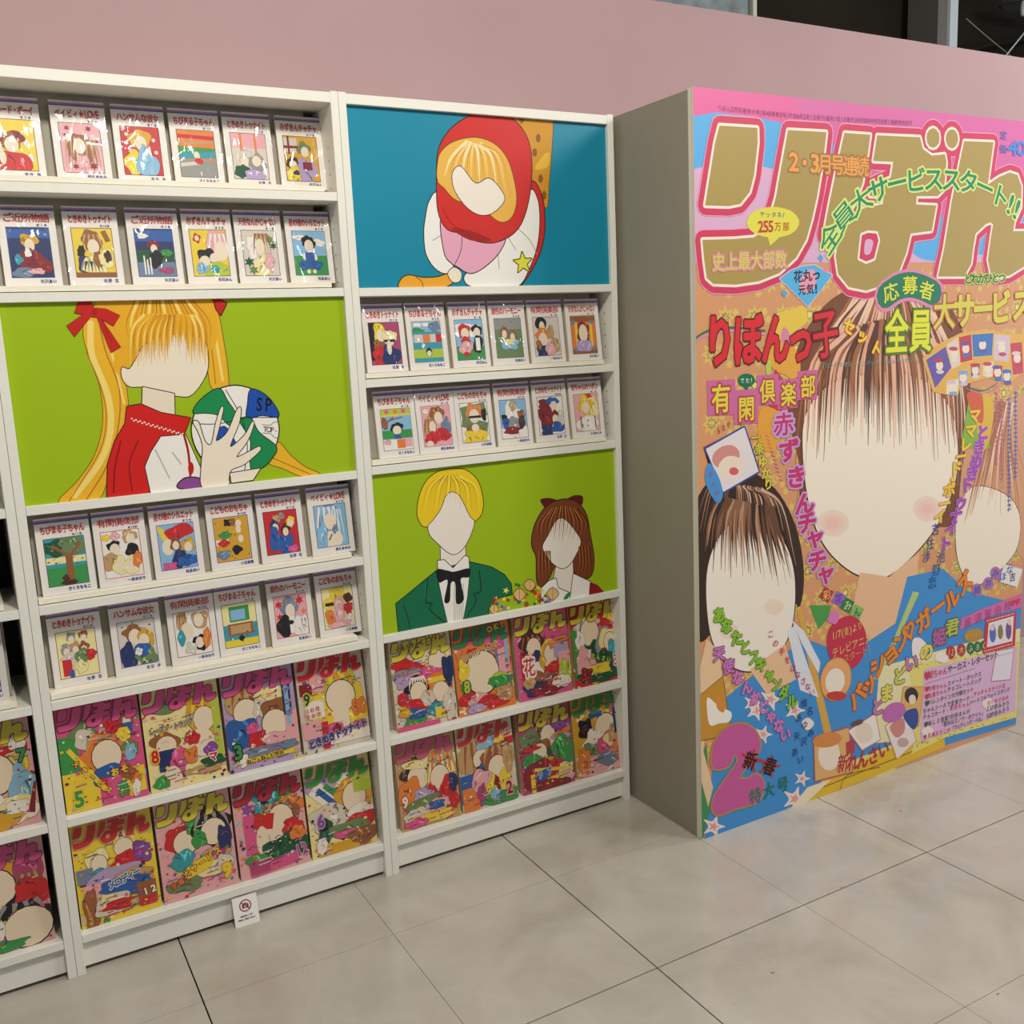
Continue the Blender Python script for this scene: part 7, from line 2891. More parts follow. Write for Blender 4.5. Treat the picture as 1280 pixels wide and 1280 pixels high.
ART_PAIR = '''
P|9dbb10|0,0 760.761,0 760.761,428.023 0,428.023||0
P|efe4d8|185.6,214.5 260.4,222.2 258.4,280.1 215,291.8 183.3,271.6|2c2018|2
S|ecca1e|124.3,111.1 133.2,71.1 156.7,32.7 193.2,12 238.7,9 277.7,19 309.1,52.3 321,105.2 314.3,140.9 296.5,156.9 275.9,163.3 210.8,145.8 145.5,155.2 126.7,132|4a3c10|2.5
S|efe6da|153.1,156.2 168.9,140.4 193.2,113.7 215.2,74.7 247.5,81.4 277.1,142.3 290.8,162.2 273.6,202.6 251.9,230.1 228,241.9 205.4,232.5 174.8,201 158,180.7|2c2018|2
H|c88a14|205.4,23.3 158.7,50.5 136.5,118.5||2.7
H|f4e04c|207.5,23.5 165.3,51.3 144.8,114.2||6.5
H|7a5410|209.6,23.7 172,52 153.1,110||1.9
H|e0b41c|211.8,24 178.7,52.8 161.4,105.7||3.7
H|c88a14|213.9,24.2 185.3,53.5 168.5,122.5||2.8
H|f4e04c|216.1,24.4 192,54.3 176.8,118.2||6.5
H|7a5410|218.2,24.6 198.8,55 185.3,113.9||1.9
H|e0b41c|220.4,24.9 205.5,55.8 193.7,109.6||3.7
H|c88a14|222.5,25.1 212.2,56.5 202.3,102.9||2.8
H|f4e04c|224.7,25.3 219,57.3 210.8,98.6||6.5
H|7a5410|226.9,25.6 225.8,58.1 219.3,94.2||1.8
H|e0b41c|229,25.8 232.6,58.8 227.8,89.9||3.7
H|c88a14|231.2,26 239.4,59.6 235.1,106.9||2.8
H|f4e04c|233.3,26.2 246.3,60.4 243.6,102.5||6.5
H|7a5410|235.5,26.5 253.1,61.1 250.8,122||1.9
H|e0b41c|237.7,26.7 260,61.9 259.4,117.7||3.7
H|c88a14|239.8,26.9 266.9,62.7 266.8,134.9||2.8
H|f4e04c|242,27.2 273.8,63.5 275.5,130.5||6.5
H|7a5410|244.2,27.4 280.7,64.2 284.2,126.2||1.9
H|e0b41c|246.4,27.6 287.7,65 292.9,121.8||3.7
H|c88a14|248.5,27.9 294.6,65.8 300.4,139.1||2.8
H|f4e04c|250.7,28.1 301.6,66.6 309.2,134.7||6.5
P|0e6a48|47,350.1 89.6,326.1 136.2,298.8 171.1,278.9 266.4,269 336.6,295.2 376.9,323.4 396.5,353.1 398.5,382.7 345.5,387.7 319.5,418 322.2,431.1 193.3,429.7 49.5,431.2|0a2018|2.5
P|efebe4|174.8,252.2 194.3,253.3 219,280.2 257.4,250.5 267.8,256.9 268,300.1 257.4,366.5 240,432 194.5,431.2 182.7,366.1 173.5,303.5|20201c|2
L|707070|221,323.4 213.4,427.2||1.3
L|707070|226.3,324.2 218.7,428.2||1.3
L|707070|231.6,325.1 224,429.1||1.3
L|707070|236.9,326 229.3,430.1||1.3
L|707070|242.2,326.8 234.7,431.1||1.3
L|707070|247.5,327.7 240,432||1.3
L|062c1e|142.6,298.6 132.4,357.5 151.2,366.9 143.6,383.9 186.7,428.5||3.1
L|062c1e|298.6,298.6 300.2,355 277.9,363.7 283.6,383.4 254.1,422.1||3.2
L|2c8a66|135.5,309.5 130.2,351.1||1.9
L|062c1e|68.4,358.6 78.5,396.6 82.8,427.8||2.4
S|15181a|170,275.7 202.3,283.7 221.7,289.8 268.7,287.8 265.9,312.1 240.3,314.2 247,371 223,379.2 223,323.7 209.9,321.6 203.6,369.7 187.2,366.9 200.6,310.9 174.2,312.8||0
S|5c1420|503.5,124.4 529.8,122.4 560.1,133.6 536.2,143.4 521.1,152.9 510.7,141.6||0
S|5c1420|595.9,131.5 622.4,125 647,132.3 643.1,156.4 621.4,150.5 595.5,141||0
S|7a3c1c|470.2,236.1 483,193.6 513.8,153.3 551.2,135.7 595.7,134.6 632.6,151.9 657.8,190.5 668.6,250.6 678.6,317.9 670.6,366.4 647,375.9 616.8,361.2 595.2,331.6 550.7,318.3 519.3,358.8 492.8,375.2 481.4,352.7 482.9,288.8 472.6,261.8|2c1408|2.8
P|efe4d8|551,311.9 604.8,320 605.2,365.9 654.3,387 621.9,428.1 516.7,416.9 533.4,374.1|2c2018|2.2
S|efe6da|505.3,260.2 525,231 556.2,190.4 585.8,194.2 621.7,237.7 634.3,265.5 619.4,296 595.5,325.1 568.7,334.1 539.6,316.6 516.6,287.4|2c2018|2.2
H|a8642c|535.7,154.1 494.1,188.7 490.2,226.2||3.1
H|4a200e|539.2,153.8 500.6,189.6 495.7,242.2||5.1
H|c88a44|542.8,153.5 507.1,190.4 502.3,233||3.1
H|6a3014|546.3,153.1 513.6,191.3 507.9,249||4.1
H|a8642c|549.9,152.8 520.1,192.1 514.6,239.7||3.1
H|4a200e|553.4,152.5 526.7,193 521.3,230.5||5.1
H|c88a44|557,152.1 533.2,193.8 526.9,246.6||3.1
H|6a3014|560.5,151.8 539.8,194.7 533.7,237.3||4.1
H|a8642c|564.1,151.5 546.4,195.5 539.3,253.4||3.1
H|4a200e|567.7,151.2 553,196.4 546.1,244.1||5.1
H|c88a44|571.2,150.8 559.6,197.2 552.8,234.8||3.1
H|6a3014|574.8,150.5 566.3,198.1 558.5,251||4.1
H|a8642c|578.4,150.2 572.9,199 565.3,241.6||3.1
H|4a200e|581.9,150.6 579.6,199.8 571,257.9||5.2
H|c88a44|585.5,151.8 586.3,200.7 577.9,248.5||3.1
H|6a3014|589,153 593,201.6 584.7,239.1||4.1
H|a8642c|592.5,154.2 599.7,202.5 590.5,255.5||3.1
H|4a200e|596.1,155.4 606.4,203.3 597.3,246.1||5.2
H|c88a44|599.6,156.6 613.2,204.2 603.2,262.4||3.1
H|6a3014|603.2,157.8 619.9,205.1 610,253||4.1
H|a8642c|606.7,159 626.7,206 616.9,243.6||3.1
H|4a200e|610.3,160.2 633.5,206.9 622.8,260||5.2
H|c88a44|613.8,161.4 640.3,207.8 629.7,250.5||3.1
H|6a3014|617.4,162.6 647.2,208.6 635.6,267||4.2
H|a8642c|621,163.8 654,209.5 642.6,257.5||3.1
H|4a200e|624.6,165 660.9,210.4 649.5,248||5.2
H|a8642c|492.4,271.1 488.9,315.4 491.5,354.3||4.1
H|a8642c|627.7,277.6 629.8,323.8 620.8,358.5||4.2
H|4a200e|497.5,271.8 494.7,316.2 496.6,355.2||4.1
H|4a200e|633.1,278.4 635.1,324.6 626.9,359.5||4.2
H|a8642c|502.6,272.5 500.5,317.1 501.7,356||4.1
H|a8642c|638.4,279.1 640.4,325.4 633,360.4||4.2
H|4a200e|507.7,273.3 506.4,318 506.8,356.8||4.1
H|4a200e|643.7,279.9 645.8,326.2 639.1,361.4||4.2
H|a8642c|512.8,274 512.2,318.9 511.9,357.6||4.1
H|a8642c|649,280.7 651.1,327 645.2,362.4||4.3
H|4a200e|517.9,274.8 518.1,319.8 517.1,358.4||4.1
H|4a200e|654.4,281.4 656.5,327.8 651.3,363.3||4.3
H|a8642c|523,275.5 523.9,320.7 522.2,359.3||4.1
H|a8642c|659.8,282.2 661.9,328.6 657.5,364.3||4.2
H|4a200e|528.1,276.2 529.8,321.6 527.4,360.1||4.1
H|4a200e|665.1,283 667.3,329.4 663.6,365.3||4.3
P|f0ece6|496.2,380.9 520.5,364.2 545.2,359.7 551.4,390 595.7,413.8 598.5,437.4 491.1,426.8|2c2018|2.2
P|f0ece6|605.6,356.2 662,388.3 656.5,431.3 591.2,430.9|2c2018|2.3
P|8a1420|662,389.6 688.8,402.6 710.8,427 656.5,431.3||0
S|1c8a3c|568.7,425.7 580.6,411.3 595.8,410.5 587.7,422.4 576,430.9||0
S|e88a1c|431,379.5 426.1,380.4 425.5,384.9 422.3,380.9 417.3,381.1 420.1,377.7 417.7,373.3 422.6,375.2 426.1,372.3 426.3,376.9||0
S|8a3c18|478.1,386.2 470.5,387.7 469.5,394.7 464.6,388.4 456.7,388.7 461.1,383.4 457.2,376.6 465,379.5 470.5,375 470.8,382.2||0
S|e8d01c|356.8,404.6 350.1,405.9 349.2,412.2 344.8,406.5 337.9,406.8 341.9,402 338.5,395.9 345.3,398.6 350.1,394.5 350.4,401||0
S|a878b0|370.2,419.8 365.6,420.7 364.9,425.1 361.9,421.2 357.1,421.4 359.8,418 357.5,413.8 362.2,415.6 365.6,412.8 365.7,417.3||0
S|f0e858|390.4,370.9 383.1,372.4 382.1,379.2 377.4,373.1 369.8,373.4 374.2,368.2 370.5,361.6 377.8,364.5 383.1,360 383.4,367||0
S|a878b0|541,418.5 533.7,419.9 532.8,426.7 527.9,420.6 520.3,420.9 524.6,415.7 520.8,409.2 528.3,412.1 533.6,407.7 533.9,414.7||0
S|1c6a34|518.3,427.2 511.5,428.5 510.6,434.8 506.1,429.1 499,429.4 503,424.6 499.5,418.4 506.5,421.1 511.4,417.1 511.7,423.6||0
S|c8301c|487,394.9 479.9,396.4 478.9,402.9 474.3,397 466.8,397.3 471,392.3 467.4,385.9 474.6,388.7 479.8,384.4 480.1,391.2||0
S|e8d8a0|524.8,412.9 517.4,414.4 516.5,421.1 511.6,415 503.9,415.3 508.3,410.1 504.5,403.6 512,406.5 517.3,402.1 517.6,409.1||0
S|a878b0|375.8,416.5 371.5,417.3 370.9,421.4 368.1,417.7 363.6,417.9 366.2,414.8 364,410.9 368.4,412.6 371.5,410 371.6,414.2||0
S|e8d01c|413.9,388.6 408.9,389.6 408.2,394.3 405,390.1 399.8,390.3 402.7,386.7 400.2,382.2 405.3,384.2 408.9,381.2 409.1,386||0
S|e8d01c|484.2,419.4 479.5,420.3 478.9,424.7 475.8,420.7 470.9,420.9 473.7,417.6 471.3,413.4 476.1,415.3 479.5,412.5 479.7,416.9||0
S|1c6a34|453.3,419.2 447.8,420.2 447.1,425.3 443.6,420.7 437.9,420.9 441.1,417.1 438.3,412.2 443.9,414.3 447.8,411.1 448,416.3||0
S|e8d01c|519.5,401.9 513.3,403.1 512.5,408.8 508.5,403.7 502,403.9 505.7,399.6 502.5,394.1 508.8,396.5 513.3,392.8 513.5,398.7||0
S|1c6a34|453.8,393.7 448.1,394.9 447.3,400.2 443.6,395.4 437.6,395.7 441,391.6 438,386.4 443.9,388.7 448.1,385.2 448.3,390.7||0
S|c8301c|419.9,399.3 413.2,400.7 412.3,406.9 407.9,401.3 400.9,401.6 404.9,396.8 401.5,390.7 408.3,393.4 413.2,389.3 413.4,395.8||0
S|e8d01c|364.9,419.4 360.6,420.2 360.1,424.2 357.3,420.6 352.8,420.8 355.4,417.7 353.2,413.8 357.6,415.5 360.7,412.9 360.8,417||0
S|e88a1c|451.9,398.5 444.9,399.8 444,406.3 439.4,400.5 432.2,400.8 436.3,395.8 432.7,389.6 439.8,392.3 444.9,388.1 445.1,394.8||0
S|e8d01c|485.1,403.9 480.4,404.8 479.8,409.1 476.7,405.2 471.8,405.4 474.6,402.1 472.2,397.9 476.9,399.8 480.3,397 480.5,401.4||0
S|1c6a34|477.9,424.7 473.1,425.6 472.4,430.1 469.3,426 464.2,426.2 467.1,422.8 464.6,418.4 469.5,420.4 473,417.5 473.2,422.1||0
S|f0e858|440.4,406.8 434,408.1 433.2,414 429,408.6 422.4,408.9 426.2,404.4 422.9,398.6 429.4,401.2 434,397.3 434.3,403.4||0
S|e8d8a0|493.8,381.4 489.1,382.3 488.5,386.6 485.5,382.7 480.6,382.9 483.4,379.6 481,375.5 485.7,377.3 489.1,374.5 489.3,378.9||0
S|1c6a34|516.4,407.9 510.6,409.1 509.9,414.4 506,409.6 500,409.8 503.4,405.7 500.4,400.6 506.4,402.8 510.6,399.4 510.8,404.9||0
S|e8d01c|537.3,424.5 531.5,425.6 530.8,430.8 527,426.1 521,426.3 524.4,422.2 521.4,417.1 527.3,419.4 531.5,416 531.7,421.4||0
S|c8301c|461.4,357.8 456.4,358.8 455.8,363.5 452.5,359.3 447.3,359.6 450.3,356 447.7,351.6 452.8,353.5 456.4,350.5 456.6,355.2||0
S|c8301c|428,376 422.7,377.1 422,382 418.6,377.6 413.1,377.8 416.2,374 413.5,369.3 418.9,371.4 422.7,368.2 422.9,373.2||0
S|e8d01c|393.8,392.5 389.6,393.4 389,397.3 386.3,393.8 381.9,394 384.4,390.9 382.2,387.1 386.5,388.8 389.6,386.2 389.7,390.3||0
S|8a3c18|494.7,418.8 489.2,419.9 488.4,425 484.8,420.4 479,420.6 482.3,416.7 479.4,411.7 485.1,413.9 489.1,410.6 489.3,415.9||0
S|c8301c|495.1,406.5 489.3,407.6 488.5,413 484.7,408.1 478.6,408.4 482,404.3 479,399 485,401.3 489.2,397.8 489.5,403.4||0
S|a878b0|384.3,421.4 378.4,422.6 377.6,428.2 373.7,423.1 367.5,423.4 371,419.1 368,413.6 374.1,416 378.4,412.4 378.6,418.2||0
S|e88a1c|532.8,421.6 526,423 525.1,429.2 520.6,423.6 513.4,423.8 517.5,419 513.9,412.9 520.9,415.6 525.9,411.6 526.2,418||0
S|3c54a8|370.1,414.4 365.9,415.2 365.4,419.1 362.6,415.6 358.3,415.7 360.8,412.7 358.6,408.9 362.9,410.6 365.9,408 366.1,412.1||0
S|3c54a8|530.9,426.2 523,427.7 522,435 516.7,428.4 508.5,428.7 513.1,423.2 509.1,416.1 517.1,419.2 522.9,414.5 523.2,422||0
S|e8d01c|535.3,424.6 530.8,425.4 530.3,429.6 527.3,425.8 522.6,426 525.3,422.9 522.9,418.9 527.5,420.6 530.8,418 531,422.2||0
S|3c54a8|429.4,410 423,411.3 422.1,417.3 417.9,411.9 411.2,412.1 415,407.6 411.8,401.8 418.3,404.3 422.9,400.4 423.2,406.6||0
S|e88a1c|534,418.7 527.9,419.9 527.1,425.5 523.1,420.5 516.7,420.7 520.3,416.4 517.1,410.9 523.4,413.3 527.8,409.7 528.1,415.5||0
S|f0e858|392.4,421.3 387.2,422.3 386.5,427.2 383.1,422.8 377.7,423 380.8,419.3 378.2,414.6 383.5,416.6 387.2,413.5 387.4,418.5||0
S|e88a1c|364.4,396.5 357.8,397.9 356.9,404.1 352.6,398.5 345.7,398.8 349.6,394 346.3,388 353,390.6 357.8,386.6 358,393||0
S|e88a1c|494.2,396.1 487.5,397.4 486.6,403.6 482.2,398 475.1,398.3 479.1,393.5 475.7,387.5 482.5,390.2 487.4,386.1 487.7,392.5||0
S|8a3c18|393.2,398.3 387.8,399.3 387.1,404.4 383.6,399.8 378,400.1 381.2,396.2 378.4,391.3 383.9,393.5 387.8,390.2 388,395.4||0
S|e88a1c|523.6,410.6 518.6,411.5 518,416.1 514.7,412 509.6,412.2 512.5,408.7 509.9,404.3 515,406.2 518.6,403.3 518.8,408||0
S|1c6a34|469.2,365.8 461.8,367.3 460.9,374.2 456,368 448.3,368.4 452.7,363.1 448.9,356.5 456.4,359.4 461.8,354.9 462.1,362||0
S|f0e858|380.4,393.9 374.3,395.1 373.5,400.8 369.5,395.7 363.2,396 366.8,391.6 363.8,386.1 369.9,388.5 374.3,384.8 374.5,390.7||0
S|3c54a8|356.2,404 350.2,405.2 349.4,410.9 345.5,405.8 339.3,406.1 342.8,401.7 339.8,396.3 345.9,398.6 350.2,395 350.4,400.8||0
S|a878b0|529.6,407.9 523.3,409.1 522.5,415 518.3,409.7 511.6,410 515.4,405.5 512.1,399.8 518.6,402.3 523.2,398.5 523.5,404.6||0
S|c8301c|446.5,392.9 439.1,394.3 438.1,401.2 433.2,395 425.5,395.4 429.9,390.1 426.1,383.4 433.7,386.3 439,381.8 439.3,388.9||0
S|c8301c|454.3,423.8 447.5,425.1 446.6,431.5 442,425.7 434.9,426 438.9,421.1 435.4,414.9 442.4,417.6 447.4,413.5 447.7,420.1||0
S|8a3c18|485,375.7 479.1,376.8 478.3,382.3 474.4,377.4 468.2,377.7 471.7,373.5 468.7,368.2 474.7,370.5 479,366.9 479.3,372.6||0
S|e8d01c|438.3,399.4 431.6,400.8 430.7,407 426.4,401.4 419.4,401.7 423.4,396.9 420,390.9 426.8,393.5 431.6,389.5 431.9,395.9||0
S|8a3c18|344.3,396.8 339.4,397.8 338.8,402.4 335.6,398.3 330.5,398.5 333.4,395 331,390.5 335.9,392.5 339.5,389.5 339.6,394.2||0
S|8a3c18|506.7,417.5 499.1,419 498.1,426 493.1,419.7 485.2,420 489.7,414.7 485.8,407.9 493.5,410.9 499,406.3 499.3,413.5||0
S|e8d01c|347.5,408.4 341,409.7 340.1,415.8 335.9,410.3 329.2,410.6 333,405.9 329.8,400 336.3,402.6 341.1,398.6 341.3,404.9||0
S|1c6a34|419.9,357.7 415.6,358.6 415,362.6 412.3,359 407.8,359.2 410.3,356.2 408.2,352.4 412.5,354 415.6,351.4 415.8,355.5||0
S|e8d01c|490.8,378.5 485.3,379.6 484.6,384.7 480.9,380.1 475.1,380.4 478.4,376.4 475.5,371.5 481.2,373.6 485.2,370.3 485.5,375.6||0
S|e8d01c|434.8,391.9 428,393.2 427.1,399.5 422.7,393.8 415.7,394.1 419.7,389.3 416.2,383.2 423.1,385.9 428,381.8 428.3,388.3||0
S|e8d8a0|352.7,385.8 348.6,386.7 348,390.5 345.4,387.1 341.1,387.3 343.6,384.3 341.5,380.6 345.6,382.2 348.6,379.7 348.7,383.7||0
S|a878b0|534.3,422.4 526.2,424 525.2,431.4 519.9,424.7 511.5,425 516.2,419.3 512.1,412.1 520.3,415.3 526.1,410.5 526.5,418.2||0
S|e8d8a0|508.6,391.4 501.8,392.8 501,399 496.5,393.4 489.4,393.7 493.4,388.9 489.9,382.9 496.8,385.5 501.7,381.4 502,387.9||0
S|1c6a34|429.1,361.6 424.5,362.5 423.9,366.7 421,362.9 416.2,363.2 418.9,359.9 416.6,355.8 421.2,357.6 424.5,354.8 424.7,359.2||0
S|c8301c|350.1,388.6 344.7,389.7 344,394.7 340.5,390.2 334.9,390.4 338.1,386.5 335.4,381.6 340.9,383.8 344.8,380.5 345,385.7||0
S|e0b87c|439.6,362 457.5,349.6 474.1,367.7 456,381.7|7a4c1c|2.2
L|7a4c1c|457.5,349.6 456.1,380.1||1.3
S|e0b87c|403.5,383.6 422.7,370.1 440.4,389.8 421,404.8|7a4c1c|2.1
L|7a4c1c|422.7,370.1 421.1,403.2||1.4
S|e0b87c|324.6,412.6 339.1,402.4 352.3,417.4 337.7,428.8|7a4c1c|2.1
L|7a4c1c|339.1,402.4 337.7,427.6||1.3
S|e0b87c|513,400 532.9,386.3 551.4,406.4 531.3,421.7|7a4c1c|2.2
L|7a4c1c|532.9,386.3 531.4,420||1.4
'''
LOGO = [('g', [(5.84, 4.31), (14.86, 4.23), (14.94, 6.09), (14.02, 10.09), (12.98, 12.21), (10.72, 13.72), (7.89, 14.09), (2.36, 14.08), (3.59, 10.37), (4.83, 6.47)]), ('g', [(22.49, 4.16), (32.49, 4.05), (31.87, 6.99), (30.18, 12.28), (28.88, 15.39), (27.36, 18.06), (24.72, 20.5), (20.37, 22.48), (15.23, 23.54), (9.41, 23.92), (4.15, 23.77), (2.58, 23.02), (2.03, 20.71), (1.68, 18.32), (9.06, 18.17), (13.99, 17.92), (16.51, 17.05), (18.2, 15.09), (19.47, 12.72), (20.73, 9.05)]), ('g', [(37.32, 3.95), (44.62, 3.89), (43.97, 6.35), (42.63, 10.35), (40.5, 13.21), (35.51, 16.79), (33.15, 18.44), (31.94, 17.52), (33.28, 13.8), (35.3, 8.7)]), ('g', [(46.46, 3.88), (59.13, 3.62), (60.13, 5.2), (62.87, 6.07), (66.95, 5.69), (67.47, 6.78), (67.02, 10.75), (65.14, 11.66), (58.53, 11.79), (58.44, 13.02), (64.68, 12.99), (63.54, 16.66), (57.06, 17.09), (55.86, 19.81), (53.87, 22.29), (49.76, 24.23), (44.15, 25.04), (39.13, 24.5), (36.14, 22.68), (35.35, 20.31), (36.02, 18.19), (39.35, 15.58), (42.26, 13.89), (48.51, 13.07), (48.72, 12.11), (44.68, 12.08), (45.13, 10.77), (47.12, 10.24), (50.66, 9.44), (51.33, 7.29), (45.5, 7.35)]), ('g', [(72.96, 3.62), (82.68, 3.46), (81.92, 6.84), (81.27, 9.67), (85.04, 8.42), (88.6, 7.67), (91.4, 7.99), (92.99, 9.65), (93.13, 12.81), (91.16, 14.96), (90.69, 16.43), (97.3, 16.37), (97.66, 19.75), (95.01, 21.92), (90.11, 23.25), (85.81, 23.49), (83.31, 22.67), (82.24, 20.82), (83.12, 17.15), (83.58, 15.58), (82.65, 15.19), (81.18, 15.47), (77.76, 16.92), (77.07, 19.26), (76.64, 21.34), (74.46, 23.28), (65.89, 23.23), (67.6, 19.28), (69.64, 12.2), (71.52, 7.15)]), ('g', [(65.16, 3.51), (64.93, 4.21), (64.2, 4.75), (63.19, 4.97), (62.15, 4.82), (61.37, 4.34), (61.06, 3.67), (61.29, 2.97), (62.0, 2.44), (63.01, 2.22), (64.05, 2.35), (64.84, 2.83)]), ('g', [(71.03, 3.4), (70.8, 4.09), (70.11, 4.61), (69.11, 4.83), (68.1, 4.68), (67.34, 4.22), (67.03, 3.56), (67.25, 2.87), (67.94, 2.36), (68.92, 2.14), (69.94, 2.27), (70.71, 2.74)]), ('h', [(42.63, 17.44), (44.36, 17.07), (46.9, 17.17), (47.44, 18.13), (46.27, 20.55), (44.0, 21.03), (41.99, 20.55)])]
# ------------------------------------------------------------------ dimensions
W, T, H, ST = .8, .0196, 2.0314, .0204
ZL = (1.7994, 1.5738, 1.1202, .8962, .6745, .3916, .0994)     # shelf tops, left and cut-off bookcases
ZR = (1.5727, 1.3472, 1.1254, .677, .3907, .101)               # shelf tops, right bookcase
TH = .12                                                       # lean of the books

# ------------------------------------------------------------------ the setting
fl = empty('floor', (0, 0, 0)); tag(fl, kind='structure')
base = box('joint_bed', M['grout'], fl, -2.4, -3.2, -.06, 9, 2.2, -.0035, bev=0)
PX_, PY_ = .4603, .457
def tile_mesh(sx, sy):
    a, b = (.0018, .0006)
    x0, x1 = (a if sx else b), PX_-(b if sx else a)
    y0, y1 = (a if sy else b), PY_-(b if sy else a)
    me = box_mesh('tile', [(x0, y0, -.012, x1, y1, 0)], 0); me.materials.append(M['floor']); return me
TM = {(a, b): tile_mesh(a, b) for a in (0, 1) for b in (0, 1)}
for i in range(-5, 19):
    for j in range(-5, 6):
        o = bpy.data.objects.new('tile', TM[(i % 2 == 0, j % 2 == 0)]); COL.objects.link(o)
        o.location = (.2345+i*PX_, -.712+j*PY_, 0); o.parent = fl
# pink partition behind the shelves
wb = box('wall_back', M['pink'], None, -2.4, .286, 0, 9, .35, 2.455, bev=.002); tag(wb, kind='structure')
# dark space and frames above the partition
wf = box('wall_far', M['dark'], None, -2.4, 1.75, 0, 11, 1.85, 5.5, bev=0); tag(wf, kind='structure')
cc = box('column', M['concrete'], None, 2.2, 1.5, 0, 3.485, 1.74, 5.4, bev=.004); tag(cc, kind='structure')
t1 = box('trim_1', M['boxwhite'], None, 3.497, 1.48, 0, 3.522, 1.74, 5.4, bev=.002); tag(t1, kind='structure')
t2 = empty('trim_2', (4.86, 1.5, 0)); tag(t2, kind='structure')
box('grey_frame', M['frame_grey'], t2, 0, 0, 0, .075, .2, 5.4); box('white_frame', M['frame_white'], t2, .0755, -.02, 0, .14, .2, 5.4)

def tube(name, m, parent, pts, r, seg=8):
    bm = bmesh.new(); rings = []
    for i, p in enumerate(pts):
        a = Vector(pts[max(0, i-1)]); b = Vector(pts[min(len(pts)-1, i+1)]); d = (b-a).normalized()
        u = d.cross(Vector((0, 1, .01))).normalized(); w = d.cross(u)
        rings.append([bm.verts.new(Vector(p) + (u*math.cos(k*2*math.pi/seg) + w*math.sin(k*2*math.pi/seg))*r) for k in range(seg)])
    for a, b in zip(rings, rings[1:]):
        for k in range(seg): bm.faces.new((a[k], a[(k+1) % seg], b[(k+1) % seg], b[k]))
    bm.faces.new(rings[0]); bm.faces.new(rings[-1][::-1])
    me = bpy.data.meshes.new(name); bm.to_mesh(me); bm.free()
    return link(name, me, m, parent)
def lathe(name, m, parent, prof, loc=(0, 0, 0), seg=24):
    bm = bmesh.new(); rings = []
    for r, z in prof: rings.append([bm.verts.new((loc[0]+r*math.cos(k*2*math.pi/seg), loc[1]+r*math.sin(k*2*math.pi/seg), loc[2]+z)) for k in range(seg)])
    for a, b in zip(rings, rings[1:]):
        for k in range(seg): bm.faces.new((a[k], a[(k+1) % seg], b[(k+1) % seg], b[k]))
    bm.faces.new(rings[0]); bm.faces.new(rings[-1][::-1])
    me = bpy.data.meshes.new(name); bm.to_mesh(me); bm.free()
    return link(name, me, m, parent)
c1 = tube('hanging_wire', M['cable'], None, [(5.03, 1.45, 3.06), (5.2, 1.45, 2.99), (5.36, 1.45, 2.93), (5.6, 1.45, 2.84)], .003)
tag(c1, 'thin grey wire sloping down beside the white frame above the pink wall', 'wire')
c2 = tube('hanging_wire', M['frame_white'], None, [(5.24, 1.42, 2.8), (5.39, 1.42, 2.93), (5.62, 1.42, 3.13), (5.9, 1.42, 3.38)], .004)
tag(c2, 'pale wire rising to the right above the pink wall', 'wire')
lamp = empty('ceiling_lamp', (5.56, 1.4, 3.17)); tag(lamp, 'grey round ceiling fitting in the dark space at the top right', 'lamp')
lathe('lamp_dish', M['cable'], lamp, [(.02, .07), (.17, .06), (.19, .03), (.17, .02), (.05, .015)])
lathe('lamp_bulb', M['frame_white'], lamp, [(.016, .015), (.02, -.03), (.016, -.06), (.008, -.065)], (-.1, 0, 0), 12)
tube('mounting_rod', M['cable'], lamp, [(0, 0, .06), (0, 0, 2.2)], .012)
beam = tube('dark_pipe', M['dark'], None, [(5.1, 1.68, 2.9), (5.5, 1.66, 3.02), (6.4, 1.66, 3.2)], .012)
tag(beam, 'dark pipe behind the wires above the pink wall', 'pipe')

# ------------------------------------------------------------------ bookcases
def bookcase(x, zs, label):
    r = empty('bookcase', (x, 0, 0)); tag(r, label, 'bookcase', 'white bookcases along the pink wall')
    g = .0004
    box('side_panel', M['shelf'], r, g, 0, 0, T, .28, H); box('side_panel', M['shelf'], r, W-T, 0, 0, W-g, .28, H)
    box('top_panel', M['shelf'], r, T, .0005, H-.0265, W-T, .28, H-.003)
    for z in zs: box('shelf', M['shelf'], r, T+.0005, .0005, z-ST, W-T-.0005, .268, z)
    box('back_panel', M['case_back'], r, T, .27, .05, W-T, .276, H-.027, bev=0)
    box('kick_board', M['shelf'], r, T, .016, .011, W-T, .03, zs[-1]-ST)
    bm = bmesh.new()
    for sx, xx in ((1, W-T-.0003), (-1, T+.0003)):
        for yy in (.04, .235):
            for k in range(56):
                z = .15+k*.032
                if any(zz-ST-.004 < z < zz+.004 for zz in zs): continue
                c = bm.verts.new((xx, yy, z)); ring = [bm.verts.new((xx, yy+.0024*math.cos(a*math.pi/4), z+.0024*math.sin(a*math.pi/4))) for a in range(8)]
                for a in range(8): bm.faces.new((c, ring[a], ring[(a+1) % 8]))
    me = bpy.data.meshes.new('peg_holes'); bm.to_mesh(me); bm.free()
    tag(link('peg_holes', me, M['hole'], r), kind='stuff')
    return r
bookcase(-W, ZL, 'white bookcase cut off by the left edge of the photo')
bookcase(0, ZL, 'white bookcase holding the ball poster between two rows of comics above and below')
bookcase(W, ZR, 'white bookcase with the blue poster at its top, beside the giant magazine cover box')

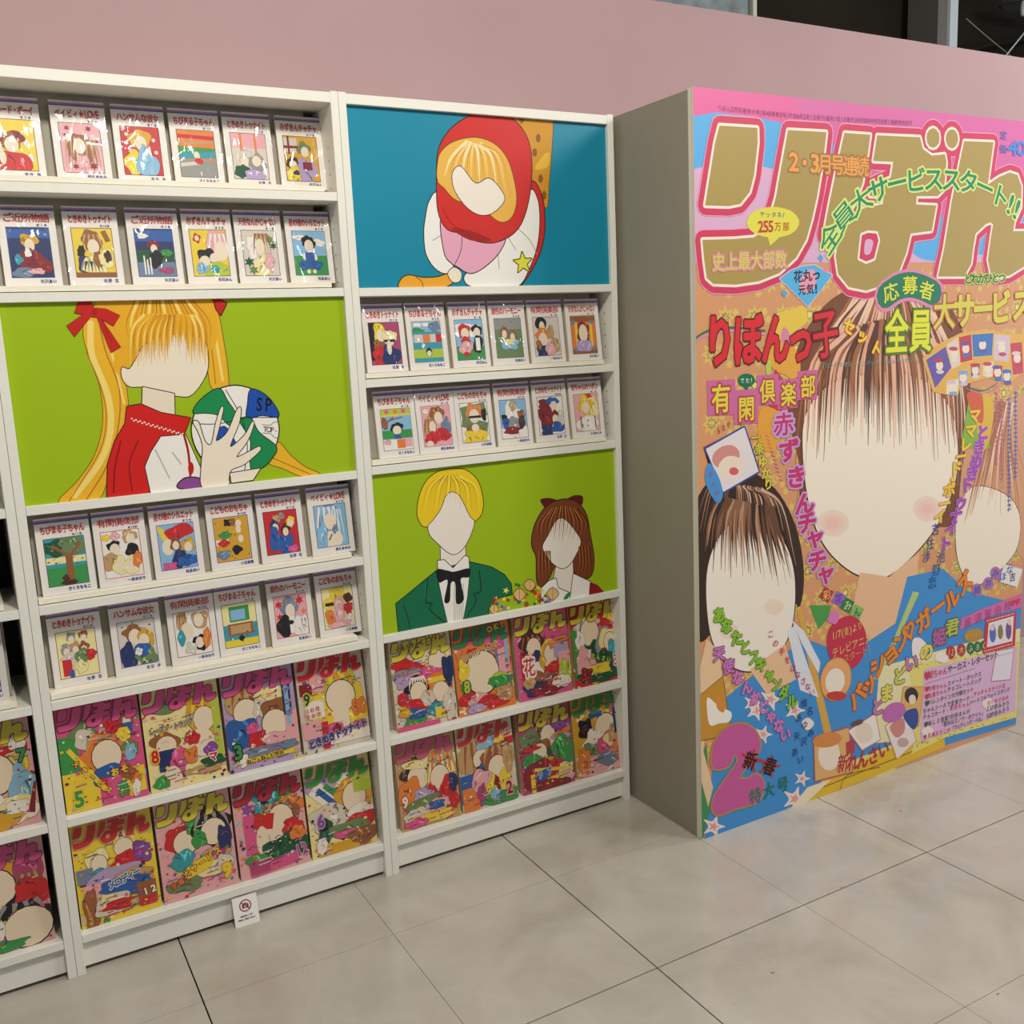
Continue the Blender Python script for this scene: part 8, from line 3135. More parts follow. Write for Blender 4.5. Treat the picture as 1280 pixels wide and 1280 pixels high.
# ------------------------------------------------------------------ posters
def poster(x, z0, z1, data, label):
    w = (W-2*T)*1000; h = (z1-z0)*1000
    r = empty('poster_panel', (x+T, .012, z0)); tag(r, label, 'poster')
    box('board', M['card'], r, .0008, 0, .0008, w*.001-.0008, .007, h*.001-.0008, bev=.0004)
    a = Art(w, h, .008); paint(a, data); link('printed_picture', a.mesh('printed_picture'), M['poster'], r)
    letter(a, data, r, M['poster'])
poster(0, ZL[2], ZL[1]-ST, ART_BALL, 'yellow-green poster with green, blue and white ball, red bow and long yellow locks')
poster(W, ZR[0], H-.0268, ART_BLUE, 'blue poster with red hooded shape and yellow star at the top of its bookcase')
poster(W, ZR[3], ZR[2]-ST, ART_PAIR, 'yellow-green poster with a dark green jacket, black bow tie and a bouquet')

# ------------------------------------------------------------------ giant magazine cover box
BX, BD, BW, BH = W*2+.0185, .319, 1.431, H+.002
gb = empty('display_box', (BX, -BD, 0)); tag(gb, 'man-high box printed as a giant pink magazine cover with huge gold title, beside bookcase', 'display box')
box('side_panel', M['sidegrey'], gb, 0, .0175, 0, .018, BD+.284, BH-.002, bev=.001)
box('side_panel', M['sidegrey'], gb, BW-.018, .0175, 0, BW, BD+.284, BH-.002, bev=.001)
box('top_panel', M['boxwhite'], gb, .018, .0175, BH-.02, BW-.018, BD+.284, BH-.002, bev=.001)
box('cover_board', M['boxwhite'], gb, 0, 0, 0, BW, .017, BH, bev=.001)
box('edge_strip', M['boxwhite'], gb, -.0012, .014, 0, .004, .02, BH, bev=0)
a = Art(BW*1000, BH*1000, .0016); paint(a, COV)
link('cover_picture', a.mesh('cover_picture'), M['poster'], gb)
letter(a, COV, gb, M['poster'])

# ------------------------------------------------------------------ display stands
def stand(x, z, y, label, x0=.024, x1=.753, comics=True, th=.016):
    r = empty('display_stand', (x, 0, z)); tag(r, label, 'display stand', 'white slanted display stands on the shelves')
    hh = .192 if comics else .235
    if comics:
        box('base_plate', M['stand'], r, x0, .009, .0022, x1, .21, .0145, bev=.0006)
        for fx in (x0+.03, x1-.05): box('foot', M['stand'], r, fx, .03, .0002, fx+.02, .2, .0022, bev=0)
    zz = .0150 if comics else .0005
    p = box('slanted_back', M['backing'], r, x0+.002, 0, 0, x1-.006, .004, hh, bev=.0004)
    p.location = (0, y + (th+.0015), zz+.001); p.rotation_euler = (-TH, 0, 0)
    box('prop', M['backing'], r, (x0+x1)/2-.01, y+th+.012, zz, (x0+x1)/2+.01, y+th+.03, zz+.09, bev=.0004)
    if not comics:
        box('foot_plate', M['stand'], r, x0+.002, y+th+.006, .0003, x1-.006, y+th+.07, .0023, bev=0)

# ------------------------------------------------------------------ comics
PAL = dict(w='f4f0ea', k='1c1a1e', n='28376c', b='2f62b0', s='8cc0e4', c='3aa0b4', g='3f9a50', G='1e5a3c', l='b8cc48', y='f0d440', Y='dba82c', o='e8843c', r='cf2a30',
           R='8a2430', p='ecb0b8', P='e05a94', u='8a4ea4', v='b8a4d4', t='c8a070', f='f2e2cc', h='9a6238', H='4a2c20', e='9a9a98', i='7488a8', a='dcd4c8', m='b04a78', j='708c5c', x='f4e8a8')
import re
TOK = re.compile(r'([eErdFl])(-?[\d.]+),(-?[\d.]+),([\d.]+),([\d.]+)(?:@(-?\d+))?([a-zA-Z])')
def doodle(art, spec, x0, y0, w, h, seed=1):
    rnd = random.Random(seed)
    for k, x, y, rx, ry, rot, c in TOK.findall(spec):
        X, Y, RX, RY = x0+float(x)*w/100, y0+float(y)*h/100, float(rx)*w/100, float(ry)*h/100
        A = R(float(rot or 0)); ca, sa = math.cos(A), math.sin(A)
        f = lambda u, v: (X+u*ca-v*sa, Y+u*sa+v*ca)
        cl = lambda P: [(min(max(px, x0), x0+w), min(max(py, y0), y0+h)) for px, py in P]
        col = PAL[c]
        if k == 'e' and w > 50 and c != 'f' and max(RX, RY) > 3:   # loose inked shapes on the larger magazine drawings
            iw = .7 if w > 150 else .45
            n1, n2, p1, p2 = rnd.randint(2, 4), rnd.randint(4, 7), rnd.uniform(0, 6), rnd.uniform(0, 6)
            rr = [1+.13*math.sin(n1*t*math.pi/12+p1)+.10*math.sin(n2*t*math.pi/12+p2) for t in range(24)]
            art.nl(); art.poly(cl([f((RX*rr[t]+iw)*math.cos(t*math.pi/12), (RY*rr[t]+iw)*math.sin(t*math.pi/12)) for t in range(24)]), srgb('5a3430'))
            art.nl(); art.poly(cl([f(RX*rr[t]*math.cos(t*math.pi/12), RY*rr[t]*math.sin(t*math.pi/12)) for t in range(24)]), srgb(col))
            base = [int(col[q:q+2], 16) for q in (0, 2, 4)]
            for q in range(rnd.randint(3, 6)):
                u, v = rnd.uniform(-.6, .6), rnd.uniform(-.6, .6); g = rnd.choice((.62, .78, 1.25, 1.5)); tone = '%02x%02x%02x' % tuple(min(255, int(z*g)+(18 if g > 1 else 0)) for z in base)
                kx, ky = rnd.uniform(-.3, .3), rnd.uniform(.15, .4)
                art.strand(tone, rnd.uniform(.12, .3)*min(RX, RY), cl([f(RX*(u-kx), RY*(v-ky)), f(RX*(u+.08), RY*v), f(RX*(u+kx*.6), RY*(v+ky))]))
        elif k == 'e': art.nl(); art.poly(cl([f(RX*math.cos(t*math.pi/7), RY*math.sin(t*math.pi/7)) for t in range(14)]), srgb(col))
        elif k == 'E':
            art.nl(); art.poly(cl([f(RX*1.06*math.cos(t*math.pi/8), RY*1.06*math.sin(t*math.pi/8)) for t in range(16)]), srgb('3a2a24'))
            art.nl(); art.poly(cl([f(RX*math.cos(t*math.pi/8), RY*math.sin(t*math.pi/8)) for t in range(16)]), srgb(col))
        elif k == 'r': art.nl(); art.poly(cl([f(-RX, -RY), f(RX, -RY), f(RX, RY), f(-RX, RY)]), srgb(col))
        elif k == 'F': art.nl(); art.poly(cl([f((RX if t % 2 else RX*.5)*math.cos(t*math.pi/6), (RX if t % 2 else RX*.5)*math.sin(t*math.pi/6)) for t in range(12)]), srgb(col))
        elif k == 'l':   # a tuft of strands
            for q in range(7):
                u = (q-3)/3.2; art.strand(PAL[c] if q % 2 else PAL[{'h': 't', 'H': 'h', 'y': 'Y', 'Y': 'x', 's': 'w', 'o': 't', 't': 'h', 'e': 'w', 'i': 'e', 'k': 'e'}.get(c, 'w')], RX*.26, cl([f(u*RX*.7, -RY), f(u*RX*1.0, 0), f(u*RX*1.15, RY)]))
        elif k == 'd':   # scatter of small marks
            for q in range(int(max(6, RX*RY*4/(5*5)/14))):
                u, v = rnd.uniform(-1, 1)*RX, rnd.uniform(-1, 1)*RY
                a, b = rnd.uniform(.8, 2.6), rnd.uniform(.7, 1.8)
                cc = PAL[c] if rnd.random() < .6 else PAL[rnd.choice('wyrgbPuo')]
                art.nl(); art.step, st = .004, art.step
                X2, Y2 = f(u, v); art.convex(cl([(X2-a, Y2-b), (X2+a, Y2-b), (X2+a, Y2+b), (X2-a, Y2+b)]), srgb(cc)); art.step = st
CW, CH, CT = 113.0, 174.0, .014
def comic(x, y, z, title, vol, author, frame, bg, spec, label, group, seed):
    r = empty('comic_book', (x, y, z), -TH); tag(r, label, 'comic book', group)
    box('page_block', M['pages_w'], r, .001, .0010, .001, CW*.001-.001, CT-.0006, CH*.001-.001, bev=0)
    box('cover', M['card'], r, 0, 0, 0, CW*.001, .0009, CH*.001, bev=0)
    a = Art(CW, CH, .012, .03)
    a.shape('P', 'f0ebe6', [(0, 0), (CW, 0), (CW, CH), (0, CH)])
    a.shape('P', '7c6fb4', [(0, 3.5), (CW, 3.5), (CW, 11), (0, 11)]); a.shape('P', 'd88cb8', [(0, 4), (CW, 4), (CW, 6), (0, 6)]); a.shape('P', '4c5ca4', [(0, 9), (CW, 9), (CW, 11.5), (0, 11.5)])
    px, py, pw, ph = 15.5, 48, 82, 106
    a.shape('P', frame, [(px-1.5, py-1.5), (px+pw+1.5, py-1.5), (px+pw+1.5, py+ph+1.5), (px-1.5, py+ph+1.5)])
    a.shape('P', PAL[bg], [(px, py), (px+pw, py), (px+pw, py+ph), (px, py+ph)])
    doodle(a, spec, px, py, pw, ph, seed)
    link('cover_picture', a.mesh('cover_picture'), M['print'], r)
    a.clear(); n = len(title); g = min(22, 92/n)
    a.text(title, 'c8323e', [(CW/2-46+g/2, 27), (CW/2+46-g/2, 27)], g*1.08, 20, .09)
    o = link('title_lettering', a.mesh('title_lettering'), M['print'], r)
    a.clear()
    a.text('第%s巻' % vol, '2c3f88', [(78, 42.3), (93, 42.3)], 5.5, 5.5, .08)
    link('volume_lettering', a.mesh('volume_lettering'), M['print'], r); a.clear()
    k = len(author); a.text(author, '33459c', [(101-k*8+4, 163), (97, 163)], 8, 9, .1)
    link('author_lettering', a.mesh('author_lettering'), M['print'], r)
    me = bpy.data.meshes.new('film_sleeve')
    me.from_pydata([(-.001, -.0016, -.0005), (CW*.001+.001, -.0016, -.0005), (CW*.001+.001, -.0016, CH*.001+.002), (-.001, -.0016, CH*.001+.002)], [], [(0, 1, 2, 3)])
    link('film_sleeve', me, M['film'], r)

TO, CM, YU, HO, SI, KO, BL, AC = 'ときめきトゥナイト', 'ちびまる子ちゃん', '有閑倶楽部', '星の瞳のシルエット', '銀色のハーモニー', 'こどものおもちゃ', 'ベイビィ★LOVE', '赤ずきんチャチャ'
IK, SM, IC, HI, OB, SH, AY, YO, YA = '池野 恋', 'さくらももこ', '一条ゆかり', '柊あおい', '小花美穂', '椎名あゆみ', '彩花みん', '吉住 渉', '矢沢あい'
ROWS = [
 (0, ZL[0], .070, 'top row of the left bookcase', [
  (.036, 'ママレード・ボーイ', '3', YO, '6a4a3c', 'y', 'e20,20,9,6w e80,45,7,9w e85,75,9,8w e15,60,8,7w e45,36,30,14R e42,44,22,18h e44,50,17,16f e45,88,42,26r e20,76,8,14f', 'bright yellow picture and red blouse shape'),
  (.170, BL, '5', SH, '5c6c70', 'p', 'F18,10,8,8R F72,10,9,9R F88,36,7,7R F12,24,5,5R e45,50,32,32h l30,62,22,34h l68,66,24,32h e45,46,15,16f F30,88,9,9R F75,86,12,12R e50,78,16,14p', 'pink picture, brown waves and dark roses'),
  (.296, 'ハンサムな彼女', '2', YO, '5a3a3a', 'r', 'F15,16,7,7w F12,34,7,7w F22,50,8,8w F84,26,7,7w F88,52,7,7w e48,24,28,20Y e50,34,15,16f e28,76,26,26y e62,80,32,24s e55,58,14,20s', 'red picture scattered with white flowers'),
  (.419, CM, '12', SM, '5a6a48', 'o', 'r50,14,50,4@2r r50,26,50,3@-2t r50,46,50,10@2g r50,54,50,7@-3c r50,84,50,20e r30,72,30,4@-8a e48,54,8,9f e52,66,10,7r', 'orange sunset picture over green fields'),
  (.541, TO, '8', IK, '7a6a5a', 'a', 'r50,16,50,16p r28,30,3,30o r70,24,3,26o e38,52,18,16a e34,62,12,10f e70,66,24,22e e68,60,13,12f e24,84,20,16G e60,92,28,14v', 'pale picture with grey and peach shapes'),
  (.668, AC, '9', AY, '6a3a3a', 'Y', 'r20,20,20,16a r14,10,3,30R r26,24,26,3R e60,28,20,16j e62,34,12,12f e60,78,32,30v r66,66,14,9R e20,60,17,14H e22,64,12,10f e22,88,22,20y e30,82,10,5n', 'picture of green, grey and yellow with red window bars')]),
 (0, ZL[1], .048, 'second row of the left bookcase', [
  (.040, 'ご近所物語', '1', YA, '3c6a88', 'n', 'r50,12,50,9b r50,60,50,26n e50,26,22,14Y e50,36,12,14f e50,64,34,20R e44,50,8,10w e80,76,24,12@20R e30,90,30,10i e60,88,20,6p e20,64,10,10c', 'dark blue picture with red dress shape'),
  (.168, TO, '12', IK, '7a4a3a', 'y', 'r84,16,7,12@-20h e48,26,26,22h l48,32,24,20h e50,38,15,16f e18,48,10,12k e20,76,14,18n e50,76,32,24x l40,80,26,12k e60,64,12,18h e80,62,18,20x e84,58,9,12H r50,96,50,5h', 'yellow picture with brown and black stripes'),
  (.299, 'ご近所物語', '2', YA, '2c5a78', 'n', 'r50,14,50,12b e20,14,14,6w r50,60,50,16G r50,86,50,16i e46,34,14,12R e47,42,9,10f e48,64,20,18k r18,76,2,20w r26,80,2,16w r34,78,2,18w e80,50,14,8g e75,88,20,6m', 'deep blue picture with white candle strokes'),
  (.421, AC, '3', AY, '5c4a2c', 'y', 'e18,18,10,10r e18,18,6,6f e76,30,30,34p l76,36,26,28p e82,46,20,22f e40,56,24,16k e34,68,15,12f e62,62,14,12f e70,90,34,20l e24,84,16,12s e60,86,14,8c', 'yellow picture with a big pink shape'),
  (.541, '天使なんかじゃない', '4', YA, '6a5a5a', 'a', 'F80,20,16,16j F90,34,12,12G e30,36,18,26w l56,30,24,24t e50,36,14,18f e54,80,32,26x F14,70,16,16G F24,88,16,16j e74,70,14,20p', 'pale picture bordered with green leaves'),
  (.664, HO, '6', HI, '5a7a8a', 's', 'r50,80,50,24g e20,14,20,6w e80,26,20,8w e48,26,20,16k e48,33,14,14f e48,58,22,14w r48,66,14,18b e28,78,16,10b e68,78,16,10b e40,92,6,5f e58,92,6,5f', 'sky-blue picture over green grass')]),
 (0, ZL[3], .024, 'row just below the ball poster', [
  (.033, CM, '11', SM, '4a5a3c', 'c', 'r50,50,50,10x r50,60,50,6c r50,82,50,20g e26,20,34,18G e70,16,36,20j d30,30,34,30G d80,44,20,20G r58,66,9,32h r40,28,4,22@-50h r74,28,4,20@40h e52,96,20,6H e44,86,8,7H', 'picture of a big brown tree on green grass'),
  (.152, YU, '14', IC, 'c84a2c', 'w', 'e12,12,10,8y e36,10,12,9p e74,14,20,14t e76,20,12,12f e30,32,17,12k e32,40,14,14f e20,66,26,22t e78,44,18,14k e42,76,20,20x e70,78,20,20x e42,76,10,12f e70,78,10,12f e88,66,12,18o', 'white picture with tan jacket and black hair shapes'),
  (.275, HO, '9', HI, '8a4aa0', 's', 'r12,20,20,30@-40y e60,18,40,16r r56,42,2,24R e24,50,16,18f e46,46,14,16h e46,48,9,10f e80,50,18,16Y e80,54,11,11f e50,80,16,26@14n e74,84,26,14b e24,92,20,8P', 'picture with a wide red umbrella shape'),
  (.405, KO, '10', OB, '5a3ca0', 'Y', 'd50,30,46,28h d50,70,46,28o r20,56,18,6w e30,40,18,8g e24,58,16,8r e40,12,10,8k e56,12,10,8h e72,16,9,8f e20,84,20,10i e60,76,14,10k e74,52,8,9f e70,30,8,9f', 'crowded yellow-orange picture'),
  (.527, TO, '7', IK, '5a2c2c', 'r', 'e38,18,12,10t e54,12,10,8e e80,28,14,12y e80,32,9,9f e30,32,14,12n e32,38,10,10f e28,66,18,30b e62,46,14,14H e62,50,9,10f e62,84,24,28b e80,92,16,9P', 'red picture with blue suit shapes'),
  (.656, BL, '7', SH, '6a5a4c', 's', 'e46,34,36,36i l40,44,34,40s l70,52,18,40s e48,40,20,20f e50,84,34,22f e20,70,16,28s e60,60,8,10i r44,78,2,8@30G', 'pale blue picture with light blue hair shape')]),
 (0, ZL[4], .044, 'lower comic row of the left bookcase', [
  (.034, TO, '21', IK, '8a4a4c', 'x', 'e38,12,12,10e e70,12,12,10h e38,18,8,8f e70,18,8,8f e22,38,14,12e e46,36,14,12t e68,38,13,12h e22,44,8,9f e46,42,8,9f e68,44,8,9f e30,60,22,14a e62,58,20,16j r20,78,12,18r e84,56,13,12r e56,80,16,14x r30,92,6,8b', 'cream picture with small red garments'),
  (.166, 'ハンサムな彼女', '7', YO, '6a4aa4', 'a', 'd50,10,46,10k e40,26,26,18h e44,36,17,18f e74,42,22,20Y e68,46,14,15f e20,80,22,34n e72,86,30,20j e60,66,22,14b e50,70,10,9w', 'picture with two brown-haired shapes and olive coat'),
  (.294, YU, '13', IC, 'a03840', 'w', 'e22,20,16,20t l20,22,14,18t e34,44,18,20f e16,58,12,16c e74,22,24,20t e70,22,14,16f e68,74,22,18k e66,74,12,13f e88,66,12,22o e40,84,16,14a', 'white picture with tan and black shapes'),
  (.409, CM, '7', SM, '5a6a3c', 'j', 'r50,24,50,24x r50,24,30,18g r36,26,12,12s r56,26,12,12s r50,66,50,18c r50,60,38,14h r50,60,30,10t d50,76,44,8R r50,92,50,8y e50,82,8,7k', 'picture of a room with window and brown table'),
  (.539, SI, '2', HI, 'c84a4c', 'p', 'F14,20,14,14r F80,16,16,16r F14,50,12,12r F90,44,10,10o e46,28,26,22i l46,30,24,22i e48,38,15,17f e28,74,28,26k r50,72,8,20w e78,78,24,26w e48,66,7,5k', 'red and pink picture with black and white suit'),
  (.665, KO, '3', OB, '6a4a4c', 'x', 'e50,16,26,16y e20,40,18,16y r22,40,14,4k e52,40,15,16p e52,44,10,11f e52,66,20,22p e84,30,13,13H e82,56,15,15r e20,72,16,18o e86,84,10,14w e50,92,40,8p', 'pale yellow picture with round red shape')]),
 (W, ZR[1], .028, 'row just below the blue poster', [
  (.038, TO, '2', IK, '7a3a3c', 'm', 'r18,40,20,50k e34,22,20,22y e36,32,12,16f e66,36,24,18x e66,46,14,10f r66,44,18,3k e26,56,16,16h e30,80,24,24r e66,80,32,26n e62,60,8,18f', 'dark red picture with two yellow heads of hair'),
  (.157, CM, '2', SM, 'd8a85c', 's', 'e20,8,16,5w e50,8,14,5w e80,14,22,12i e18,24,22,8g r50,30,50,4c r20,42,14,10a r48,42,12,10o r72,42,12,10a r90,42,10,10r r50,60,50,8c r50,80,50,11l r50,96,50,6c e52,76,11,9k e52,79,8,7f e34,60,6,6w', 'landscape picture with red and white panels on green'),
  (.282, AC, '1', AY, '6a4a5c', 's', 'r50,84,50,18g e40,26,50,18w e32,28,22,18r e34,34,15,14f e34,52,16,10r e34,70,26,16p e78,26,18,14k e78,32,12,12f e78,62,18,22k r78,62,8,16w e34,86,12,5r', 'pale picture with red cap shape beside black one'),
  (.402, SI, '4', HI, '3c6a5c', 'j', 'r50,14,50,14e d50,20,48,24g d50,80,48,24G e34,36,15,16h e34,40,9,11f e66,44,15,13h e64,48,9,10f e52,66,34,14s e50,60,20,8x', 'grey-green foliage picture'),
  (.524, YU, '1', IC, 'a03a3c', 'a', 'e30,16,22,18k e34,24,11,14f e34,46,28,18o e34,58,18,18f e66,40,14,18t e80,74,16,22t e30,88,26,16n e60,84,18,18p e16,72,10,14h', 'cream picture with black hair and orange curls'),
  (.648, '天使なんかじゃない', '1', YA, '8a4a3c', 'o', 'r50,8,50,7h r50,94,50,6h r20,50,5,34y r82,50,5,34y F10,16,12,12i F86,16,12,12i F14,88,12,12i F90,86,12,12i e48,44,24,30R e48,46,18,24f e48,80,34,16v', 'orange picture with four grey corner flowers')]),
 (W, ZR[2], .026, 'second comic row of the right bookcase', [
  (.054, CM, '1', SM, '8a8a7a', 's', 'r50,6,50,8l F20,6,10,10P F50,6,10,10o F78,6,10,10P r50,15,50,2y e10,34,10,16h r20,30,3,20@60h r50,24,2,18@80h r50,62,50,10g e50,46,20,13k e50,52,15,11f e50,70,12,8b r50,88,50,14w r60,86,14,11o r86,84,12,11p e14,80,12,6p', 'small tree picture above white band with red blocks'),
  (.169, BL, '1', SH, 'c87a6c', 'p', 'e14,12,9,7w e54,20,24,20h e58,30,15,15f e84,56,18,24i e26,54,22,26t l26,62,22,30t e34,52,12,15f e66,74,30,16r e30,80,26,16r e20,94,12,8f', 'pink picture with bright red sleeves'),
  (.283, KO, '5', OB, '6a5a4c', 'w', 'r50,22,50,22@-14j r50,56,50,14@16j e50,22,30,20o l50,24,28,18o e50,34,19,18f r52,36,22,3k e86,32,9,16k e50,74,38,16h e50,90,46,22y e50,64,14,10f', 'picture with orange hair above yellow jacket'),
  (.405, YU, '7', IC, '7a4a3c', 's', 'r50,90,50,18w e40,30,22,26w e50,16,12,14t e66,36,14,14w e14,46,10,10k e80,40,14,12h e20,62,14,16b e50,64,24,18e e80,60,14,16H e40,80,30,10R d50,86,40,12r', 'light blue picture with a white peak'),
  (.527, TO, '20', IK, '6a3a4c', 'w', 'e24,18,20,14R e60,12,24,11b e64,24,13,12f e28,50,30,34R e66,52,20,14R e66,60,12,12f e30,88,24,16n e74,82,26,14b e88,56,10,20a', 'white picture with crimson and blue shapes'),
  (.649, '姫ちゃんのリボン', '1', '水沢めぐみ', 'a8843c', 'p', 'e60,6,16,9r e80,40,20,30x e46,30,28,26y l46,40,28,22y e46,36,16,16f e50,84,44,26w r22,76,2,16k r82,76,2,16k e50,72,3,2k e50,86,3,2k', 'pink picture with blond hair and white collar')]),
]
ORD = ['first', 'second', 'third', 'fourth', 'fifth', 'sixth']
sd = 0
for x0, z, y, ph, items in ROWS:
    stand(x0, z, y, 'white display stand under the comics in the %s' % ph, x0=(.0215 if x0 == 0 else .0255))
    for i, (x, ti, vol, au, fr, bg, sp, desc) in enumerate(items):
        sd += 1
        comic(x0+x, y, z+.0152, ti, vol, au, fr, bg, sp, None, 'white comics in the %s' % ph, sd)
        o = bpy.data.objects[-1] if 0 else None
        LAST = [q for q in COL.objects if q.name.startswith('comic_book')][-1]
        LAST['label'] = 'comic with %s, %s' % (desc, ph if len(desc.split()) + len(ph.split()) < 14 else ('left bookcase' if x0 == 0 else 'right bookcase'))
stand(-W, ZL[3], .03, 'white display stand at left photo edge, upper one of two', x1=.753)
stand(-W, ZL[4], .04, 'white display stand at left photo edge, lower one of two', x1=.753)
comic(-W+.620, .030, ZL[3]+.0152, 'ハンサムな彼女', '4', YO, 'a04a3c', 'r', 'e40,40,30,30o e60,60,30,30x e30,80,40,20r e76,86,20,20G e60,70,12,14f', 'comic cut off by the left photo edge, with red and orange picture', 'white comics in the cut-off bookcase', 90)
comic(-W+.628, .040, ZL[4]+.0152, SI, '3', HI, '5a3c88', 'b', 'e50,16,50,14w e60,34,46,30h e60,44,38,26e e70,50,26,18f e50,86,50,22c e70,92,30,12w', 'comic cut off by the left photo edge, with blue and brown picture', 'white comics in the cut-off bookcase', 91)

# ------------------------------------------------------------------ magazines
MW, MH, MT = 182.0, 257.0, .026
def magazine(x, y, z, bg, lc, lo, spec, texts, label, group, seed, spine='pages'):
    r = empty('magazine', (x, y, z), -TH); tag(r, label, 'magazine', group)
    box('page_block', M['pages'], r, .001, .0010, .0008, MW*.001-.001, MT-.0008, MH*.001-.001, bev=0)
    box('cover', M['card'], r, 0, 0, 0, MW*.001, .0009, MH*.001, bev=0)
    a = Art(MW, MH, .008, .03)
    a.shape('P', PAL[bg], [(0, 0), (MW, 0), (MW, MH), (0, MH)])
    rnd = random.Random(seed)
    cs = 'wyrgbPuopvsltxaR'
    for q in range(46):   # busy background scraps
        X, Y = rnd.uniform(0, MW), rnd.uniform(50, MH); w, h = rnd.uniform(5, 20), rnd.uniform(3, 12); t = rnd.uniform(-.7, .7); c, s = math.cos(t), math.sin(t)
        a.shape('P', PAL[rnd.choice(cs)] if rnd.random() < .75 else PAL[bg], [(X+u*w*c-v*h*s, Y+u*w*s+v*h*c) for u, v in ((-.5, -.5), (.5, -.5), (.5, .5), (-.5, .5))])
    doodle(a, 'd50,60,48,38%s' % bg, 0, 0, MW, MH, seed)
    doodle(a, spec, 0, 0, MW, MH, seed+7)
    ovals = [(float(t[1])*MW/100, float(t[2])*MH/100, float(t[3])*MW/100, float(t[4])*MH/100) for t in TOK.findall(spec) if t[0] == 'E']
    for q in range(60):   # small decorations between the larger shapes
        X, Y = rnd.uniform(4, MW-4), rnd.uniform(46, MH-4); rr = rnd.uniform(1.6, 5.6); c = PAL[rnd.choice('wyrgbPuoPvsltxmRnGY')]; kd = rnd.random()
        if any((X-ex)**2/(rx*rx)+(Y-ey)**2/(ry*ry) < 1 for ex, ey, rx, ry in ovals): continue
        if kd < .3: a.flower(c, X, Y, rr, 5)
        elif kd < .6: a.nl(); a.convex([(X+rr*.9*math.cos(t*math.pi/4), Y+rr*.7*math.sin(t*math.pi/4)) for t in range(8)], srgb(c))
        elif kd < .8: a.strand(c, rr*.5, [(X-rr*2, Y), (X, Y-rr), (X+rr*2, Y+rr*rnd.uniform(-1, 1))])
        else: a.nl(); t = rnd.uniform(0, 3); a.convex([(X+rr*math.cos(t+u*math.pi/2), Y+rr*math.sin(t+u*math.pi/2)) for u in range(4)], srgb(c))
    for q in range(22):    # columns and lines of tiny print, too small to read
        X, Y = rnd.uniform(10, MW-30), rnd.choice((rnd.uniform(70, 110), rnd.uniform(190, 245))); n = rnd.randint(4, 9); col = srgb(PAL[rnd.choice('rbuGPnw')]); a.nl()
        for k in range(n):
            if any((X+k*3.4-ex)**2/(rx*rx)+(Y-ey)**2/(ry*ry) < 1.1 for ex, ey, rx, ry in ovals): continue
            a.convex([(X+k*3.4, Y-k*.3), (X+k*3.4+2.4, Y-k*.3), (X+k*3.4+2.4, Y-k*.3+2.8), (X+k*3.4, Y-k*.3+2.8)], col)
    link('cover_picture', a.mesh('cover_picture'), M['glossy'], r)
    a.clear()
    LP = [(k, [(px*MW/100, 2+py*MH/100) for px, py in P]) for k, P in LOGO]
    for pas in range(2):
        a.nl()
        for k, P in LP:
            if k != 'g': continue
            if pas == 0: a.lay += a.step*.5; a.strip(P, 3.0, srgb(lo), True)
            a.lay += a.step*.5; a.poly(P, srgb(lo if pas == 0 else lc))
    a.nl()
    for k, P in LP:
        if k == 'h': a.poly(P, srgb(lo))
    link('title_lettering', a.mesh('title_lettering'), M['glossy'], r)
    for (tx, col, oc, x0, y0, x1, y1, g, hh) in texts:
        a.clear()
        a.text(tx, PAL[col], [(x0*MW/100, y0*MH/100), (x1*MW/100, y1*MH/100)], g, hh, .12, PAL[oc] if oc else None, .12 if oc else 0, 'b' if (abs(y1-y0) < abs(x1-x0)*1.2) else 'h')
        link('cover_lettering', a.mesh('cover_lettering'), M['glossy'], r)

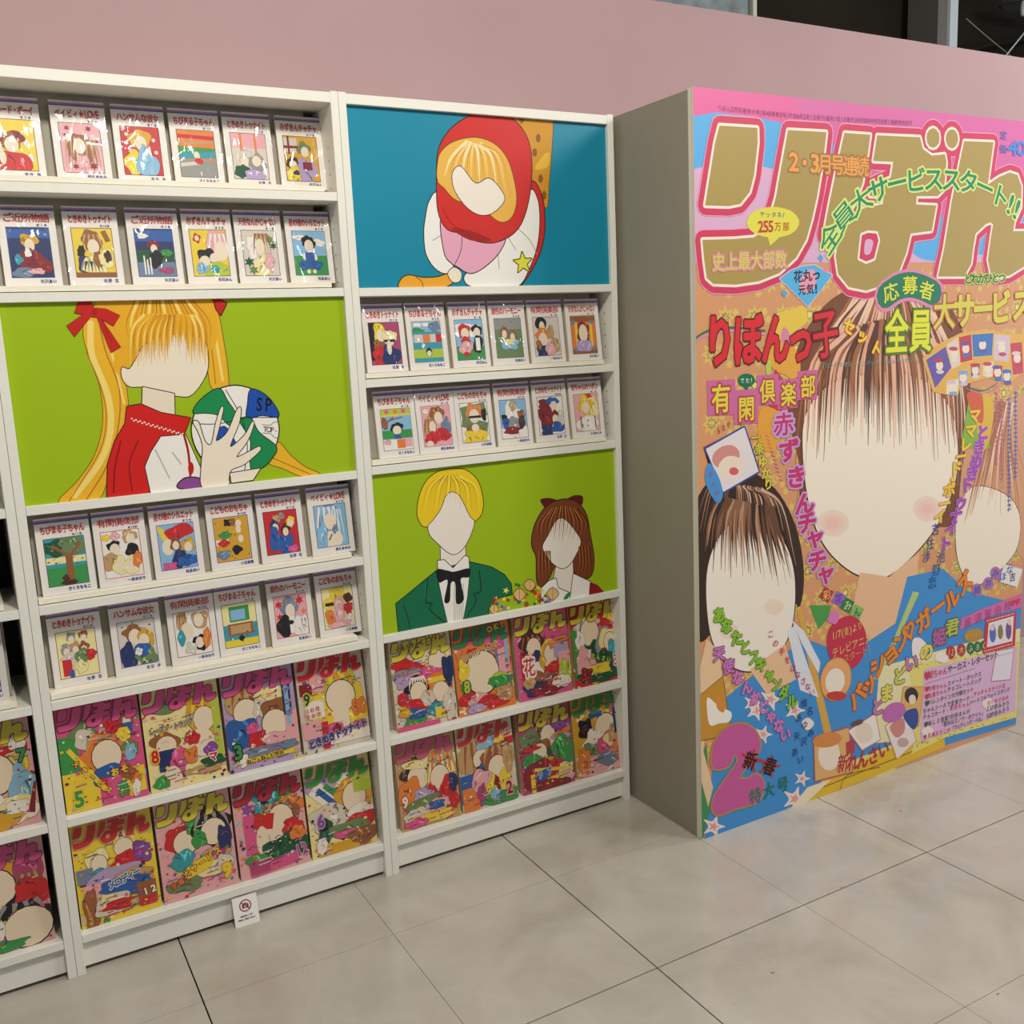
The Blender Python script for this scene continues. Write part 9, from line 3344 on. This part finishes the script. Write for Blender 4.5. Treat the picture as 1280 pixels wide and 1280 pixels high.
PK = ('dc5a9a', '6a2440'); YE = ('dcd24a', '5a4a1c'); RE = ('c82c38', 'e8a0a0'); GR = ('2c9a50', 'b0506a')
MAGS = [
 (0, ZL[5], 'upper magazine row of left bookcase', [
  (.024, 'P', PK, 'r10,60,12,30g r20,84,22,20y e30,28,16,9j e32,36,14,9a e52,52,26,18o l54,44,22,9o E55,55,18,15f e52,72,18,9b e50,80,9,6r r30,64,3,26@-32y r70,84,18,9P e84,24,8,8h e84,27,5,6f r84,33,6,5b e84,52,11,7j e84,56,8,7s r84,82,14,12y e86,80,7,6o e86,90,5,8w e70,88,7,8g e78,38,10,6y e66,28,10,7r e78,74,8,7h',
   [('5', 'g', 'y', 16, 88, 17, 88, 34, 44), ('おそ', 'y', 'R', 62, 71, 74, 70, 18, 20), ('大サービス', 'y', 'R', 18, 56, 52, 86, 14, 16)], 'magazine with large green 5 and yellow slanted band'),
  (.211, 'x', PK, 'e30,22,22,6j e66,20,30,4o e78,38,22,18Y l78,32,22,14y E78,40,14,12f e72,62,16,14f e60,56,9,7r e25,54,17,9h e26,58,13,9f r26,72,12,10n e40,74,12,12P e56,72,9,8o e30,92,12,14f r94,50,5,30l e82,70,9,6u e70,88,26,4t e15,92,10,6g e84,82,16,5G',
   [('8', 'r', 'y', 10, 66, 11, 66, 26, 36), ('レーズン・トランプ', 'b', 'y', 10, 42, 60, 40, 13, 17), ('マ', 'r', 'w', 84, 78, 85, 78, 22, 26)], 'magazine with red 8 on a pale yellow cover'),
  (.401, 'v', PK, 'e28,34,24,14t l28,28,22,9h E30,43,17,13f e20,64,24,16b e66,30,20,9x e50,42,10,9a e70,46,20,11h E68,60,18,14f e60,76,26,8p r92,70,10,20p r88,34,6,20n e40,70,14,5@-30r e36,60,9,5P e44,80,7,6r r50,90,40,3y r88,40,3,24s e20,90,9,6w e60,84,40,5i',
   [('3', 'g', 'k', 13, 80, 14, 80, 34, 42), ('ねこ・ねこ幻想曲', 'k', 'y', 26, 92, 72, 90, 12, 14), ('アンポ', 'u', 's', 88, 30, 90, 52, 16, 18)], 'magazine with light green 3 and two tan-haired shapes'),
  (.591, 'a', RE, 'e50,24,12,10t r70,22,16,8x e74,20,12,5b r94,50,7,36a e56,42,36,22l l50,34,34,12y e36,60,22,20y e84,60,16,22y E62,48,22,17f r60,68,12,12f r12,34,9,6R e30,30,12,9p r18,76,16,9p r22,56,14,9w e48,80,14,7P e52,80,6,5R r34,84,5,14r e88,62,12,9o r70,90,30,5w e86,80,12,4P',
   [('9', 'G', 'y', 12, 44, 13, 44, 26, 36), (TO, 'n', 'v', 12, 90, 92, 80, 20, 25), ('月の夜', 'r', 'w', 10, 56, 26, 55, 12, 13), ('星の夜', 'r', 'w', 11, 62, 27, 61, 12, 13)], 'magazine with yellow-haired shape and red title')]),
 (0, ZL[6], 'bottom magazine row of left bookcase', [
  (.024, 'y', ('c83430', 'd8a4a0'), 'd10,36,10,7k d82,24,12,7k e58,30,18,12y l60,26,16,9Y E62,34,12,9f e28,38,14,9x E30,44,10,9f e30,54,14,6c r12,52,10,7i e62,48,20,9@-15r e84,42,12,10@-30u e44,58,32,9@-10v e70,64,28,8t r20,68,12,7p e14,86,9,22h e60,70,36,9b e40,84,26,9@-16a r34,80,7,6@14x e50,86,22,5r e70,88,9,4t r84,82,12,11h r84,90,10,4r d22,96,10,4R',
   [('メロディー', 'b', 'w', 42, 66, 74, 60, 19, 22), ('12', 'w', 'R', 82, 81, 92, 80, 18, 20)], 'bright yellow magazine with blue slanted lettering'),
  (.213, 'p', YE, 'e34,42,22,16r E36,46,16,12f e48,32,10,7g e72,36,24,18k l72,32,22,9k E74,42,17,13f e54,46,10,9g e76,64,20,9@-20t e70,66,24,5@-20m e60,76,30,8x e84,76,12,9a e30,86,24,7j e50,72,26,6@-20y e30,62,16,9c e88,50,10,12n',
   [('9', 'y', 'Y', 86, 83, 87, 83, 34, 42), ('大サービス', 'y', 'R', 32, 76, 76, 62, 17, 20), ('全員', 'o', 'R', 14, 84, 24, 82, 15, 17)], 'magazine with yellow 9 and yellow title'),
  (.401, 'p', ('b82c44', '4a1420'), 'd16,28,18,12y e54,24,26,10c e46,30,18,12c e74,24,14,8g e78,36,22,10o e64,46,26,17h l62,38,22,8t E64,48,18,15f r64,64,18,9f r22,56,10,20P e44,52,9,12@20f r40,46,14,8@12r e36,66,9,16f e80,60,16,10r e70,78,36,14G d70,78,30,12w r50,92,36,6@-6P e24,84,14,8g r28,90,14,7m e86,66,12,7o F20,30,10,10u F44,26,7,7k',
   [('12', 'u', 'p', 84, 85, 93, 84, 20, 34)], 'magazine with purple 12 and a teal bow shape'),
  (.589, 'x', ('2f9a44', 'c07884'), 'e20,26,24,10v e60,24,14,6w r30,40,26,8@48w r34,42,24,3@48b r44,38,22,3@48g e72,44,26,20Y l72,36,22,9y E72,46,18,16f e80,62,20,8w e80,72,22,9r r86,30,14,12l e30,60,28,14a e24,74,12,12G e22,68,6,6k r50,94,40,5Y e16,88,9,8w e60,78,30,9j e54,82,18,4P e80,88,22,9h',
   [('6', 'u', 'v', 18, 62, 19, 62, 30, 40)], 'magazine with purple 6 and green title')]),
 (W, ZR[4], 'upper magazine row of right bookcase', [
  (.052, 'a', YE, 'e56,22,20,8w e72,30,26,18x E76,32,15,11f e20,30,20,6r e30,34,22,5r e24,40,26,6e e22,48,18,7v e60,44,26,7P e40,58,20,13k l40,52,14,7w E40,62,14,12f e76,56,22,13o r76,52,18,3y E76,66,14,11f e14,66,9,7r e22,76,14,9r e44,76,24,8r e54,70,10,10a e30,84,20,6b e66,84,14,8c r72,88,8,6y e90,82,12,16a e30,94,20,5g e14,80,9,6Y r30,98,40,3P e92,44,10,16n',
   [('全員大サービススタート', 'R', 'l', 14, 12, 92, 6, 11, 15)], 'magazine with crowded white and red cover, yellow title covered in red lettering'),
  (.240, 'o', ('2c8a58', '9a2c44'), 'e14,26,12,6f e14,32,10,6o e46,28,30,12P e46,34,36,10o e50,54,42,26r e46,36,34,6t E46,56,29,24f e14,50,9,12y e82,44,12,9i r86,60,10,30p e78,70,24,9l e76,70,22,7g e16,68,9,7g e20,82,22,7r e34,86,16,9p e60,90,26,8r e82,84,16,8t e80,26,12,7P r92,30,3,20s e30,94,16,5v',
   [('8', 'l', 'G', 17, 68, 18, 68, 28, 40), ('スパイシー・ガール', 'R', 'x', 26, 35, 74, 27, 13, 18), ('大サービス', 'u', None, 90, 48, 94, 76, 13, 15), ('OK!', 'y', 'R', 66, 10, 88, 7, 16, 20)], 'magazine with big orange hat shape and green title'),
  (.436, 'P', YE, 'e30,32,22,14H l30,38,18,10H E34,42,13,12f r22,62,14,14r e46,60,16,16n r36,68,14,10w e64,48,18,13y e60,58,17,16Y E64,52,12,11f e64,68,12,14f e70,72,22,9r r80,40,18,5@-12o r84,50,14,8v r90,60,12,8p e90,74,14,12l e40,80,24,10h e30,88,22,9n e54,92,30,7R e20,80,10,8t e80,86,16,8w d60,84,34,10w',
   [('花', 'r', 'w', 22, 62, 23, 62, 40, 60)], 'magazine with dark-haired and yellow-haired shapes on pink'),
  (.626, 'r', ('d6c83c', '7a2c44'), 'r20,60,18,30g e34,28,24,10a l34,30,20,12e E38,38,18,16f e18,46,9,12w e44,64,20,16G e72,54,22,22e e74,50,18,15x E76,54,12,12f e84,66,16,14c e64,72,14,12G e24,70,18,16p e50,90,40,9G r50,82,22,6y e24,86,12,8R d60,30,30,8w r86,20,9,9@30y e84,82,12,7G',
   [('3', 'P', 'w', 84, 76, 85, 76, 28, 38), ('れんさい', 'l', 'G', 40, 66, 70, 74, 14, 18)], 'red and green magazine with pink 3')]),
 (W, ZR[5], 'bottom magazine row of right bookcase', [
  (.046, 't', ('d05a94', '9a7a3c'), 'e34,30,22,6i e34,38,26,14H l34,34,22,8k E34,46,17,14f e50,30,40,6x e74,44,26,26x l74,40,24,20o E70,52,16,15f e20,60,20,16o e54,66,9,10r e40,66,16,8v e50,76,40,9j e80,72,12,22r e60,82,22,9p e26,86,20,9a e60,80,14,5b e50,92,40,6y e24,94,20,5P e92,60,7,12n e92,80,8,8r',
   [('9', 'w', 'r', 9, 68, 10, 68, 26, 36)], 'magazine with red 9 and two brown and orange haired shapes'),
  (.234, 'a', ('c43034', 'e0b8a8'), 'e30,44,30,20t l26,42,22,20h E42,44,16,12f r26,74,30,16b e40,58,16,6n e52,60,18,12b r56,24,14,9@20b e72,26,20,6y e68,48,26,18h l68,42,22,10h E68,58,17,14f e54,78,10,16y e76,78,12,18@16y e64,82,6,14R r16,86,14,13o e36,68,16,14@30p e36,84,9,12m e70,92,34,8g e60,88,9,8s e88,50,10,16t r92,30,8,4r e50,26,16,8s',
   [('2', 'R', 'p', 85, 84, 86, 84, 30, 44), ('大増刊', 'r', 'w', 84, 20, 96, 18, 11, 13)], 'magazine with dark red 2, red title and yellow glove shapes'),
  (.433, 'm', ('d2c63c', '8a3c3c'), 'e54,26,24,16H l54,28,20,12h E56,38,14,13f r20,36,18,9@-20j e84,28,18,10u e80,42,18,6v r86,38,20,3@-12o e40,56,22,16h e46,62,17,12G E38,54,13,10f e44,66,8,9w e84,60,22,20g e22,66,18,12g e50,70,12,9Y e54,78,34,12r e30,82,26,20R e84,82,14,9x r60,78,36,2@10y r20,90,4,12y e40,82,14,7b e80,90,20,6p r64,90,16,4y e60,96,30,6R e20,48,20,3r',
   [('ラブ', 'b', 'w', 34, 80, 52, 79, 16, 26)], 'magazine with yellow title, red and green bundled shapes'),
  (.624, 'Y', ('2f9250', 'b87a4c'), 'e60,20,40,9p e20,30,12,6x e70,30,26,16P e54,42,34,22Y l46,36,26,12y e24,42,14,12k E64,48,22,19f e40,60,22,14w e32,74,22,14j e64,66,20,14P e80,60,20,12x e84,56,16,12t e50,88,50,14p e64,84,20,10i e90,74,14,16o r90,40,9,16n e16,80,12,16o e46,28,14,4b',
   [('1', 'r', 'o', 90, 66, 91, 66, 24, 36)], 'orange-yellow magazine with red 1 and green title')]),
 (-W, ZL[5], 'cut-off bookcase at left photo edge', [
  (.588, 'p', YE, 'e60,42,34,22y l60,36,28,14y E56,50,22,18f e84,66,14,22s r70,30,26,4r e84,26,9,8w e60,80,34,10x e80,86,20,10w e50,92,30,8Y r96,76,4,14@16R e40,70,20,12w',
   [('7', 'g', 'n', 88, 37, 89, 37, 28, 34)], 'magazine with green 7 at the left photo edge')]),
 (-W, ZL[6], 'lower cut-off bookcase', [
  (.584, 'p', PK, 'e34,34,40,22Y E38,42,26,19f e80,30,18,14m l80,44,16,10t e50,64,30,5@-40k e80,52,22,14@-30r e70,76,34,18k l66,66,26,8k E72,82,28,18f e24,80,20,20w e40,94,30,5g e34,66,9,6e e20,90,12,8r',
   [], 'magazine with pink title at the left photo edge, lowest shelf')]),
]
sd = 200
for x0, z, ph, items in MAGS:
    stand(x0, z, .026, 'white support behind the magazines, %s' % ph, comics=False, th=.028)
    for i, (x, bg, (lc, lo), sp, tx, desc) in enumerate(items):
        sd += 1
        lab = desc if ph[:3] in ('cut', 'low') else '%s, %s' % (desc, ph)
        if len(lab.split()) > 16: lab = desc
        magazine(x0+x, .024, z+.0008, bg, lc, lo, sp, tx, lab, 'thick magazines, ' + ph, sd)

# ------------------------------------------------------------------ no-photography card on the kick board
nc = empty('notice_card', (.368, -.012, .0), R(-14)); tag(nc, 'small white card with red no-photography sign leaning at the foot of bookcase', 'sign')
box('card', M['card'], nc, 0, 0, 0, .062, .0012, .075, bev=0)
a = Art(62, 75, .03)
cx, cy = 31, 26
a.nl(); a.convex([(cx+15*math.cos(t*math.pi/16), cy+15*math.sin(t*math.pi/16)) for t in range(32)], srgb('f2dada'))
a.shape('P', '5a4a4a', [(cx-8, cy-4), (cx-4, cy-4), (cx-2.5, cy-7), (cx+2.5, cy-7), (cx+4, cy-4), (cx+8, cy-4), (cx+8, cy+6), (cx-8, cy+6)])
a.nl(); a.convex([(cx+3.4*math.cos(t*math.pi/8), cy+1+3.4*math.sin(t*math.pi/8)) for t in range(16)], srgb('e8dcdc'))
a.nl(); a.strip([(cx+14*math.cos(t*math.pi/16), cy+14*math.sin(t*math.pi/16)) for t in range(32)], 2.6, srgb('8a2028'), True)
a.nl(); a.strip([(cx-10, cy-10), (cx+10, cy+10)], 2.6, srgb('8a2028'))
link('printed_sign', a.mesh('printed_sign'), M['print'], nc); a.clear()
a.text('撮影禁止です', '28242a', [(18, 51), (44, 51)], 5, 5, .12); link('sign_lettering', a.mesh('sign_lettering'), M['print'], nc); a.clear(); a.text('撮影はご遠慮ください', '28242a', [(11, 59), (50, 59)], 4.4, 4.6, .12)
link('sign_lettering', a.mesh('sign_lettering'), M['print'], nc)

COL.objects.unlink(FO); bpy.data.objects.remove(FO)
